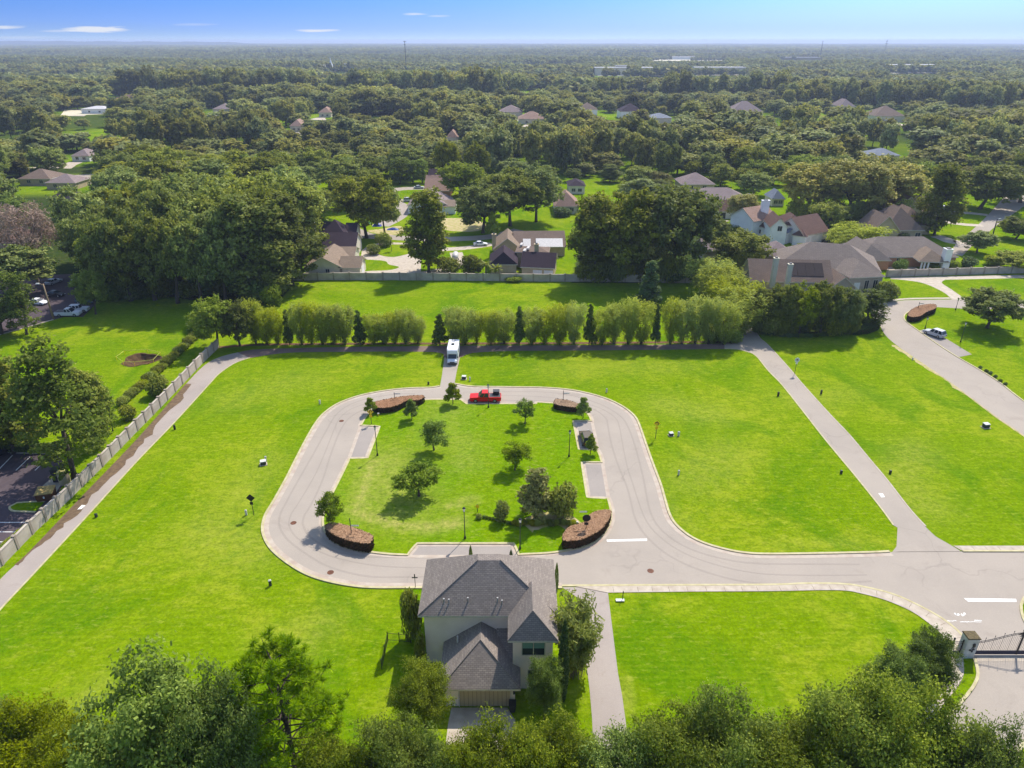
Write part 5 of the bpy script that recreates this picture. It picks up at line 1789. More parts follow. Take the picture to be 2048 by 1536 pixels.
class House:
    def __init__(self, name, label, cat, base_px, wall, roof, group=None, fascia='fascia'):
        self.base = G(*base_px)
        self.o = thing(name, label, cat, self.base, 0, group)
        self.W, self.R = MB(), []
        self.wall, self.roof, self.fascia = wall, roof, fascia
        self.frames = []

    def wing(self, A, B, depth, ze, zr, typ='hip', roof=None, ov=.45, wall=True, inset=None, z0=0.0, th=.22):
        """A, B: front eave corners (ground x, y); eaves at ze, ridge at zr; roof goes back `depth` away from the viewer"""
        A, B = Vector((A[0], A[1], 0)), Vector((B[0], B[1], 0))
        u = B - A
        L = u.length
        u.normalize()
        v = Vector((-u.y, u.x, 0))
        if v.y < 0:
            v = -v
        D = depth

        def P(s, t, z):
            q = A + u * s + v * t
            return Vector((q.x, q.y, z))
        r = inset if inset is not None else min(D / 2, L / 2)
        e = [P(0, 0, ze), P(L, 0, ze), P(L, D, ze), P(0, D, ze)]
        if typ == 'hip':
            if L >= D:
                r = min(r, L / 2 - .05)
                a, b = P(r, D / 2, zr), P(L - r, D / 2, zr)
                F_ = [[e[0], e[1], b, a], [e[1], e[2], b], [e[2], e[3], a, b], [e[3], e[0], a]]
            else:
                r = min(r, D / 2 - .05)
                a, b = P(L / 2, r, zr), P(L / 2, D - r, zr)
                F_ = [[e[0], e[1], a], [e[1], e[2], b, a], [e[2], e[3], b], [e[3], e[0], a, b]]
        elif typ == 'gable':
            a, b = P(0, D / 2, zr), P(L, D / 2, zr)
            F_ = [[e[0], e[1], b, a], [e[2], e[3], a, b]]
        elif typ == 'gablef':
            a, b = P(L / 2, 0, zr), P(L / 2, D, zr)
            F_ = [[e[0], a, b, e[3]], [e[1], e[2], b, a]]
        elif typ == 'hipf':          # hip towards the viewer, ridge running back into another roof
            a, b = P(L / 2, r, zr), P(L / 2, D, zr)
            F_ = [[e[0], e[1], a], [e[1], e[2], b, a], [e[3], e[0], a, b]]
        elif typ == 'deck':          # truncated hip with a small flat top, inset = (s0, s1, t0, t1)
            s0, s1, t0, t1 = inset
            q = [P(s0, t0, zr), P(s1, t0, zr), P(s1, t1, zr), P(s0, t1, zr)]
            F_ = [[e[i], e[(i + 1) % 4], q[(i + 1) % 4], q[i]] for i in range(4)] + [q]
        elif typ == 'shed':
            F_ = [[e[0], e[1], P(L, D, zr), P(0, D, zr)]]
        elif typ == 'flat':
            F_ = [[e[0], e[1], e[2], e[3]]]
        F_ = [f if (f[1] - f[0]).cross(f[2] - f[0]).z > 0 else f[::-1] for f in F_]
        mb = MB()
        edges = {}
        for f in F_:
            mb.poly(f, 0)
            mb.poly([p - Vector((0, 0, th)) for p in f[::-1]], 1)
            for i in range(len(f)):
                k = tuple(sorted((tuple(round(c, 3) for c in f[i]), tuple(round(c, 3) for c in f[(i + 1) % len(f)]))))
                edges[k] = edges.get(k, []) + [(f[i], f[(i + 1) % len(f)])]
        dn = Vector((0, 0, th))
        for k, es in edges.items():
            if len(es) == 1:
                p, q = es[0]
                mb.poly([p - dn, q - dn, q, p], 1)
        self.R.append((mb, roof or self.roof))
        o = ov
        if wall:
            zt = ze - th + .01
            w = [P(o, o, 0), P(L - o, o, 0), P(L - o, D - o, 0), P(o, D - o, 0)]
            for i in range(4):
                p, q = w[i], w[(i + 1) % 4]
                pts = [Vector((p.x, p.y, z0)), Vector((q.x, q.y, z0)), Vector((q.x, q.y, zt)), Vector((p.x, p.y, zt))]
                rise = zr - ze
                if (typ == 'gablef' and i in (0, 2)) or (typ == 'gable' and i in (1, 3)):
                    m = (p + q) / 2
                    half = (L if typ == 'gablef' else D) / 2
                    pts.insert(3, Vector((m.x, m.y, zr - th - .02)))
                    k = rise * o / half
                    pts[2].z = pts[4].z = zt + k
                self.W.poly(pts)
        fr = (A + u * o + v * o, u, v, L - 2 * o, D - 2 * o)
        self.frames.append(fr)
        return fr

    def part(self, name, mb, mat, parent=None, **kw):
        return mb.build(name, mat, parent or self.o, world=True, **kw)

    def opening(self, fr, face, s, zc, w, h, kind='window'):
        p, u, v, L, D = fr
        if face == 'f':
            q, d, nn = p, u, -v
        elif face == 'r':
            q, d, nn = p + u * L, v, u
        else:
            q, d, nn = p + v * D, -v, -u
        c = q + d * s
        z0, z1 = zc - h / 2, zc + h / 2
        if kind == 'window':
            f = .09
            mb = MB()
            a = c - d * w / 2
            for s0, s1, za, zb in ((-f, 0, z0 - f, z1 + f), (w, w + f, z0 - f, z1 + f), (0, w, z1, z1 + f), (0, w, z0 - f, z0), (w / 2 - .04, w / 2 + .04, z0, z1)):
                mb.obox(a + d * s0 - nn * .02, d, s1 - s0, nn, .09, za, zb)
            wo = self.part('window', mb, MT['fascia'])
            g = MB()
            g.obox(a - nn * .03, d, w, nn, .06, z0, z1)
            go = g.mesh('pane', MT['glass'], self.base)
            put('pane', go, wo)
            return wo
        mat = {'garage': 'garage', 'garage_w': 'garage_w', 'door': 'boxgreen'}[kind]
        mb = MB()
        mb.obox(c - d * w / 2 - nn * .02, d, w, nn, .06, z0, z1)
        return self.part('garage_door' if kind != 'door' else 'door', mb, MT[mat])

    def chimney(self, px, base_py, top_py, w, zb, mat='stucco2', d=None):
        """chimney from roof height zb up, placed by its picture position at that height"""
        c = G(px, base_py, zb)
        al = PITCH + math.atan((top_py - 768) / FPX)
        zt = CAMH - c.y * math.tan(al)
        mb = MB().box(c.x - w / 2, c.x + w / 2, c.y, c.y + (d or w), zb - 2.5, zt)
        mb.box(c.x - w / 2 - .1, c.x + w / 2 + .1, c.y - .1, c.y + (d or w) + .1, zt, zt + .18)
        ch = self.part('chimney', mb, MT[mat])
        m2 = MB().box(c.x - w / 4, c.x + w / 4, c.y + .2, c.y + (d or w) - .2, zt + .18, zt + .4)
        put('flue', m2.mesh('flue', MT['iron'], self.base), ch)

    def done(self):
        self.part('wall', self.W, MT[self.wall])
        for mb, m in self.R:
            self.part('roof', mb, [MT[m], MT[self.fascia]])
        return self.o


def xy(px, py, z):
    g = G(px, py, z)
    return (g.x, g.y)


def big_house():
    h = House('house', 'big pinkish two storey house with a steep dark shingle roof and tan garage door', 'house', (960, 1300), 'stucco', 'sh_dark')
    main = h.wing((-9.65, 55.0), (4.72, 55.0), 8.75, 7.1, 10.95, 'deck', inset=(6.05, 8.45, 4.0, 5.0), ov=.55)
    rw = h.wing((-.42, 51.65), (4.55, 51.65), 6.0, 7.05, 9.35, 'hipf', inset=1.7, ov=.5)
    g = h.wing((-7.2, 49.45), (.85, 49.45), 6.2, 2.95, 5.8, 'hipf', inset=3.6, ov=.55)
    # the lower side roof between garage and right wing
    h.wing((-1.6, 51.0), (.15, 51.0), 4.6, 2.95, 4.9, 'shed', wall=False)
    h.opening(rw, 'f', 2.05, 5.55, 2.2, 1.65)
    h.opening(rw, 'f', 2.4, 1.9, 1.7, 1.5)
    h.opening(main, 'l', 2.5, 5.4, 1.2, 1.5)
    gd = h.opening(g, 'f', 3.95, 1.15, 5.0, 2.25, 'garage')
    p = g[0] + g[1] * 3.95 - g[2] * .05
    mb = MB()
    for s in (-2.62, 2.52):
        mb.obox(p + g[1] * s, g[1], .1, -g[2], .04, 0, 2.4)
    mb.obox(p - g[1] * 2.62, g[1], 5.24, -g[2], .04, 2.3, 2.42)
    put('door_frame', mb.mesh('door_frame', MT['fascia'], h.base), gd)
    # blinds in the upper half of the upper window
    q = rw[0] + rw[1] * 2.05 - rw[2] * .035
    for s in (-1.08, .06):
        mb = MB()
        mb.obox(q + rw[1] * s, rw[1], 1.02, -rw[2], .008, 5.62, 6.36)
        h.part('blind', mb, MT['blind'])
    # wall lantern and a dark bin by the garage
    q = g[0] + g[1] * 6.75 - g[2] * .02
    mb = MB()
    mb.obox(q, g[1], .2, -g[2], .22, 1.9, 2.3)
    h.part('wall_lantern', mb, MT['iron'])
    # roof vents
    for px, py in ((888, 1205), (898, 1206), (936, 1203), (995, 1203), (1004, 1208)):
        # points on the front slope z = 7.1 + (Y-55)*.9625
        d = ray(px, py)
        k = 3.85 / 4.0
        t = (7.1 - 55.0 * k - CAMH) / (d.z - k * d.y)
        c = Vector((0, 0, CAMH)) + d * t
        mb = MB().tube([(c.x, c.y, c.z - .2), (c.x, c.y, c.z + .42)], .07, 8)
        mb.tube([(c.x, c.y, c.z + .42), (c.x, c.y, c.z + .52)], .10, 8)
        h.part('vent_pipe', mb, MT['vent'])
    d = ray(915, 1277)
    c = Vector((0, 0, CAMH)) + d * ((4.6 - CAMH) / d.z)
    h.part('vent_pipe', MB().tube([(c.x, c.y, c.z - .6), (c.x, c.y, c.z + .35)], .09, 8), MT['screen'])
    # ridge and valley caps
    cap = MB()
    for a, b in (((-9.65, 55, 7.12), (-3.6, 59, 10.97)), ((4.72, 55, 7.12), (-1.2, 59, 10.97)), ((-7.2, 49.45, 2.97), (-3.17, 53.05, 5.82)), ((.85, 49.45, 2.97), (-3.17, 53.05, 5.82)),
                 ((-.42, 51.65, 7.07), (2.06, 53.35, 9.37)), ((4.55, 51.65, 7.07), (2.06, 53.35, 9.37))):
        cap.tube([a, b], .07, 6)
    h.part('ridge_cap', cap, MT['sh_dark'])
    h.done()
    # refuse bin
    q = g[0] + g[1] * 6.7 - g[2] * .5
    mb = MB().hull8([(q.x - .26, q.y - .3, .02), (q.x + .26, q.y - .3, .02), (q.x + .26, q.y + .3, .02), (q.x - .26, q.y + .3, .02)],
                    [(q.x - .33, q.y - .38, 1.0), (q.x + .33, q.y - .38, 1.0), (q.x + .33, q.y + .38, 1.0), (q.x - .33, q.y + .38, 1.0)])
    bn = thing('wheeled_bin', 'black wheeled bin standing right of the tan garage door', 'bin', (q.x, q.y, 0))
    mb.build('body', MT['iron'], bn, world=True, bevel=.02)
    MB().box(q.x - .36, q.x + .36, q.y - .4, q.y + .4, 1.0, 1.07).build('lid', MT['iron'], bn, world=True)


big_house()


def other_houses():
    # tan gabled house behind the back wall
    h = House('house', 'tan gabled house close behind the back wall, left of the pale drive', 'house', (665, 548), 'cream', 'sh_tan')
    a = h.wing(xy(606, 536, 3.0), xy(686, 536, 3.0), 15, 3.0, 6.0, 'gablef')
    b = h.wing(xy(676, 536, 3.0), xy(722, 536, 3.0), 9, 3.0, 5.2, 'gable')
    c = h.wing(xy(655, 513, 3.2), xy(709, 513, 3.2), 9, 3.2, 5.0, 'gable')
    h.opening(a, 'f', 6.2, 1.9, 1.0, 1.3)
    h.opening(a, 'f', 2.4, 3.9, 1.6, .3)
    h.opening(b, 'r', 4.0, 1.4, 3.5, 2.2, 'garage_w')
    h.done()
    h = House('house', 'dark purple roofed house with a tall pale chimney behind the tan gabled house', 'house', (680, 510), 'cream', 'sh_purple')
    a = h.wing(xy(640, 494, 3.4), xy(712, 494, 3.4), 11, 3.4, 6.6, 'gable')
    b = h.wing(xy(640, 469, 5.6), xy(690, 469, 5.6), 9, 5.6, 9.4, 'hip', inset=4.4)
    c = h.wing(xy(624, 463, 5.0), xy(668, 463, 5.0), 8, 5.0, 7.4, 'gable')
    d = h.wing(xy(688, 465, 5.4), xy(713, 465, 5.4), 8, 5.4, 7.6, 'gable')
    h.chimney(627, 462, 438, 1.0, 5.4, 'white_wall')
    h.done()
    # middle house with dark front roofs
    h = House('house', 'middle house with dark front roof, two white garage doors and skylights', 'house', (1060, 545), 'tan_wall', 'sh_purple')
    a = h.wing(xy(978, 529, 3.2), xy(1036, 529, 3.2), 11, 3.2, 6.4, 'hip', inset=1.5)
    b = h.wing(xy(1040, 534, 3.2), xy(1110, 537, 3.2), 10, 3.2, 6.3, 'gable')
    c = h.wing(xy(986, 499, 3.2), xy(1044, 499, 3.2), 13, 3.2, 6.6, 'gablef', roof='sh_tan')
    d = h.wing(xy(1028, 495, 3.0), xy(1133, 494, 3.0), 14, 3.0, 6.4, 'gable', roof='sh_brown')
    e = h.wing(xy(1030, 512, 3.4), xy(1098, 514, 3.4), 6.5, 4.6, 5.6, 'hip', roof='sh_brown')
    h.opening(b, 'f', 4.4, 1.3, 2.5, 2.2, 'garage_w')
    h.opening(b, 'f', 7.5, 1.3, 2.5, 2.2, 'garage_w')
    for px, py in ((1049, 503), (1056, 498), (1043, 491)):
        g = G(px, py, 5.3)
        h.part('skylight', MB().hull8([(g.x - .5, g.y - .8, 5.2), (g.x + .2, g.y - .8, 5.2), (g.x + .6, g.y + .8, 5.2), (g.x - .1, g.y + .8, 5.2)], [(g.x - .5, g.y - .8, 5.75), (g.x + .2, g.y - .8, 5.75), (g.x + .6, g.y + .8, 6.0), (g.x - .1, g.y + .8, 6.0)]), MT['screen'])
    h.chimney(1073, 508, 490, 1.2, 5.4, 'tan_wall')
    h.chimney(988, 486, 470, 1.2, 4.4, 'tan_wall')
    g0, g1 = G(1072, 494, 3.1), G(1126, 494, 3.1)
    sl = MB().hull8([(g0.x, g0.y - .3, 3.05), (g1.x, g1.y - .3, 3.05), (g1.x, g1.y + 3.3, 4.6), (g0.x, g0.y + 3.3, 4.6)], [(g0.x, g0.y - .3, 3.25), (g1.x, g1.y - .3, 3.25), (g1.x, g1.y + 3.3, 4.95), (g0.x, g0.y + 3.3, 4.95)])
    h.part('porch_roof', sl, MT['screen'])
    g0 = G(1046, 494, 3.1)
    h.part('porch_roof', MB().hull8([(g0.x, g0.y - .2, 3.1), (g0.x + 2.4, g0.y - .2, 3.1), (g0.x + 2.4, g0.y + 3, 4.5), (g0.x, g0.y + 3, 4.5)], [(g0.x, g0.y - .2, 3.3), (g0.x + 2.4, g0.y - .2, 3.3), (g0.x + 2.4, g0.y + 3, 4.9), (g0.x, g0.y + 3, 4.9)]), MT['screen'])
    h.done()
    # white gabled house up the side street
    h = House('house', 'white walled house with a wide low gable up the side street', 'house', (870, 422), 'white_wall', 'sh_mauve')
    a = h.wing(xy(813, 412, 3.0), xy(900, 412, 3.0), 16, 3.0, 7.0, 'gablef')
    b = h.wing(xy(884, 413, 3.0), xy(912, 413, 3.0), 10, 3.0, 4.6, 'gable', roof='sh_tan')
    h.opening(a, 'f', 7.4, 5.4, .7, .7)
    h.opening(a, 'f', 12.2, 1.6, 1.6, 1.2)
    h.done()
    h = House('house', 'orange-brown brick banded house behind the white gabled one', 'house', (878, 385), 'brick', 'sh_pink')
    h.wing(xy(848, 382, 3.0), xy(902, 382, 3.0), 13, 3.0, 7.0, 'gable')
    h.wing(xy(850, 371, 4.0), xy(890, 371, 4.0), 10, 4.0, 7.6, 'gable')
    h.done()
    h = House('house', 'small dark roofed house behind the orange-brown one', 'house', (872, 360), 'cream', 'sh_purple')
    h.wing(xy(855, 357, 3.0), xy(887, 357, 3.0), 12, 3.0, 6.5, 'gable')
    h.done()
    # tan and orange roofs behind the middle oaks
    for px0, px1, py, ze, zr, D, rf, lb, wl in [
            (1108, 1160, 413, 3.0, 7.5, 16, 'sh_pink', 'tan hip roofed house behind the middle oaks', 'cream'),
            (1168, 1216, 418, 3.0, 6.5, 14, 'sh_pink', 'peach roofed house peeping left of the huge tree mass', 'cream'),
            (1136, 1172, 372, 3.5, 5.5, 12, 'sh_purple', 'low dark roofed house behind the bright oaks in the middle', 'cream'),
            (1362, 1432, 369, 3.0, 7.0, 15, 'sh_mauve', 'mauve roofed house under the tall oaks above the long tan roof', 'tan_wall'),
            (1742, 1802, 311, 4.0, 7.0, 14, 'sh_blue', 'blue grey roofed house deep in the right woods', 'cream'),
            (1818, 1838, 345, 3.0, 6.0, 12, 'sh_purple', 'small dark roof in the woods above the upper tan house', 'cream'),
            (1544, 1572, 398, 3.0, 6.0, 10, 'sh_blue', 'small grey house behind the white two storey house', 'cream'),
            (34, 100, 358, 3.0, 6.5, 14, 'sh_brown', 'brown roofed house at the upper left, left of two', 'tan_wall'),
            (88, 150, 366, 3.0, 6.0, 13, 'sh_mauve', 'mauve roofed house at the upper left, right of two', 'tan_wall'),
            (-30, 24, 487, 3.0, 6.5, 14, 'sh_red', 'reddish roofed house at the left edge behind the mossy tree', 'tan_wall'),
            (98, 140, 396, 3.0, 5.5, 10, 'sh_purple', 'dark low roof behind the mossy tree', 'tan_wall'),
            (998, 1046, 224, 5.0, 10, 22, 'sh_mauve', 'distant pinkish roofed house in the far woods, left of the orange one', 'cream'),
            (1036, 1092, 238, 4.0, 9, 20, 'sh_pink', 'distant orange roofed house in the far woods', 'cream'),
            (1158, 1196, 219, 5.0, 10, 22, 'sh_brown', 'distant brown roofed pale walled house in the far woods', 'white_wall'),
            (1240, 1288, 223, 6.0, 12, 22, 'sh_purple', 'distant two storey dark roofed house in the far woods', 'white_wall'),
            (1300, 1345, 236, 5.0, 8, 20, 'sh_blue', 'distant grey roof just right of the dark two storey one', 'cream'),
            (1462, 1528, 224, 5.0, 13, 24, 'sh_mauve', 'distant hip roofed mauve house, large, in the far right woods', 'cream'),
            (1680, 1712, 213, 5.0, 11, 24, 'sh_mauve', 'distant mauve roof left of a dark gable in the right woods', 'cream'),
            (1750, 1812, 232, 5.0, 12, 24, 'sh_brown', 'distant brown roofed house in the right woods', 'cream'),
            (636, 662, 225, 4.0, 8, 18, 'sh_pink', 'distant pinkish roof among the left middle woods', 'cream'),
            (578, 605, 252, 4.0, 8, 18, 'sh_pink', 'distant peach roof among the left woods', 'cream'),
            (424, 462, 218, 4.0, 8, 20, 'sh_mauve', 'distant mauve roof in the upper left woods', 'cream'),
            (228, 272, 196, 5.0, 8, 26, 'sh_red', 'distant reddish building by the far pale clearing', 'cream'),
            (160, 214, 218, 4.0, 6, 20, 'screen', 'distant pale low building in the upper left woods', 'white_wall'),
            (140, 178, 312, 3.0, 6, 14, 'sh_mauve', 'pale roofed house in the upper left clearing', 'white_wall'),
            (892, 916, 275, 4.0, 8, 16, 'sh_pink', 'pinkish roof peeping in the middle woods', 'cream')]:
        h = House('house', lb, 'house', ((px0 + px1) / 2, py + 10), wl, rf)
        w = h.wing(xy(px0, py, ze), xy(px1, py, ze), D, ze, zr, 'hip')
        L = w[3]
        h.opening(w, 'f', L * .3, 1.7, 1.6, 1.3)
        h.opening(w, 'f', L * .7, 1.7, 1.6, 1.3)
        h.done()
        if py < 330:
            c = w[0] + w[1] * (L * RD.uniform(.2, .8))
            sheet('drive', [c + w[1] * a_ - w[2] * b_ for a_, b_ in ((-4, 1), (-7, 15), (-16, 22), (9, 24), (5, 12), (3, 1))], .03, MT['walk'], 'pale drive before the ' + lb, 'drive')
    # long tan roofed house with a red roofed garage
    h = House('house', 'long tan roofed house with white red-roofed garage beside the round brownish tree', 'house', (1440, 425), 'white_wall', 'sh_mauve')
    a = h.wing(xy(1378, 402, 3.2), xy(1505, 402, 3.2), 16, 3.2, 7.0, 'hip')
    b = h.wing(xy(1380, 409, 3.0), xy(1424, 409, 3.0), 12, 3.0, 6.2, 'gablef', roof='sh_tan')
    c = h.wing(xy(1430, 422, 3.0), xy(1486, 422, 3.0), 9, 3.0, 6.2, 'gable', roof='sh_red')
    h.opening(a, 'f', 8.0, 1.6, 2.0, 1.4)
    h.opening(c, 'f', 2.5, 1.2, 2.6, 2.2, 'door')
    h.chimney(1500, 396, 391, 2.0, 4.0, 'white_wall')
    h.done()
    # white two storey house, set at an angle
    h = House('house', 'white two storey house with red-brown roofs, set at an angle', 'house', (1580, 480), 'white_wall', 'sh_red')
    a = h.wing(xy(1502, 447, 3.4), xy(1548, 462, 3.4), 10, 3.4, 6.6, 'hip', inset=3)
    b = h.wing(xy(1508, 440, 6.0), xy(1556, 432, 6.0), 11, 5.4, 9.0, 'gable', roof='sh_pink')
    c = h.wing(xy(1540, 455, 5.6), xy(1578, 456, 5.6), 12, 5.6, 8.6, 'gablef')
    d = h.wing(xy(1572, 451, 5.6), xy(1614, 451, 5.6), 11, 5.6, 8.4, 'hip', inset=3.4)
    e = h.wing(xy(1608, 472, 3.4), xy(1660, 462, 3.4), 12, 3.4, 8.2, 'gable')
    f = h.wing(xy(1583, 470, 3.2), xy(1614, 474, 3.2), 9, 3.2, 5.2, 'hip', inset=2)
    b2 = h.wing(xy(1550, 462, 3.6), xy(1576, 467, 3.6), 4, 3.6, 5.0, 'shed', roof='sh_blue')
    h.opening(c, 'f', 2.8, 5.2, 1.3, 1.5)
    h.opening(b2, 'f', 1.6, 1.6, 2.2, 1.6)
    h.opening(a, 'f', 3.5, 1.6, 1.8, 1.2)
    h.opening(e, 'f', 2.2, 1.4, 2.4, 2.2, 'garage_w')
    h.opening(e, 'f', 5.4, 1.4, 2.4, 2.2, 'garage_w')
    h.opening(d, 'f', 3.0, 5.0, 1.5, 1.2)
    h.chimney(1530, 420, 402, 2.6, 8.0, 'white_wall', 1.2)
    h.done()
    # tan house with garage, and the upper one behind it
    h = House('house', 'tan house with brown hip roofs and a white panel garage door behind the brick house', 'house', (1800, 475), 'tan_wall', 'sh_brown')
    a = h.wing(xy(1744, 463, 3.0), xy(1802, 463, 3.0), 12, 3.0, 8.0, 'gablef')
    b = h.wing(xy(1770, 462, 3.0), xy(1850, 462, 3.0), 17, 3.2, 9.6, 'hip', inset=6)
    c = h.wing(xy(1800, 451, 3.2), xy(1866, 451, 3.2), 18, 3.2, 8.0, 'hip')
    h.opening(a, 'f', 3.3, 1.3, 3.6, 2.2, 'garage_w')
    h.opening(b, 'f', 11, 1.6, 1.6, 1.3)
    h.done()
    h = House('house', 'upper tan house with pinkish gable roofs near the curved drive', 'house', (1840, 425), 'tan_wall', 'sh_pink')
    a = h.wing(xy(1786, 425, 3.2), xy(1846, 425, 3.2), 18, 3.2, 9.0, 'gablef')
    b = h.wing(xy(1826, 424, 3.2), xy(1888, 424, 3.2), 13, 3.2, 8.0, 'gable')
    h.opening(b, 'f', 6, 1.6, 2.0, 1.4)
    h.done()
    # brick house by the pool
    h = House('house', 'brick house with a long grey-brown roof and white porch behind the right wall', 'house', (1800, 535), 'brick', 'sh_grey')
    a = h.wing(xy(1722, 514, 3.0), xy(1918, 514, 3.0), 15, 3.0, 7.2, 'hip')
    b = h.wing(xy(1716, 521, 3.0), xy(1784, 521, 3.0), 14, 3.0, 6.6, 'hipf', inset=4)
    b2 = h.wing(xy(1690, 500, 3.0), xy(1720, 516, 3.0), 12, 3.0, 6.0, 'hip')
    p = h.wing(xy(1838, 523, 3.0), xy(1900, 525, 3.0), 8, 3.0, 5.6, 'hipf', inset=3.5, wall=False, roof='sh_tan')
    for px, py in ((1840, 541), (1846, 542), (1853, 543)):
        g = G(px, py)
        h.part('porch_column', MB().box(g.x - .18, g.x + .18, g.y - .18, g.y + .18, 0, 3.0), MT['white_wall'])
    h.opening(a, 'f', 11.0, 1.6, 1.2, 1.8)
    h.opening(b, 'f', 3.5, 1.6, 1.4, 1.3)
    h.chimney(1895, 520, 500, 1.9, 3.6, 'white_wall')
    h.done()
    # chimney house with solar panels
    h = House('house', 'brown roofed house with two tall chimneys and dark roof panels behind the tree screen', 'house', (1640, 580), 'greige', 'sh_brown')
    a = h.wing(xy(1500, 562, 5.5), xy(1668, 566, 5.5), 11, 5.5, 9.8, 'gable', inset=2)
    b = h.wing(xy(1555, 528, 5.6), xy(1764, 545, 5.6), 16, 5.6, 10.4, 'hip', inset=8, roof='sh_grey')
    c = h.wing(xy(1700, 556, 5.4), xy(1772, 553, 5.4), 13, 5.4, 8.4, 'hip', roof='sh_grey')
    d = h.wing(xy(1658, 578, 4.6), xy(1716, 578, 4.6), 8, 4.6, 7.6, 'gablef')
    e = h.wing(xy(1494, 574, 3.6), xy(1532, 574, 3.6), 9, 3.6, 6.2, 'gable')
    h.opening(c, 'f', 4.8, 2.8, 1.1, 3.2)
    h.opening(c, 'f', 7.2, 2.8, 1.1, 3.2)
    h.opening(c, 'f', 2.2, 2.2, 1.6, 3.4, 'garage_w')
    h.chimney(1548, 556, 518, 1.1, 7.0, 'cream')
    h.chimney(1577, 562, 530, 1.05, 6.8, 'cream')
    A_, u, v, L, D = a
    sl = (9.8 - 5.5) / 5.5

    def onroof(s, t, lift):
        q = A_ + u * (s - .45) + v * (t - .45)
        return Vector((q.x, q.y, 5.5 + t * sl + lift))
    n = Vector((0, -sl, 1)).normalized()
    for k in range(4):
        s0, s1 = L * .5 + k * 2.15, L * .5 + k * 2.15 + 2.1
        mb = MB().hull8([onroof(s0, 1.4, .02), onroof(s1, 1.4, .02), onroof(s1, 4.6, .02), onroof(s0, 4.6, .02)],
                        [onroof(s0, 1.4, .14), onroof(s1, 1.4, .14), onroof(s1, 4.6, .14), onroof(s0, 4.6, .14)])
        h.part('roof_panel', mb, MT['solar'])
    h.done()
    # partly hidden grey gables just left of it
    h = House('house', 'grey gabled roof between the oak and the white two storey house', 'house', (1570, 512), 'greige', 'sh_mauve')
    h.wing(xy(1530, 512, 3.4), xy(1596, 512, 3.4), 11, 3.4, 6.4, 'hip')
    h.done()
    h = House('house', 'pale grey roof glimpsed right of the huge tree mass', 'house', (1420, 505), 'greige', 'sh_mauve')
    h.wing(xy(1406, 502, 3.2), xy(1440, 502, 3.2), 10, 3.2, 6.0, 'gable')
    h.done()


other_houses()


# ------------------------------------------------------------------ long garden walls
def wall(label, pxs, hgt, spacing, thick=.22, post=.38, matp='wallpanel', matq='wallpost', cap=.05):
    pts = [G(a, b) for a, b in pxs]
    c = pts[0].copy()
    o = thing('garden_wall', label, 'wall', c)
    pan = MB()
    n = 0
    for a, b in zip(pts[:-1], pts[1:]):
        d = b - a
        L = d.length
        d.normalize()
        nn = Vector((-d.y, d.x, 0))
        k = max(1, round(L / spacing))
        st = L / k
        for i in range(k):
            p = a + d * (i * st + post / 2)
            pan.obox(p - nn * thick / 2, d, st - post, nn, thick, 0, hgt - .12)
            pan.obox(p - nn * (thick / 2 + .05), d, st - post, nn, thick + .1, hgt - .12, hgt)
            q = a + d * (i * st)
            mb = MB()
            mb.obox(q - d * post / 2 - nn * post / 2, d, post, nn, post, 0, hgt + .10)
            mb.obox(q - d * (post / 2 + cap) - nn * (post / 2 + cap), d, post + 2 * cap, nn, post + 2 * cap, hgt + .10, hgt + .2)
            if n < 100:
                mb.build('post', MT[matq], o, world=True)
            n += 1
    pan.build('panel', MT[matp], o, world=True)
    return o


wall('long pale concrete wall with posts running along the left lane', [(-120, 1245), (5, 1130), (65, 1068), (142, 995), (205, 933), (275, 861), (335, 800), (405, 726), (438, 694)], 2.0, 3.1)
wall('pale concrete wall with posts at the back of the grass bank', [(572, 561), (700, 560), (900, 561), (1100, 563), (1250, 564), (1400, 566)], 2.1, 4.4)
wall('concrete wall with posts below the brick house at the right', [(1772, 554), (2048, 546), (2250, 541)], 2.0, 4.0)

# ------------------------------------------------------------------ vehicles
CARP = {}


def car_paint(c, name):
    if name not in CARP:
        CARP[name] = plain(name + '_car_paint', c, .4, var=.06, spec=.25, coat=.1)
    return CARP[name]


def wheel(parent, x, y, r, w=.24):
    s = 1 if y > 0 else -1
    mb = MB().tube([(x, y - w / 2, r), (x, y + w / 2, r)], r, 18)
    wo = mb.build('wheel', MT['tyre'], parent, bevel=.02)
    wo.name = 'wheel'
    rm = MB().tube([(x, y + s * (w / 2 - .02), r), (x, y + s * (w / 2 + .02), r)], r * .62, 14)
    rm.build('rim', MT['rim'], wo)


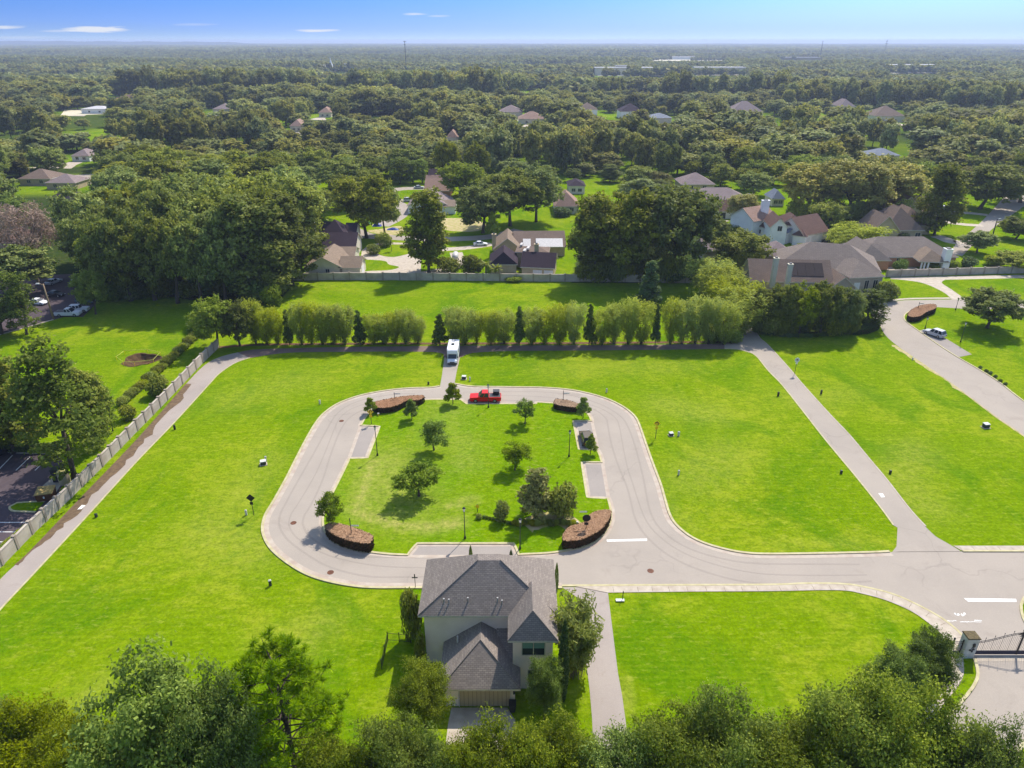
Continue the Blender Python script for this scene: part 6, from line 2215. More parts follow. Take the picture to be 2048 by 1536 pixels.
def car(label, cat, kind, loc, heading, paint, name='parked_car'):
    """heading: direction the front points, degrees from +X"""
    o = thing(name, label, cat, loc, R(heading))
    dims = {'suv': (4.7, 1.9, 1.72), 'sedan': (4.6, 1.82, 1.45), 'pickup': (5.8, 2.0, 1.9), 'jeep': (4.3, 1.85, 1.8), 'van': (5.0, 1.95, 1.95)}[kind]
    L, W, Hh = dims
    hl, hw = L / 2, W / 2
    belt = {'suv': 1.0, 'sedan': .92, 'pickup': 1.12, 'jeep': 1.08, 'van': 1.05}[kind]
    gc = .26
    prof = {'pickup': [(-hl, .45), (-hl, belt), (hl * .42, belt), (hl * .50, belt - .01), (hl - .12, belt - .10), (hl, belt - .25), (hl, .42), (hl - .15, gc), (-hl + .15, gc + .08)],
            'jeep': [(-hl, .45), (-hl, belt), (hl * .2, belt), (hl - .05, belt - .06), (hl, belt - .2), (hl, .45), (hl - .1, gc), (-hl + .1, gc)],
            }.get(kind, [(-hl, .5), (-hl + .05, belt - .05), (-hl + .25, belt), (hl * .35, belt), (hl - .25, belt - .2), (hl, belt - .38), (hl, .42), (hl - .2, gc), (-hl + .2, gc)])
    body = MB()
    n = len(prof)
    pts = [(x, -hw, z) for x, z in prof] + [(x, hw, z) for x, z in prof]
    body.add(pts, [list(range(n)), list(range(n, 2 * n))[::-1]] + [(i, i + n, (i + 1) % n + n, (i + 1) % n) for i in range(n)])
    cabx = {'suv': (-hl + .12, hl * .38, -hl + .45, hl * .10), 'sedan': (-hl + .55, hl * .40, -hl + 1.25, hl * .08), 'pickup': (-hl * .22, hl * .46, -hl * .17, hl * .20),
            'jeep': (-hl + .1, hl * .22, -hl + .2, hl * .10), 'van': (-hl + .1, hl * .55, -hl + .3, hl * .25)}[kind]
    x0, x1, t0, t1 = cabx
    tw = hw - .20
    cb = [(x0, -hw + .06, belt - .02), (x1, -hw + .06, belt - .02), (x1, hw - .06, belt - .02), (x0, hw - .06, belt - .02)]
    ct = [(t0, -tw, Hh), (t1, -tw, Hh), (t1, tw, Hh), (t0, tw, Hh)]
    body.hull8(cb, ct)
    paintm = car_paint(*paint)
    bo = body.build('body', paintm, o, bevel=.05, smooth=False)
    V = [Vector(p) for p in cb]
    T = [Vector(p) for p in ct]

    def glass(a, b, c, d, nm, m=.10):
        cen = (a + b + c + d) / 4
        nr = (b - a).cross(d - a).normalized()
        if nr.dot(cen - Vector((0, 0, 1))) < 0:
            nr = -nr
        q = [p.lerp(cen, m) + nr * .012 for p in (a, b, c, d)]
        r_ = [p - nr * .03 for p in q]
        MB().hull8(r_, q).build(nm, MT['glass'], o)
    glass(V[1], V[2], T[2], T[1], 'windscreen')
    glass(V[3], V[0], T[0], T[3], 'rear_window')
    for s, (a, b, c, d) in (('r', (V[0], V[1], T[1], T[0])), ('l', (V[2], V[3], T[3], T[2]))):
        k = 2 if kind in ('sedan', 'pickup') else 3
        for i in range(k):
            f0, f1 = i / k + .015, (i + 1) / k - .015
            glass(a.lerp(b, f0), a.lerp(b, f1), d.lerp(c, f1), d.lerp(c, f0), 'side_window', .12)
    r = .37 if kind in ('pickup', 'jeep') else .34
    for x in (-hl * .60, hl * .62):
        for y in (-hw + .08, hw - .08):
            wheel(o, x, y, r)
    for y in (-hw + .3, hw - .3):
        MB().box(hl - .05, hl + .02, y - .2, y + .2, belt - .42, belt - .26).build('headlight', MT['lamp_clear'], o)
        MB().box(-hl - .02, -hl + .05, y - .12, y + .12, belt - .38, belt - .12).build('tail_light', MT['lamp_red'], o)
    if kind == 'pickup':
        MB().box(-hl + .12, x0 - .08, -hw + .16, hw - .16, belt - .02, belt + .012).build('bed_floor', MT['iron'], o)
    for y in (-hw - .1, hw + .1):
        MB().box(x1 - .35, x1 - .15, y - .1, y + .1, belt, belt + .18).build('mirror', paintm, o, bevel=.02)
    return o


WHITE, RED, SILVER, BLUE, BROWN, BLACK = ((.78, .78, .80), 'white'), ((.70, .006, .006), 'red'), ((.50, .51, .54), 'silver'), ((.08, .13, .17), 'slate'), ((.10, .075, .045), 'brown'), ((.015, .015, .018), 'black')
pk = car('red pickup parked facing left on the park road', 'pickup', 'pickup', G(971, 801, .02), 180, RED, 'pickup_truck')
g = G(992, 797, .02)
bx = thing('tool_box', 'black box standing in the bed of the red pickup', 'box', (g.x, g.y, 1.13))
MB().box(g.x - .5, g.x + .62, g.y - .65, g.y + .35, 1.14, 1.72).build('body', MT['iron'], bx, world=True, bevel=.03)
MB().box(g.x - .54, g.x + .66, g.y - .69, g.y + .39, 1.72, 1.78).build('lid', MT['iron'], bx, world=True)
car('silver car parked on the pad beside the right road', 'car', 'suv', G(1868, 671, .02), 118, SILVER)
car('dark brown car on a park parking pad, half hidden by the small thin tree', 'car', 'suv', G(1173, 882, .03), 94, BROWN)
car('white pickup at the grass edge of the upper car park', 'pickup', 'pickup', G(138, 631, .02), 4, WHITE, 'pickup_truck')
car('white boxy jeep parked right behind the white pickup', 'car', 'jeep', G(160, 623, .02), 8, WHITE)
car('slate blue car under the vine topped tree in the upper car park', 'car', 'suv', G(172, 606, .02), -6, BLUE)
car('white car at the back of the upper car park, nose to the trees', 'car', 'suv', G(160, 569, .02), 60, WHITE)
car('white car behind the slim light tree in the upper car park', 'car', 'sedan', G(78, 608, .02), -12, WHITE)
car('pale car deep in the shade of the upper car park', 'car', 'sedan', G(108, 567, .02), 75, SILVER)
car('black car in the shade between two white cars of the upper car park', 'car', 'sedan', G(112, 592, .02), -10, BLACK)
car('black car at the left edge of the dark car park', 'car', 'sedan', G(-6, 912, .02), 60, BLACK)
car('white car on the drive by the middle house', 'car', 'sedan', G(961, 491, .02), 5, WHITE)
car('pale car parked at the white gabled house', 'car', 'suv', G(818, 403, .02), 10, SILVER)
car('pale car on the street beyond the shaded lawn', 'car', 'sedan', G(838, 377, .02), 5, SILVER)
car('white van behind the upper tan house', 'van', 'van', G(1889, 421, .02), 15, WHITE)
car('black car beside the white two storey house garage', 'car', 'suv', G(1653, 487, .02), 90, BLACK)
# covered white trailer on the bending drive
c = G(911, 520, .02)
t = thing('covered_trailer', 'rounded white covered trailer on the bending drive behind the wall', 'trailer', c)
mb = MB().tube([(c.x, c.y - 2.2, .95), (c.x, c.y - 1.9, 1.25), (c.x, c.y + 1.7, 1.35), (c.x, c.y + 2.2, 1.0)], [.55, .95, .95, .5], 14)
mb.build('cover', MT['screen'], t, world=True, smooth=True)
for s in (-.9, .9):
    MB().tube([(c.x + s - .1, c.y - .2, .33), (c.x + s + .1, c.y - .2, .33)], .33, 14).build('wheel', MT['tyre'], t, world=True)


def motorhome():
    p = G(904.5, 731, .02)
    o = thing('motorhome', 'white motorhome parked nose towards the park on the short drive', 'motorhome', p, R(-90))
    wm = car_paint(*WHITE)
    L = 6.6
    mb = MB()
    mb.box(-6.9, -1.55, -1.12, 1.12, .45, 3.0)
    mb.build('body', wm, o, bevel=.08)
    mb = MB().hull8([(-1.9, -1.1, 2.05), (-.9, -1.05, 2.15), (-.9, 1.05, 2.15), (-1.9, 1.1, 2.05)], [(-1.9, -1.1, 2.98), (-1.1, -1.0, 2.9), (-1.1, 1.0, 2.9), (-1.9, 1.1, 2.98)])
    mb.build('cab_roof', wm, o, bevel=.08)
    n = [(-1.6, .4), (-1.6, 1.15), (-.75, 1.15), (-.1, .95), (0, .75), (0, .35)]
    mb = MB()
    k = len(n)
    mb.add([(x, -.98, z) for x, z in n] + [(x, .98, z) for x, z in n], [list(range(k)), list(range(k, 2 * k))[::-1]] + [(i, i + k, (i + 1) % k + k, (i + 1) % k) for i in range(k)])
    mb.hull8([(-1.6, -.95, 1.12), (-.75, -.95, 1.12), (-.75, .95, 1.12), (-1.6, .95, 1.12)], [(-1.6, -.85, 2.1), (-1.3, -.85, 2.1), (-1.3, .85, 2.1), (-1.6, .85, 2.1)])
    mb.build('cab', wm, o, bevel=.05)
    MB().hull8([(-1.30, -.80, 1.95), (-.80, -.88, 1.2), (-.80, .88, 1.2), (-1.30, .80, 1.95)], [(-1.24, -.80, 1.99), (-.72, -.88, 1.24), (-.72, .88, 1.24), (-1.24, .80, 1.99)]).build('windscreen', MT['glass'], o)
    for s in (-1, 1):
        MB().hull8([(-1.5, s * .93, 1.2), (-.95, s * .95, 1.2), (-.95, s * .97, 1.2), (-1.5, s * .97, 1.2)], [(-1.5, s * .86, 1.9), (-1.2, s * .86, 1.9), (-1.2, s * .90, 1.9), (-1.5, s * .90, 1.9)]).build('side_window', MT['glass'], o)
        MB().box(-4.6, -3.3, s * 1.12 - .02, s * 1.12 + .02, 1.5, 2.2).build('side_window', MT['glass'], o)
        MB().box(-.02, .03, s * .7 - .2, s * .7 + .2, .62, .8).build('headlight', MT['lamp_clear'], o)
        MB().box(-1.0, -.8, s * 1.12 - .08, s * 1.12 + .08, 1.2, 1.6).build('mirror', MT['iron'], o)
        for x in (-.85, -5.0):
            wheel(o, x, s * .88, .38)
    MB().box(-.05, .06, -.95, .95, .32, .55).build('bumper', MT['iron'], o, bevel=.03)
    MB().box(-.01, .03, -.5, .5, .58, .8).build('grille', MT['iron'], o)
    MB().box(-4.3, -3.7, -.35, .25, 3.0, 3.22).build('roof_vent', MT['boxgreen'], o, bevel=.05)
    MB().box(-6.2, -5.6, -.3, .3, 3.0, 3.1).build('roof_hatch', MT['screen'], o)


motorhome()
c = G(1905, 440, .02)
m = thing('garden_tractor', 'small red machine on the curved drive at the upper right', 'tractor', c)
MB().box(c.x - 1.3, c.x + 1.0, c.y - .7, c.y + .7, .4, 1.2).build('body', car_paint(*RED), m, world=True, bevel=.1)
MB().hull8([(c.x - 1.2, c.y - .6, 1.2), (c.x + .1, c.y - .6, 1.2), (c.x + .1, c.y + .6, 1.2), (c.x - 1.2, c.y + .6, 1.2)], [(c.x - 1.1, c.y - .5, 2.2), (c.x - .1, c.y - .5, 2.2), (c.x - .1, c.y + .5, 2.2), (c.x - 1.1, c.y + .5, 2.2)]).build('cab', MT['glass'], m, world=True)
for dx in (-.8, .7):
    for dy in (-.75, .75):
        MB().tube([(c.x + dx, c.y + dy - .12, .42), (c.x + dx, c.y + dy + .12, .42)], .42, 12).build('wheel', MT['tyre'], m, world=True)

# ------------------------------------------------------------------ lamps, signs and small street things
def lamp(px, base, top, label, z0=.1):
    p = G(px, base, z0)
    al = PITCH + math.atan((top - 768) / FPX)
    h = CAMH - p.y * math.tan(al) - z0
    o = thing('lamp_post', label, 'lamp post', p, 0, 'black lamp posts in the park')
    MB().lathe([(.16, 0), (.16, .25), (.10, .4), (.075, .6), (.055, h * .5), (.05, h - .8)], 10).build('pole', MT['iron'], o, smooth=True)
    ln = MB().lathe([(.05, h - .8), (.14, h - .72), (.15, h - .68), (.10, h - .66)], 10).build('lantern', MT['iron'], o)
    MB().lathe([(.11, h - .67), (.19, h - .25), (.17, h - .2)], 8).build('glass', MT['lampglass'], ln)
    MB().lathe([(.24, h - .21), (.10, h - .06), (.03, h)], 8).build('cap', MT['iron'], ln)
    return o


for px, b, t, lb in [(755, 911, 851, 'black lamp post at the corner of the left parking pad of the park'), (930, 1077, 1014, 'black lamp post near the bottom pad of the park, left of the magnolia'),
                     (1138, 913, 860, 'black lamp post left of the brown car in the park'), (977, 815, 768, 'black lamp post right in front of the red pickup'),
                     (1040, 1098, 1036, 'black lamp post below the golden magnolia'), (1921, 684, 644, 'black lamp post on the lawn right of the silver car'),
                     (1911, 620, 596, 'black lamp post at the top of the right road'), (2028, 612, 592, 'black lamp post at the right edge of the top road'), (1850, 657, 634, 'short black lamp post above the silver car')]:
    lamp(px, b, t, lb)


def street_light(px, base, top, label, arm, mat):
    p = G(px, base)
    al = PITCH + math.atan((top - 768) / FPX)
    h = CAMH - p.y * math.tan(al)
    o = thing('street_light', label, 'street light', p)
    MB().lathe([(.24, 0), (.20, h * .5), (.15, h)], 10).build('pole', MT[mat], o, smooth=True)
    MB().tube([(0, 0, h - .35), (arm * .6, 0, h + .1), (arm, 0, h + .1)], .07, 6).build('arm', MT[mat], o)
    MB().hull8([(arm - .5, -.22, h - .02), (arm + .4, -.22, h - .02), (arm + .4, .22, h - .02), (arm - .5, .22, h - .02)], [(arm - .4, -.18, h + .2), (arm + .3, -.18, h + .2), (arm + .3, .18, h + .2), (arm - .4, .18, h + .2)]).build('lamp_head', MT['lampglass'], o)


street_light(107, 638, 568, 'tan wooden light pole at the corner of the upper car park', -1.2, 'woodpole')
street_light(720, 468, 425, 'grey street light beside the dark purple roofed house', -1.0, 'woodpole')
street_light(1986, 468, 438, 'dark slim street light on the wide upper right street', .8, 'steelmast')


def plate(shape, r, mat, th=.02):
    mb = MB()
    if shape == 'diamond':
        pts = [(0, -r), (r, 0), (0, r), (-r, 0)]
    elif shape == 'oct':
        pts = [(r * math.cos(R(22.5 + 45 * k)), r * math.sin(R(22.5 + 45 * k))) for k in range(8)]
    elif shape == 'round':
        pts = [(r * math.cos(R(22.5 * k)), r * math.sin(R(22.5 * k))) for k in range(16)]
    else:
        w, h = shape
        pts = [(-w / 2, -h / 2), (w / 2, -h / 2), (w / 2, h / 2), (-w / 2, h / 2)]
    n = len(pts)
    mb.add([(x, -th, z) for x, z in pts] + [(x, 0, z) for x, z in pts], [list(range(n)), list(range(n, 2 * n))[::-1]] + [(i, (i + 1) % n, (i + 1) % n + n, i + n) for i in range(n)])
    return mb


def shift(mb, dx, dy, dz):
    for v in mb.v:
        v += Vector((dx, dy, dz))
    return mb


def sign(px, base, top, label, plates, rz=0, z0=0.0, name='road_sign', post='iron', arrow=None):
    p = G(px, base, z0)
    al = PITCH + math.atan((top - 768) / FPX)
    h = CAMH - p.y * math.tan(al) - z0
    o = thing(name, label, 'sign', p, R(rz))
    MB().tube([(0, 0, -.1), (0, 0, h)], .05, 8).build('post', MT[post], o)
    for shape, r, mat, dz in plates:
        po = shift(plate(shape, r, MT[mat]), 0, -.05, h + dz).build('plate', MT[mat], o)
        if arrow and shape == 'diamond':
            mb = MB()
            pth = [(.16, -.28), (.16, .05), (.08, .2), (-.08, .22), (-.2, .12)] if arrow == 'l' else [(-.16, -.28), (-.16, .05), (-.08, .2), (.08, .22), (.2, .12)]
            for (ax, az), (bx, bz) in zip(pth[:-1], pth[1:]):
                d = Vector((bx - ax, 0, bz - az)).normalized()
                q = Vector((-d.z, 0, d.x)) * .05
                a_, b_ = Vector((ax, 0, az)), Vector((bx, 0, bz))
                mb.poly([a_ - q, b_ - q, b_ + q, a_ + q])
            ex = -.3 if arrow == 'l' else .3
            mb.poly([(pth[-1][0], 0, pth[-1][1] + .12), (ex, 0, .02), (pth[-1][0] * .6, 0, .03)])
            for v in mb.v:
                v *= r / .46
            shift(mb, 0, -.075, h + dz)
            mb.build('arrow', MT['signback'], po)
    return o


sign(508, 1031, 990, 'black backed diamond sign with a small plate on the left lawn', [('diamond', .62, 'signback', -.45), ((.45, .45), 0, 'signback', -1.35)])
sign(743, 848, 819, 'yellow curve arrow sign at the left tip of the long hedge bed', [('diamond', .55, 'yellow', -.45), ((.5, .5), 0, 'yellow', -1.25)], z0=.1, arrow='r')
sign(1311, 877, 842, 'yellow curve arrow sign on the lawn right of the loop road', [('diamond', .55, 'yellow', -.45), ((.5, .5), 0, 'yellow', -1.25)], arrow='l')
sign(1589, 748, 716, 'white and red round sign beside the straight lane', [('round', .5, 'signwhite', -.4), ('round', .2, 'signred', -.38), ((.4, .4), 0, 'signwhite', -1.1)], arrow=None)
sign(1171, 1074, 1030, 'black round backed stop sign standing in the lower right hedge bed', [('oct', .58, 'signback', -.45), ((.55, .42), 0, 'signback', -1.35)], z0=.1)
sign(955, 1024, 1009, 'small yellow sign on the park lawn', [((.5, .5), 0, 'yellow', -.3)], z0=.1)
sign(1245, 1200, 1182, 'thin post by the sidewalk corner below the main road', [((.12, .3), 0, 'iron', -.2)], name='marker_post')
sign(705, 1085, 1037, 'street name post in the lower left hedge bed', [((.08, .5), 0, 'iron', -.2)], z0=.1, name='name_post')
sign(790, 808, 785, 'street name post in the long hedge bed', [((.08, .5), 0, 'iron', -.2)], z0=.1, name='name_post')
sign(1126, 810, 781, 'street name post in the small hedge bed', [((.08, .5), 0, 'iron', -.2)], z0=.1, name='name_post')
sign(1834, 625, 604, 'street name post in the hedge bed at the right road bend', [((.08, .5), 0, 'iron', -.2)], z0=.1, name='name_post')
for px, py, dx, lb in ((705, 1085, 1, 'lower left'), ):
    pass


def name_board(px, base, zt, dx, z0, label):
    p = G(px, base, z0)
    o = thing('name_board', label, 'sign', (p.x, p.y, z0 + zt))
    shift(plate((1.0, .22), 0, None), dx * .58, 0, 0).build('plate', MT['signwhite'], o)
    MB().box(min(0, dx * .1), max(0, dx * .1), -.03, .01, -.05, .05).build('bracket', MT['iron'], o)


name_board(705, 1085, 2.75, 1, .1, 'white name board on the post in the lower left hedge bed')
name_board(1173, 1066, 3.5, -1, .1, 'white name board above the black round sign')
name_board(790, 808, 2.1, 1, .1, 'pale name board on the post in the long hedge bed')
name_board(1126, 810, 2.4, 1, .1, 'pale name board on the post in the small hedge bed')
name_board(1834, 625, 2.3, 1, .1, 'pale name board on the post at the right road bend')


def transformer(px, py, label, s=1.0, rz=0):
    s *= .68
    p = G(px, py)
    o = thing('utility_box', label, 'utility box', p, R(rz), 'green utility boxes on the lawns')
    MB().box(-.62 * s, .62 * s, -.5 * s, .5 * s, .08, .95 * s).build('cabinet', MT['boxgreen'], o, bevel=.03)
    MB().hull8([(-.66 * s, -.54 * s, .95 * s), (.66 * s, -.54 * s, .95 * s), (.66 * s, .54 * s, .95 * s), (-.66 * s, .54 * s, .95 * s)],
               [(-.6 * s, -.45 * s, 1.05 * s), (.6 * s, -.45 * s, 1.05 * s), (.6 * s, .5 * s, 1.12 * s), (-.6 * s, .5 * s, 1.12 * s)]).build('lid', MT['boxtop'], o)
    MB().box(-.85 * s, .85 * s, -.7 * s, .75 * s, 0, .08).build('pad', MT['walk'], o)


transformer(527, 929, 'dark green utility box with pale lid on the left lawn', 1.0, 20)
transformer(928, 758, 'dark green utility box beside the short drive of the motorhome', .95, -5)
transformer(1342, 871, 'dark green utility box right of the yellow arrow sign', .8, 10)
transformer(1971, 855, 'green utility box with pale lid near the right road', 1.1, 8)


def pedestal(px, py, label, h=.95, w=.2, mat='iron', top=None):
    h, w = h * .9, w * .8
    p = G(px, py)
    o = thing('meter_post', label, 'utility post', p, RD.uniform(-.4, .4), 'small utility posts on the lawns')
    MB().box(-w, w, -w * .8, w * .8, 0, h).build('body', MT[mat], o, bevel=.02)
    MB().hull8([(-w - .02, -w, h), (w + .02, -w, h), (w + .02, w, h), (-w - .02, w, h)], [(-w * .7, -w * .6, h + .1), (w * .7, -w * .6, h + .1), (w * .7, w * .6, h + .1), (-w * .7, w * .6, h + .1)]).build('cap', MT[top or mat], o)


for px, py, lb, mt, tp in [(350, 859, 'small dark post near the left lane, upper of two', 'iron', None), (193, 1034, 'small dark post near the left lane, lower of two', 'boxgreen', None),
                           (1556, 792, 'small dark post left of the straight lane, upper', 'iron', None), (1642, 788, 'small dark post right of the straight lane, upper', 'iron', None),
                           (1682, 947, 'small dark post left of the straight lane, lower', 'iron', None), (1780, 947, 'small dark post right of the straight lane, lower', 'iron', None),
                           (541, 1171, 'small post with white cap on the lawn left of the big house', 'boxgreen', 'screen'), (532, 922, 'short pale post behind the left lawn utility box', 'screen', None),
                           (493, 1030, 'short white post left of the diamond sign', 'screen', None), (1357, 872, 'white box beside the right lawn utility box', 'screen', None),
                           (857, 769, 'low dark box left of the motorhome drive by the kerb', 'iron', None), (940, 762, 'short pale post right of the drive utility box', 'screen', None),
                           (640, 808, 'short pale post on the lawn above the left bend', 'screen', None), (1213, 785, 'short pale post on the lawn above the upper right bend', 'screen', None),
                           (1357, 950, 'short pale post on the lawn right of the loop road', 'screen', None), (1154, 1050, 'white lidded short post at the edge of the lower right hedge bed', 'screen', None),
                           (1825, 720, 'tiny pale post on the lawn left of the right road', 'screen', None), (757, 832, 'short yellow post by the yellow arrow sign', 'yellow', 'screen')]:
    pedestal(px, py, lb, .55 if 'low' in lb or 'tiny' in lb else .85, .16 if 'pale' in lb or 'white post' in lb else .2, mt, tp)
c = G(1240, 1202)
o = thing('ground_sign', 'low white board lying near the thin post by the sidewalk', 'sign', c)
MB().box(-.5, .5, -.2, .2, 0.1, .18).build('plate', MT['signwhite'], o)
MB().box(-.05, .05, -.05, .05, 0, .1).build('stake', MT['iron'], o)

# tape round the pit
tp = thing('tape_barrier', 'yellow tape strung on stakes round the sunken hole', 'barrier', PIT_C)
tpts = gl([(234, 721), (248, 731), (270, 731.5), (308, 727), (322, 712), (296, 706), (250, 709)])
mb = MB()
for i, p in enumerate(tpts):
    MB().tube([(p.x, p.y, -.1), (p.x, p.y, 1.0)], .04, 6).build('stake', MT['yellow'], tp, world=True)
    q = tpts[(i + 1) % len(tpts)]
    d = (q - p).normalized()
    nn = Vector((-d.y, d.x, 0))
    mb.obox(p - nn * .02, d, (q - p).length, nn, .04, .82, .90)
mb.build('tape', MT['tape'], tp, world=True)

# dumpster, tank and container by the wall
c = G(95, 998, .02)
o = thing('dumpster', 'brown rubbish container with a tan lid in the dark car park', 'dumpster', c, R(14))
MB().hull8([(-1.05, -.75, .15), (1.05, -.75, .15), (1.05, .75, .15), (-1.05, .75, .15)], [(-1.15, -.9, 1.35), (1.15, -.9, 1.35), (1.15, .9, 1.55), (-1.15, .9, 1.55)]).build('body', MT['rust'], o, bevel=.03)
MB().hull8([(-1.2, -.95, 1.36), (1.2, -.95, 1.36), (1.2, .95, 1.56), (-1.2, .95, 1.56)], [(-1.1, -.85, 1.5), (1.1, -.85, 1.5), (1.1, .9, 1.72), (-1.1, .9, 1.72)]).build('lid', MT['lid_yellow'], o)
MB().box(-.09, .09, -.95, -.86, .7, 1.0).build('placard', MT['signwhite'], o)
c = G(131, 966, .02)
o = thing('storage_tank', 'pale yellow round topped tank beside the wall', 'tank', c)
MB().lathe([(.75, 0), (.78, .1), (.78, 1.9)], 18).build('body', MT['tan_wall'], o, smooth=False)
MB().lathe([(.82, 1.9), (.7, 2.15), (.35, 2.35), (.02, 2.4)], 18).build('dome', MT['tankyellow'], o, smooth=True)
c = G(118, 962, .02)
o = thing('grease_bin', 'black upright container left of the pale yellow tank', 'container', c, R(5))
MB().box(-.6, .6, -.5, .5, .05, 2.1).build('body', MT['iron'], o, bevel=.05)
MB().box(-.64, .64, -.54, .54, 2.1, 2.2).build('lid', MT['boxgreen'], o)
sheet('concrete_pad', gl([(70, 985), (105, 955), (128, 962), (112, 985)]), .03, MT['walk'], 'pale concrete pad under the rubbish container', 'pad')

# blue and teal tarps beyond the street
for px, py, L, mt, lb in ((754, 452, 3.2, 'tarp', 'crumpled blue tarp heap below the dark oak'), (786, 459, 4.2, 'tarp', 'flat long blue tarp right of the dark oak trunk'), (733, 447, 2.4, 'teal', 'teal tarp left of the blue tarp heap')):
    c = G(px, py)
    r_ = random.Random(px)
    mb = MB()
    n = 7
    hgt = .7 if px == 786 else 1.5
    P_ = [[(c.x + (i / n - .5) * L, c.y + (j / 4 - .5) * 2.4, (.08 + hgt * math.sin(PI * i / n) * math.sin(PI * j / 4) * r_.uniform(.7, 1.1)) if 0 < i < n and 0 < j < 4 else .01) for i in range(n + 1)] for j in range(5)]
    pts = [p for row_ in P_ for p in row_]
    mb.add(pts, [(j * (n + 1) + i, j * (n + 1) + i + 1, (j + 1) * (n + 1) + i + 1, (j + 1) * (n + 1) + i) for j in range(4) for i in range(n)])
    tag(mb.build('tarp', MT[mt], uv=False), lb, 'tarp')


# ------------------------------------------------------------------ iron gate and its pier
def gate():
    p = G(1935, 1317)                      # pier foot, near edge middle
    o = thing('gate_pier', 'grey white gate pier with a mossy flat cap and iron ornament', 'gate pier', (p.x, p.y + .55, 0))
    w = .62
    MB().box(-w, w, -.55, .55, 0, 2.75).build('body', MT['stucco2'], o, bevel=.015)
    MB().hull8([(-w - .08, -.63, 2.75), (w + .08, -.63, 2.75), (w + .08, .63, 2.75), (-w - .08, .63, 2.75)], [(-w - .03, -.58, 2.86), (w + .03, -.58, 2.86), (w + .03, .58, 2.86), (-w - .03, .58, 2.86)]).build('cap', MT['moss_cap'], o)
    orn = MB()
    for k, (x, z, r_) in enumerate([(.14, 2.0, .17), (.2, 1.75, .15), (.14, 1.5, .14), (-.12, 1.25, .10), (.1, 1.2, .12), (.3, 1.3, .08), (.16, 1.02, .09)]):
        for a in range(10):
            t0, t1 = a * .62, (a + 1) * .62
            orn.tube([(x + r_ * math.cos(t0) * (1 - a * .04), -.58, z + r_ * math.sin(t0) * (1 - a * .04)), (x + r_ * math.cos(t1) * (1 - a * .04), -.58, z + r_ * math.sin(t1) * (1 - a * .04))], .032, 5, cap=False)
    orn.lathe([(.02, 1.7), (.13, 1.75), (.15, 2.0), (.1, 2.15), (.02, 2.2)], 8, c=(.18, -.56))
    orn.build('ornament', MT['iron'], o)
    y0 = p.y + .5
    # two swinging leaves, the top rail rising to the middle
    xs = p.x + w + .08
    mid = G(2033, 1312).x
    for k, lb in ((0, 'black wrought iron gate leaf hinged on the grey pier'), (1, 'black wrought iron gate leaf at the right edge of the picture')):
        gt = thing('iron_gate', lb, 'gate', (mid if k else xs, y0, 0), 0)
        s = 1
        Lg = mid - xs - .03
        X0 = .03 if k else 0

        def top(x):
            f = x / Lg
            f = 1 - f if k else f
            return 1.75 + 1.25 * (3 * f * f - 2 * f ** 3)
        rail = MB()
        N_ = 22
        for lift in (0, .22):
            rail.tube([(X0 + Lg * i / N_, 0, top(Lg * i / N_) + lift) for i in range(N_ + 1)], .028, 5)
        rail.box(X0, X0 + Lg, -.025, .025, .62, .67)
        for x in (X0 + .03, X0 + Lg - .03):
            rail.tube([(x, 0, .1), (x, 0, top(x - X0) + .35)], .05, 6)
        rail.build('frame', MT['iron'], gt)
        MB().box(X0, X0 + Lg, -.03, .03, .12, .62).build('base_panel', MT['navy'], gt)
        bars = 26
        for i in range(1, bars):
            x = X0 + Lg * i / bars
            hz = top(x - X0) + .22
            main = i % 5 == 0
            mb = MB().tube([(x, .0, .66), (x, 0, hz + (.30 if main else 0))], .02 if main else .012, 5)
            if main:
                mb.lathe([(.03, hz + .28), (.045, hz + .34), (.005, hz + .45)], 6, c=(x, 0))
            mb.build('bar', MT['iron'], gt)
        for i in range(13):
            x = X0 + Lg * (i + .5) / 13
            z = top(x - X0) + .11
            mb = MB()
            for a in range(8):
                mb.tube([(x + .085 * math.cos(a * PI / 4), 0, z + .085 * math.sin(a * PI / 4)), (x + .085 * math.cos((a + 1) * PI / 4), 0, z + .085 * math.sin((a + 1) * PI / 4))], .014, 4, cap=False)
            mb.build('ring', MT['iron'], gt)
        xc = X0 + (0.04 if k else Lg - .04)
        zt = 2.95
        mb = MB()
        for sg in (-1, 1):
            pr = None
            for a in range(14):
                t_ = -PI / 2 + a * .42
                rr = .26 * (1 - a * .045)
                q = (xc + sg * (.28 - rr * math.cos(t_)), 0, zt + rr * math.sin(t_))
                if pr:
                    mb.tube([pr, q], .035, 5, cap=False)
                pr = q
        mb.lathe([(.03, zt), (.09, zt + .25), (.04, zt + .4), (.07, zt + .5), (.005, zt + .72)], 8, c=(xc, 0))
        mb.build('scroll', MT['iron'], gt)
        xh = X0 + (Lg - .25 if k else .25)
        mb = MB()
        for dz in (1.42, 1.2, 1.0):
            for a in range(8):
                mb.tube([(xh + .09 * math.cos(a * PI / 4), 0, dz + .1 * math.sin(a * PI / 4)), (xh + .09 * math.cos((a + 1) * PI / 4), 0, dz + .1 * math.sin((a + 1) * PI / 4))], .02, 4, cap=False)
        mb.build('scroll', MT['iron'], gt)
    # small side gate across the sidewalk
    x1 = p.x - w - .08
    x0 = G(1903, 1317).x
    sg = thing('side_gate', 'narrow iron side gate between its post and the grey pier', 'gate', (x0, y0, 0))
    L = x1 - x0
    MB().tube([(0, 0, 0), (0, 0, 2.3)], .085, 8).lathe([(.09, 2.3), (.12, 2.38), (.02, 2.55)], 8).build('post', MT['iron'], sg)
    MB().tube([(L, 0, 0), (L, 0, 2.2)], .06, 8).build('post', MT['iron'], sg)
    MB().box(.08, L - .05, -.03, .03, .12, .62).build('base_panel', MT['navy'], sg)
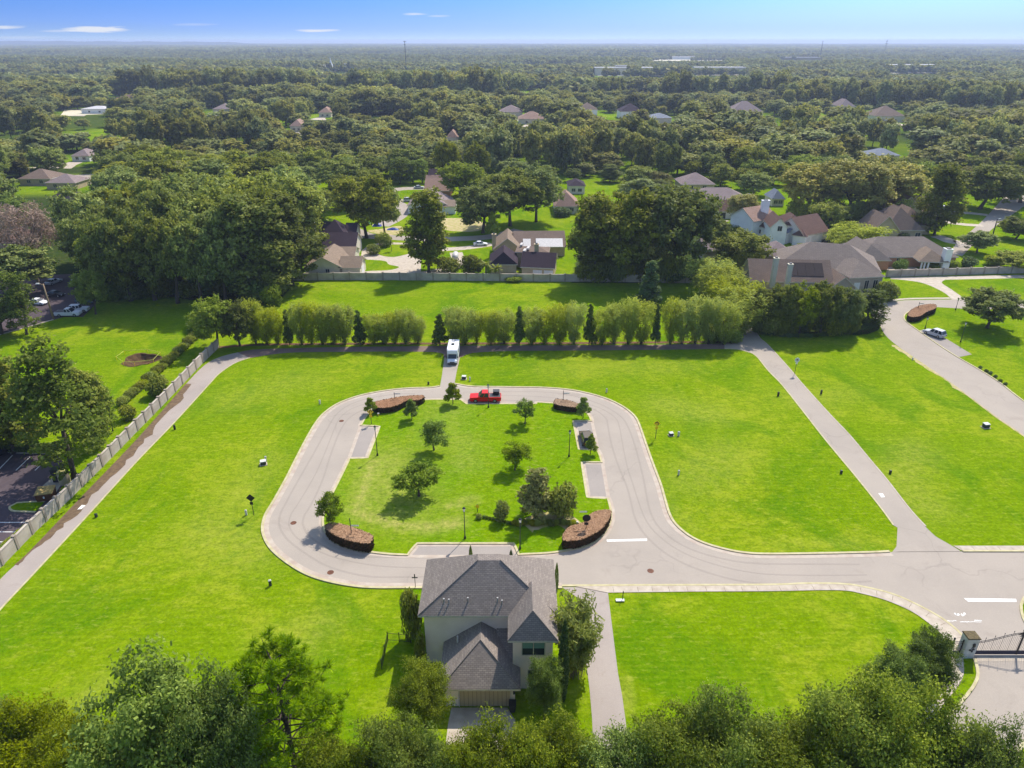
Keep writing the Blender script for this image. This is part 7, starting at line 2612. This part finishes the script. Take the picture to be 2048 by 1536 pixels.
    MB().box(.08, L - .05, -.02, .02, 1.95, 2.0).box(.08, L - .05, -.02, .02, 1.72, 1.76).build('frame', MT['iron'], sg)
    for i in range(1, 7):
        x = L * i / 7
        MB().tube([(x, 0, .6), (x, 0, 2.0)], .013, 5).build('bar', MT['iron'], sg)
    # low rail running into the trees
    a = Vector((x0, y0, 0))
    b = a + Vector((-3.2, -1.5, 0))
    f = thing('iron_rail', 'low iron rail running from the side gate into the dark round tree', 'railing', a)
    mb = MB()
    for z in (.3, .95):
        mb.tube([(a.x, a.y, z), (b.x, b.y, z)], .025, 5)
    mb.build('rail', MT['iron'], f, world=True)
    for i in range(1, 9):
        q = a.lerp(b, i / 8)
        MB().tube([(q.x, q.y, 0), (q.x, q.y, 1.05)], .018, 5).build('bar', MT['iron'], f, world=True)


gate()


def yard_fence():
    a, b, c_ = G(764, 1338), G(776, 1282), G(822, 1286)
    o = thing('yard_fence', 'black metal fence cornering on the lawn left of the big house', 'fence', b)
    for p, q in ((a, b), (b, c_)):
        d = q - p
        n = max(2, int(d.length / 2.0))
        mb = MB()
        for z in (.18, 1.15):
            mb.tube([(p.x, p.y, z), (q.x, q.y, z)], .022, 5)
        k = int(d.length / .13)
        for i in range(k + 1):
            m = p.lerp(q, i / k)
            mb.tube([(m.x, m.y, .1), (m.x, m.y, 1.25)], .011, 4, cap=False)
        mb.build('panel', MT['iron'], o, world=True)
        for i in range(n + 1):
            m = p.lerp(q, i / n)
            MB().box(m.x - .04, m.x + .04, m.y - .04, m.y + .04, 0, 1.4).build('post', MT['iron'], o, world=True)
    c = G(831, 1176)
    w = thing('garden_post', 'small dark cross shaped garden post by the left back corner of the big house', 'garden post', (c.x, c.y, 0))
    MB().tube([(0, 0, 0), (0, 0, 2.0)], .04, 6).build('post', MT['iron'], w)
    MB().box(-.35, .35, -.03, .03, 1.55, 1.68).box(-.06, .06, -.03, .03, 1.68, 2.15).build('arms', MT['iron'], w)


yard_fence()


# ------------------------------------------------------------------ far masts, church and pale buildings
def mast(px, base, top, label, r, arms=(), lattice=False):
    p = G(px, base)
    al = PITCH + math.atan((top - 768) / FPX)
    h = CAMH - p.y * math.tan(al)
    o = thing('radio_mast', label, 'mast', p)
    if lattice:
        mb = MB()
        b = 4.5
        for sx in (-1, 1):
            for sy in (-1, 1):
                mb.tube([(sx * b, sy * b, 0), (sx * b * .25, sy * b * .25, h * .7), (0, 0, h)], .28, 4)
        mb.build('leg', MT['steelmast'], o)
        MB().box(-7, 7, -.4, .4, h * .72, h * .74).box(-5, 5, -.4, .4, h * .86, h * .88).build('crossarm', MT['steelmast'], o)
        return
    MB().tube([(0, 0, 0), (0, 0, h)], [r, r * .6], 6).build('pole', MT['steelmast'], o)
    for z, w in arms:
        MB().box(-w, w, -.5, .5, h * z - .7, h * z).build('antenna_arm', MT['steelmast'], o)


mast(813, 147, 82, 'tall dark antenna mast standing against the horizon left of centre', .9, ((.995, 3.2), (.68, 2.6), (.9, 1.6)))
mast(1640, 117, 82, 'antenna mast on the horizon at the right', 1.2, ((.99, 4.0), (.6, 3.0)))
mast(1768, 112, 78, 'hazy lattice pylon on the horizon at the right', 1, lattice=True)
c = G(663, 143)
ch = thing('church', 'distant church with a thin white steeple', 'church', c)
al = PITCH + math.atan((114 - 768) / FPX)
hh = CAMH - c.y * math.tan(al)
MB().box(-3.5, 3.5, -3.5, 3.5, 0, hh * .48).build('tower', MT['white_wall'], ch)
MB().lathe([(4.0, hh * .48), (2.4, hh * .62), (1.4, hh * .75), (.2, hh)], 8).build('steeple', MT['white_wall'], ch)
MB().box(-16, -3.6, -5, 5, 0, hh * .33).hull8([(-16.5, -5.5, hh * .33), (-3.6, -5.5, hh * .33), (-3.6, 5.5, hh * .33), (-16.5, 5.5, hh * .33)], [(-16.5, -.2, hh * .47), (-3.6, -.2, hh * .47), (-3.6, .2, hh * .47), (-16.5, .2, hh * .47)]).build('hall', MT['cream'], ch)
for x0, x1, py, hgt, mt, lb in [(1330, 1440, 119, 9, 'white_wall', 'very long pale low building in a far clearing right of centre'), (1190, 1322, 151, 13, 'cream', 'long pale building beyond the middle right woods'),
                                (1390, 1490, 149, 12, 'cream', 'far pale flat building above the right houses'), (1776, 1872, 145, 14, 'white_wall', 'far pale flat building at the right beyond the woods'),
                                (690, 712, 140, 12, 'cream', 'far tan building right of the church'), (2036, 2060, 107, 22, 'white_wall', 'far white building at the right edge'),
                                (1566, 1640, 121, 9, 'lid_yellow', 'far pale yellowish bank below the right mast'), (1230, 1252, 150, 16, 'cream', 'far small pale building left end of the long one')]:
    a, b = G(x0, py), G(x1, py)
    o = thing('far_building', lb, 'building', (a + b) / 2)
    L = (b - a).length / 2
    dp = min(L * .5, 26)
    MB().box(-L, L, 0, dp, 0, hgt).build('wall', MT[mt], o)
    MB().box(-L - 1, L + 1, -1, dp + 1, hgt, hgt + 1.2).build('roof', MT['screen'], o)

# ------------------------------------------------------------------ woods to the horizon
# places that stay open to view (picture area, and how far away the thing seen there stands)
KEEP = [(706, 186, 752, 222, 655), (778, 184, 822, 220, 655), (672, 408, 690, 440, 250), (600, 436, 728, 556, 196), (722, 452, 850, 556, 215), (980, 458, 1136, 556, 200), (808, 366, 916, 430, 262), (846, 338, 905, 398, 300), (1106, 384, 1162, 440, 270), (1166, 398, 1216, 424, 275),
        (1376, 380, 1508, 470, 255), (1362, 344, 1432, 374, 320), (1498, 396, 1664, 495, 230), (1490, 486, 1772, 690, 170), (1688, 472, 1920, 556, 205), (1740, 392, 1892, 482, 235),
        (1884, 420, 2060, 560, 225), (770, 318, 850, 400, 330), (900, 424, 1000, 490, 225), (990, 424, 1150, 470, 235), (1400, 420, 1470, 480, 230), (1134, 358, 1172, 374, 325),
        (998, 204, 1046, 226, 700), (1034, 226, 1094, 242, 620), (1158, 194, 1198, 222, 720), (1240, 190, 1292, 228, 700), (1300, 225, 1346, 238, 650), (1460, 190, 1530, 228, 700),
        (1680, 190, 1712, 214, 760), (1752, 204, 1812, 236, 660), (1744, 294, 1804, 314, 430), (632, 214, 664, 228, 690), (578, 238, 606, 254, 560), (424, 206, 462, 220, 730), (226, 186, 274, 198, 880),
        (158, 204, 216, 222, 720), (34, 334, 212, 376, 340), (136, 296, 180, 316, 430), (0, 452, 30, 492, 235), (98, 380, 142, 402, 310), (890, 264, 918, 278, 500), (150, 222, 200, 240, 640),
        (1195, 222, 1240, 238, 640), (1540, 380, 1576, 402, 300), (1302, 108, 1446, 122, 2600), (1560, 112, 1642, 121, 2600), (1776, 134, 1872, 147, 1550), (1190, 142, 1325, 152, 1400), (1390, 138, 1494, 151, 1450), (120, 214, 216, 232, 700), (650, 112, 712, 143, 1600)]
ROADS_X = [w2([(2010, 392), (1905, 508), (1925, 512), (2075, 402)])]


def blocked(x, y, h, rad):
    ax, ay, fw = PX(x, y, 0)
    bx_, by, _ = PX(x, y, h)
    rp = rad * FPX / fw
    for (x0, y0, x1, y1, d) in KEEP:
        if 400 < d < 1200:
            y1 = y0 + .9 * (y1 - y0)
        if y < d + 6 and ax + rp * .8 > x0 and ax - rp * .8 < x1 and by < y1 - 2 and ay > y0:
            return True
    return False


HOUSES = []
for ob in bpy.data.objects:
    if ob.get('category') in ('house', 'building', 'church', 'mast'):
        xs, ys = [], []
        for ch_ in ob.children:
            if ch_.type == 'MESH':
                for c_ in ch_.bound_box:
                    xs.append(c_[0] + ob.location.x)
                    ys.append(c_[1] + ob.location.y)
        HOUSES.append((min(xs), max(xs), min(ys), max(ys)))


def in_house(x, y, m):
    return any(a - m < x < b + m and c - m < y < d + m for a, b, c, d in HOUSES)


PLACED = [(o.location.x, o.location.y) for o in bpy.data.objects if o.get('category') == 'tree' and o.location.y > 150]


def forest():
    rg = random.Random(77)
    near, far = [], []
    # irregular canopy: clearings and tall belts
    def field(x, y):
        return math.sin(x * .011 + 1.7 + .6 * math.sin(y * .006)) * math.sin(y * .0075 + .4) + .5 * math.sin(x * .027 - y * .019)
    y = 192.0
    while y < 1650:
        st = 13.6 + max(0, y - 420) * .0045
        hw = .78 * y + 30
        x = -hw
        while x < hw:
            X = x + rg.uniform(-.42, .42) * st
            Y = y + rg.uniform(-.42, .42) * st
            x += st
            px, py, fw = PX(X, Y, 0)
            if py > 392 and not (px < 600 and (py < 470 or (px < 80 and py < 540))) and not (px > 1150 and px < 1420 and py < 440):
                continue
            if py > 330 and px > 1890 and py > 380:
                continue
            f = field(X, Y)
            if f > .82 and rg.random() < .85:
                continue
            if rg.random() < .07 or in_house(X, Y, 4.5):
                continue
            h = rg.uniform(9.5, 18.5) * (1 + .25 * math.sin(X * .008 + Y * .013))
            wob = 22 * math.sin(px * .012) + 14 * math.sin(px * .031 + 1)
            rad = h * rg.uniform(.46, .68)
            # tall stands with a dark front towards the viewer, lower growth before them
            for p0, p1, y0, y1, h0, h1 in ((260, 1075, 860, 960, 26, 33), (1180, 1580, 850, 930, 23, 29), (1560, 2100, 720, 800, 19, 25), (-60, 540, 452, 510, 16, 22),
                                           (880, 1350, 352, 410, 17, 22), (1560, 2100, 430, 480, 17, 22), (540, 900, 560, 610, 15, 20)):
                if p0 < px < p1:
                    if y0 + wob < Y < y1 + wob:
                        h = rg.uniform(h0, h1)
                        rad = h * rg.uniform(.26, .36)
                    elif y0 - 75 + wob < Y < y0 + wob:
                        h *= .72
                        rad *= .85
            if Y < 420 and any((X - a) ** 2 + (Y - b) ** 2 < 49 for a, b in PLACED):
                continue
            if blocked(X, Y, h, rad):
                continue
            vis = -40 < px < 2090
            (near if (vis and Y < 480) else far).append((X, Y, h, rad, px, py))
        y += st
    near.sort(key=lambda t: t[1])
    LIM = 118
    idx = near[:LIM]
    far += near[LIM:]
    MARKS = [(60, 'upper left houses'), (250, 'big left grove'), (470, 'big left grove\'s right end'), (660, 'dark purple roofed house'), (800, 'shaded lawn'), (930, 'bright tree by the orange house'),
             (1060, 'two broad middle oaks'), (1230, 'huge tree mass'), (1400, 'long tan roofed house'), (1580, 'white two storey house'), (1740, 'three hazy oaks'), (1900, 'upper tan house'), (2040, 'wide upper right street')]
    groups = {}
    for t in idx:
        m = min(MARKS, key=lambda a: abs(a[0] - t[4]))
        groups.setdefault(m[1], []).append(t)
    for mname, ts in groups.items():
        ts.sort(key=lambda t: t[4])
        for k, (X, Y, h, rad, px, py) in enumerate(ts):
            kd = rg.choice(['oak', 'oak', 'tall', 'bright', 'oak', 'bright' if rg.random() < .35 else 'oak', 'russet' if rg.random() < .4 else 'oak'])
            _, top, fw = PX(X, Y, h)
            desc = {'oak': 'rounded woodland oak', 'tall': 'tall uneven woodland tree', 'bright': 'light green woodland tree', 'russet': 'brownish woodland tree'}[kd]
            plant(kd, px, py, top, 2 * rad * FPX / fw, '%s behind the %s, %s from left' % (desc, mname, ORD[k]), 'tree', 'tree', 'woodland trees behind the houses', pos=Vector((X, Y, 0)))
    # yellowing trees of the woods, single ones
    for px, b, t, w, lb in [(728, 226, 190, 44, 'yellow autumn tree in the woods, left of two'), (798, 224, 187, 42, 'yellow autumn tree in the woods, right of two'), (248, 232, 196, 34, 'yellow-green tree by the far left pale clearing'),
                            (1122, 290, 268, 20, 'small yellowing tree in the middle woods'), (1958, 205, 168, 40, 'yellow-green tree in the right woods')]:
        plant('gold', px, b, t, w, lb)
    # the rest of the woods, which nobody could count
    pts, sc, kind = [], [], []
    for X, Y, h, rad, px, py in far:
        pts.append((X, Y, 0))
        sc.append((rad / 6.6, rad / 6.6, h / 15.0))
        kind.append(rg.randrange(5) if Y < 900 else 5 + rg.randrange(3))
    y = 1650.0
    while y < 3600:
        st = 16 + (y - 1650) * .006
        x = -.80 * y
        while x < .80 * y:
            X, Y = x + rg.uniform(-.45, .45) * st, y + rg.uniform(-.45, .45) * st
            x += st
            if field(X * .5, Y * .5) > .95 or in_house(X, Y, 12):
                continue
            h = rg.uniform(11, 18) * (1 + .25 * math.sin(X * .004 + Y * .006))
            px_, py_, _ = PX(X, Y, 0)
            if blocked(X, Y, h, 7):
                continue
            pts.append((X, Y, 0))
            sc.append((rg.uniform(1.0, 1.5),) * 2 + (h / 14,))
            kind.append(5 + rg.randrange(3))
        y += st
    nn = len(pts)
    P, S, K = np.array(pts, np.float32), np.array(sc, np.float32), np.array(kind, np.int32)
    stuff('woodland', P, S, K, [p[0] for p in PROTO['wood']] + [p[0] for p in PROTO['wood_low']], 'dense green woodland spreading behind the houses')
    pts, sc, kind = [], [], []
    y = 3560.0
    while y < 12500:
        st = 72 + (y - 3560) * .008
        x = -.82 * y
        while x < .82 * y:
            X, Y = x + rg.uniform(-.3, .3) * st, y + rg.uniform(-.3, .3) * st
            x += st
            if math.sin(X * .0021 + 2) * math.sin(Y * .0016) + .5 * math.sin(X * .006 + Y * .004) > .95:
                continue
            pts.append((X, Y, 0))
            s = rg.uniform(.9, 1.2) * st / 72
            sc.append((s, s, rg.uniform(.8, 1.5)))
            kind.append(rg.randrange(2))
        y += st
    stuff('far_woodland', np.array(pts, np.float32), np.array(sc, np.float32), np.array(kind, np.int32), [p[0] for p in PROTO['wood_clump']], 'hazy far woodland reaching to the flat horizon')
    # low wooded ridge on the skyline at the left
    mb = MB()
    n = 140
    prev = None
    r_ = random.Random(3)
    for i in range(n + 1):
        px = -80 + 620 * i / n
        d = ray(px, 300)
        k = 9800 / d.y
        x, y_ = d.x * k, 9800
        h = 46 + max(0, 16 * (1 - i / n)) + 3 * math.sin(i * .35) + r_.uniform(-2, 2) - (18 if i > n - 14 else 0) * (i - n + 14) / 14
        cur = [(x, y_ - 900, 8), (x, y_, h), (x * 1.15, y_ + 1600, 0)]
        if prev:
            mb.poly([prev[0], cur[0], cur[1], prev[1]])
            mb.poly([prev[1], cur[1], cur[2], prev[2]])
        prev = cur
    tag(mb.build('hills', plain('wooded_ridge', (.045, .06, .03), .9, (.03, .042, .02), .02), uv=False), 'low wooded ridge on the skyline at the left', 'hills', None, 'structure')


def stuff(name, P, S, K, meshes, label):
    me = bpy.data.meshes.new(name)
    n = len(P)
    me.vertices.add(n)
    me.vertices.foreach_set('co', P.ravel())
    a = me.attributes.new('sc', 'FLOAT_VECTOR', 'POINT')
    a.data.foreach_set('vector', S.ravel())
    a = me.attributes.new('kind', 'INT', 'POINT')
    a.data.foreach_set('value', K)
    a = me.attributes.new('rot', 'FLOAT_VECTOR', 'POINT')
    rot = np.zeros((n, 3), np.float32)
    rot[:, 2] = np.random.default_rng(3).random(n) * 6.283
    a.data.foreach_set('vector', rot.ravel())
    o = put(name, me)
    tag(o, label, 'woodland', None, 'stuff')
    ng = bpy.data.node_groups.new(name + '_planting', 'GeometryNodeTree')
    ng.interface.new_socket('Geometry', in_out='INPUT', socket_type='NodeSocketGeometry')
    ng.interface.new_socket('Geometry', in_out='OUTPUT', socket_type='NodeSocketGeometry')
    N, L = ng.nodes, ng.links
    gi, go = N.new('NodeGroupInput'), N.new('NodeGroupOutput')
    jn = N.new('GeometryNodeJoinGeometry')

    def named(nm, t):
        q = N.new('GeometryNodeInputNamedAttribute')
        q.data_type = t
        q.inputs[0].default_value = nm
        return q.outputs[0]
    ks, ss, rs = named('kind', 'INT'), named('sc', 'FLOAT_VECTOR'), named('rot', 'FLOAT_VECTOR')
    for k, m in enumerate(meshes):
        src = bpy.data.objects.new('woodland_tree_shape', m)     # a shape only: never linked into the scene
        oi = N.new('GeometryNodeObjectInfo')
        oi.inputs['Object'].default_value = src
        cmp_ = N.new('FunctionNodeCompare')
        cmp_.data_type = 'INT'
        cmp_.operation = 'EQUAL'
        L.new(ks, cmp_.inputs[2])
        cmp_.inputs[3].default_value = k
        ip = N.new('GeometryNodeInstanceOnPoints')
        L.new(gi.outputs[0], ip.inputs['Points'])
        L.new(cmp_.outputs[0], ip.inputs['Selection'])
        L.new(oi.outputs['Geometry'], ip.inputs['Instance'])
        L.new(rs, ip.inputs['Rotation'])
        L.new(ss, ip.inputs['Scale'])
        L.new(ip.outputs[0], jn.inputs[0])
    L.new(jn.outputs[0], go.inputs[0])
    md = o.modifiers.new('planting', 'NODES')
    md.node_group = ng
    return o


forest()


# ------------------------------------------------------------------ the air
def haze():
    mb = MB().box(-13500, 13500, -80, 16800, -4, 74)
    m = bpy.data.materials.new('haze_air')
    m.use_nodes = True
    nt = m.node_tree
    nt.nodes.remove(nt.nodes['Principled BSDF'])
    v = nt.nodes.new('ShaderNodeVolumePrincipled')
    v.inputs['Color'].default_value = (.60, .70, .95, 1)
    v.inputs['Density'].default_value = .00013
    v.inputs['Anisotropy'].default_value = .2
    nt.links.new(v.outputs[0], nt.nodes['Material Output'].inputs['Volume'])
    o = mb.build('haze', m, uv=False)
    tag(o, 'pale blue haze lying over the far woods', 'haze', None, 'stuff')


haze()
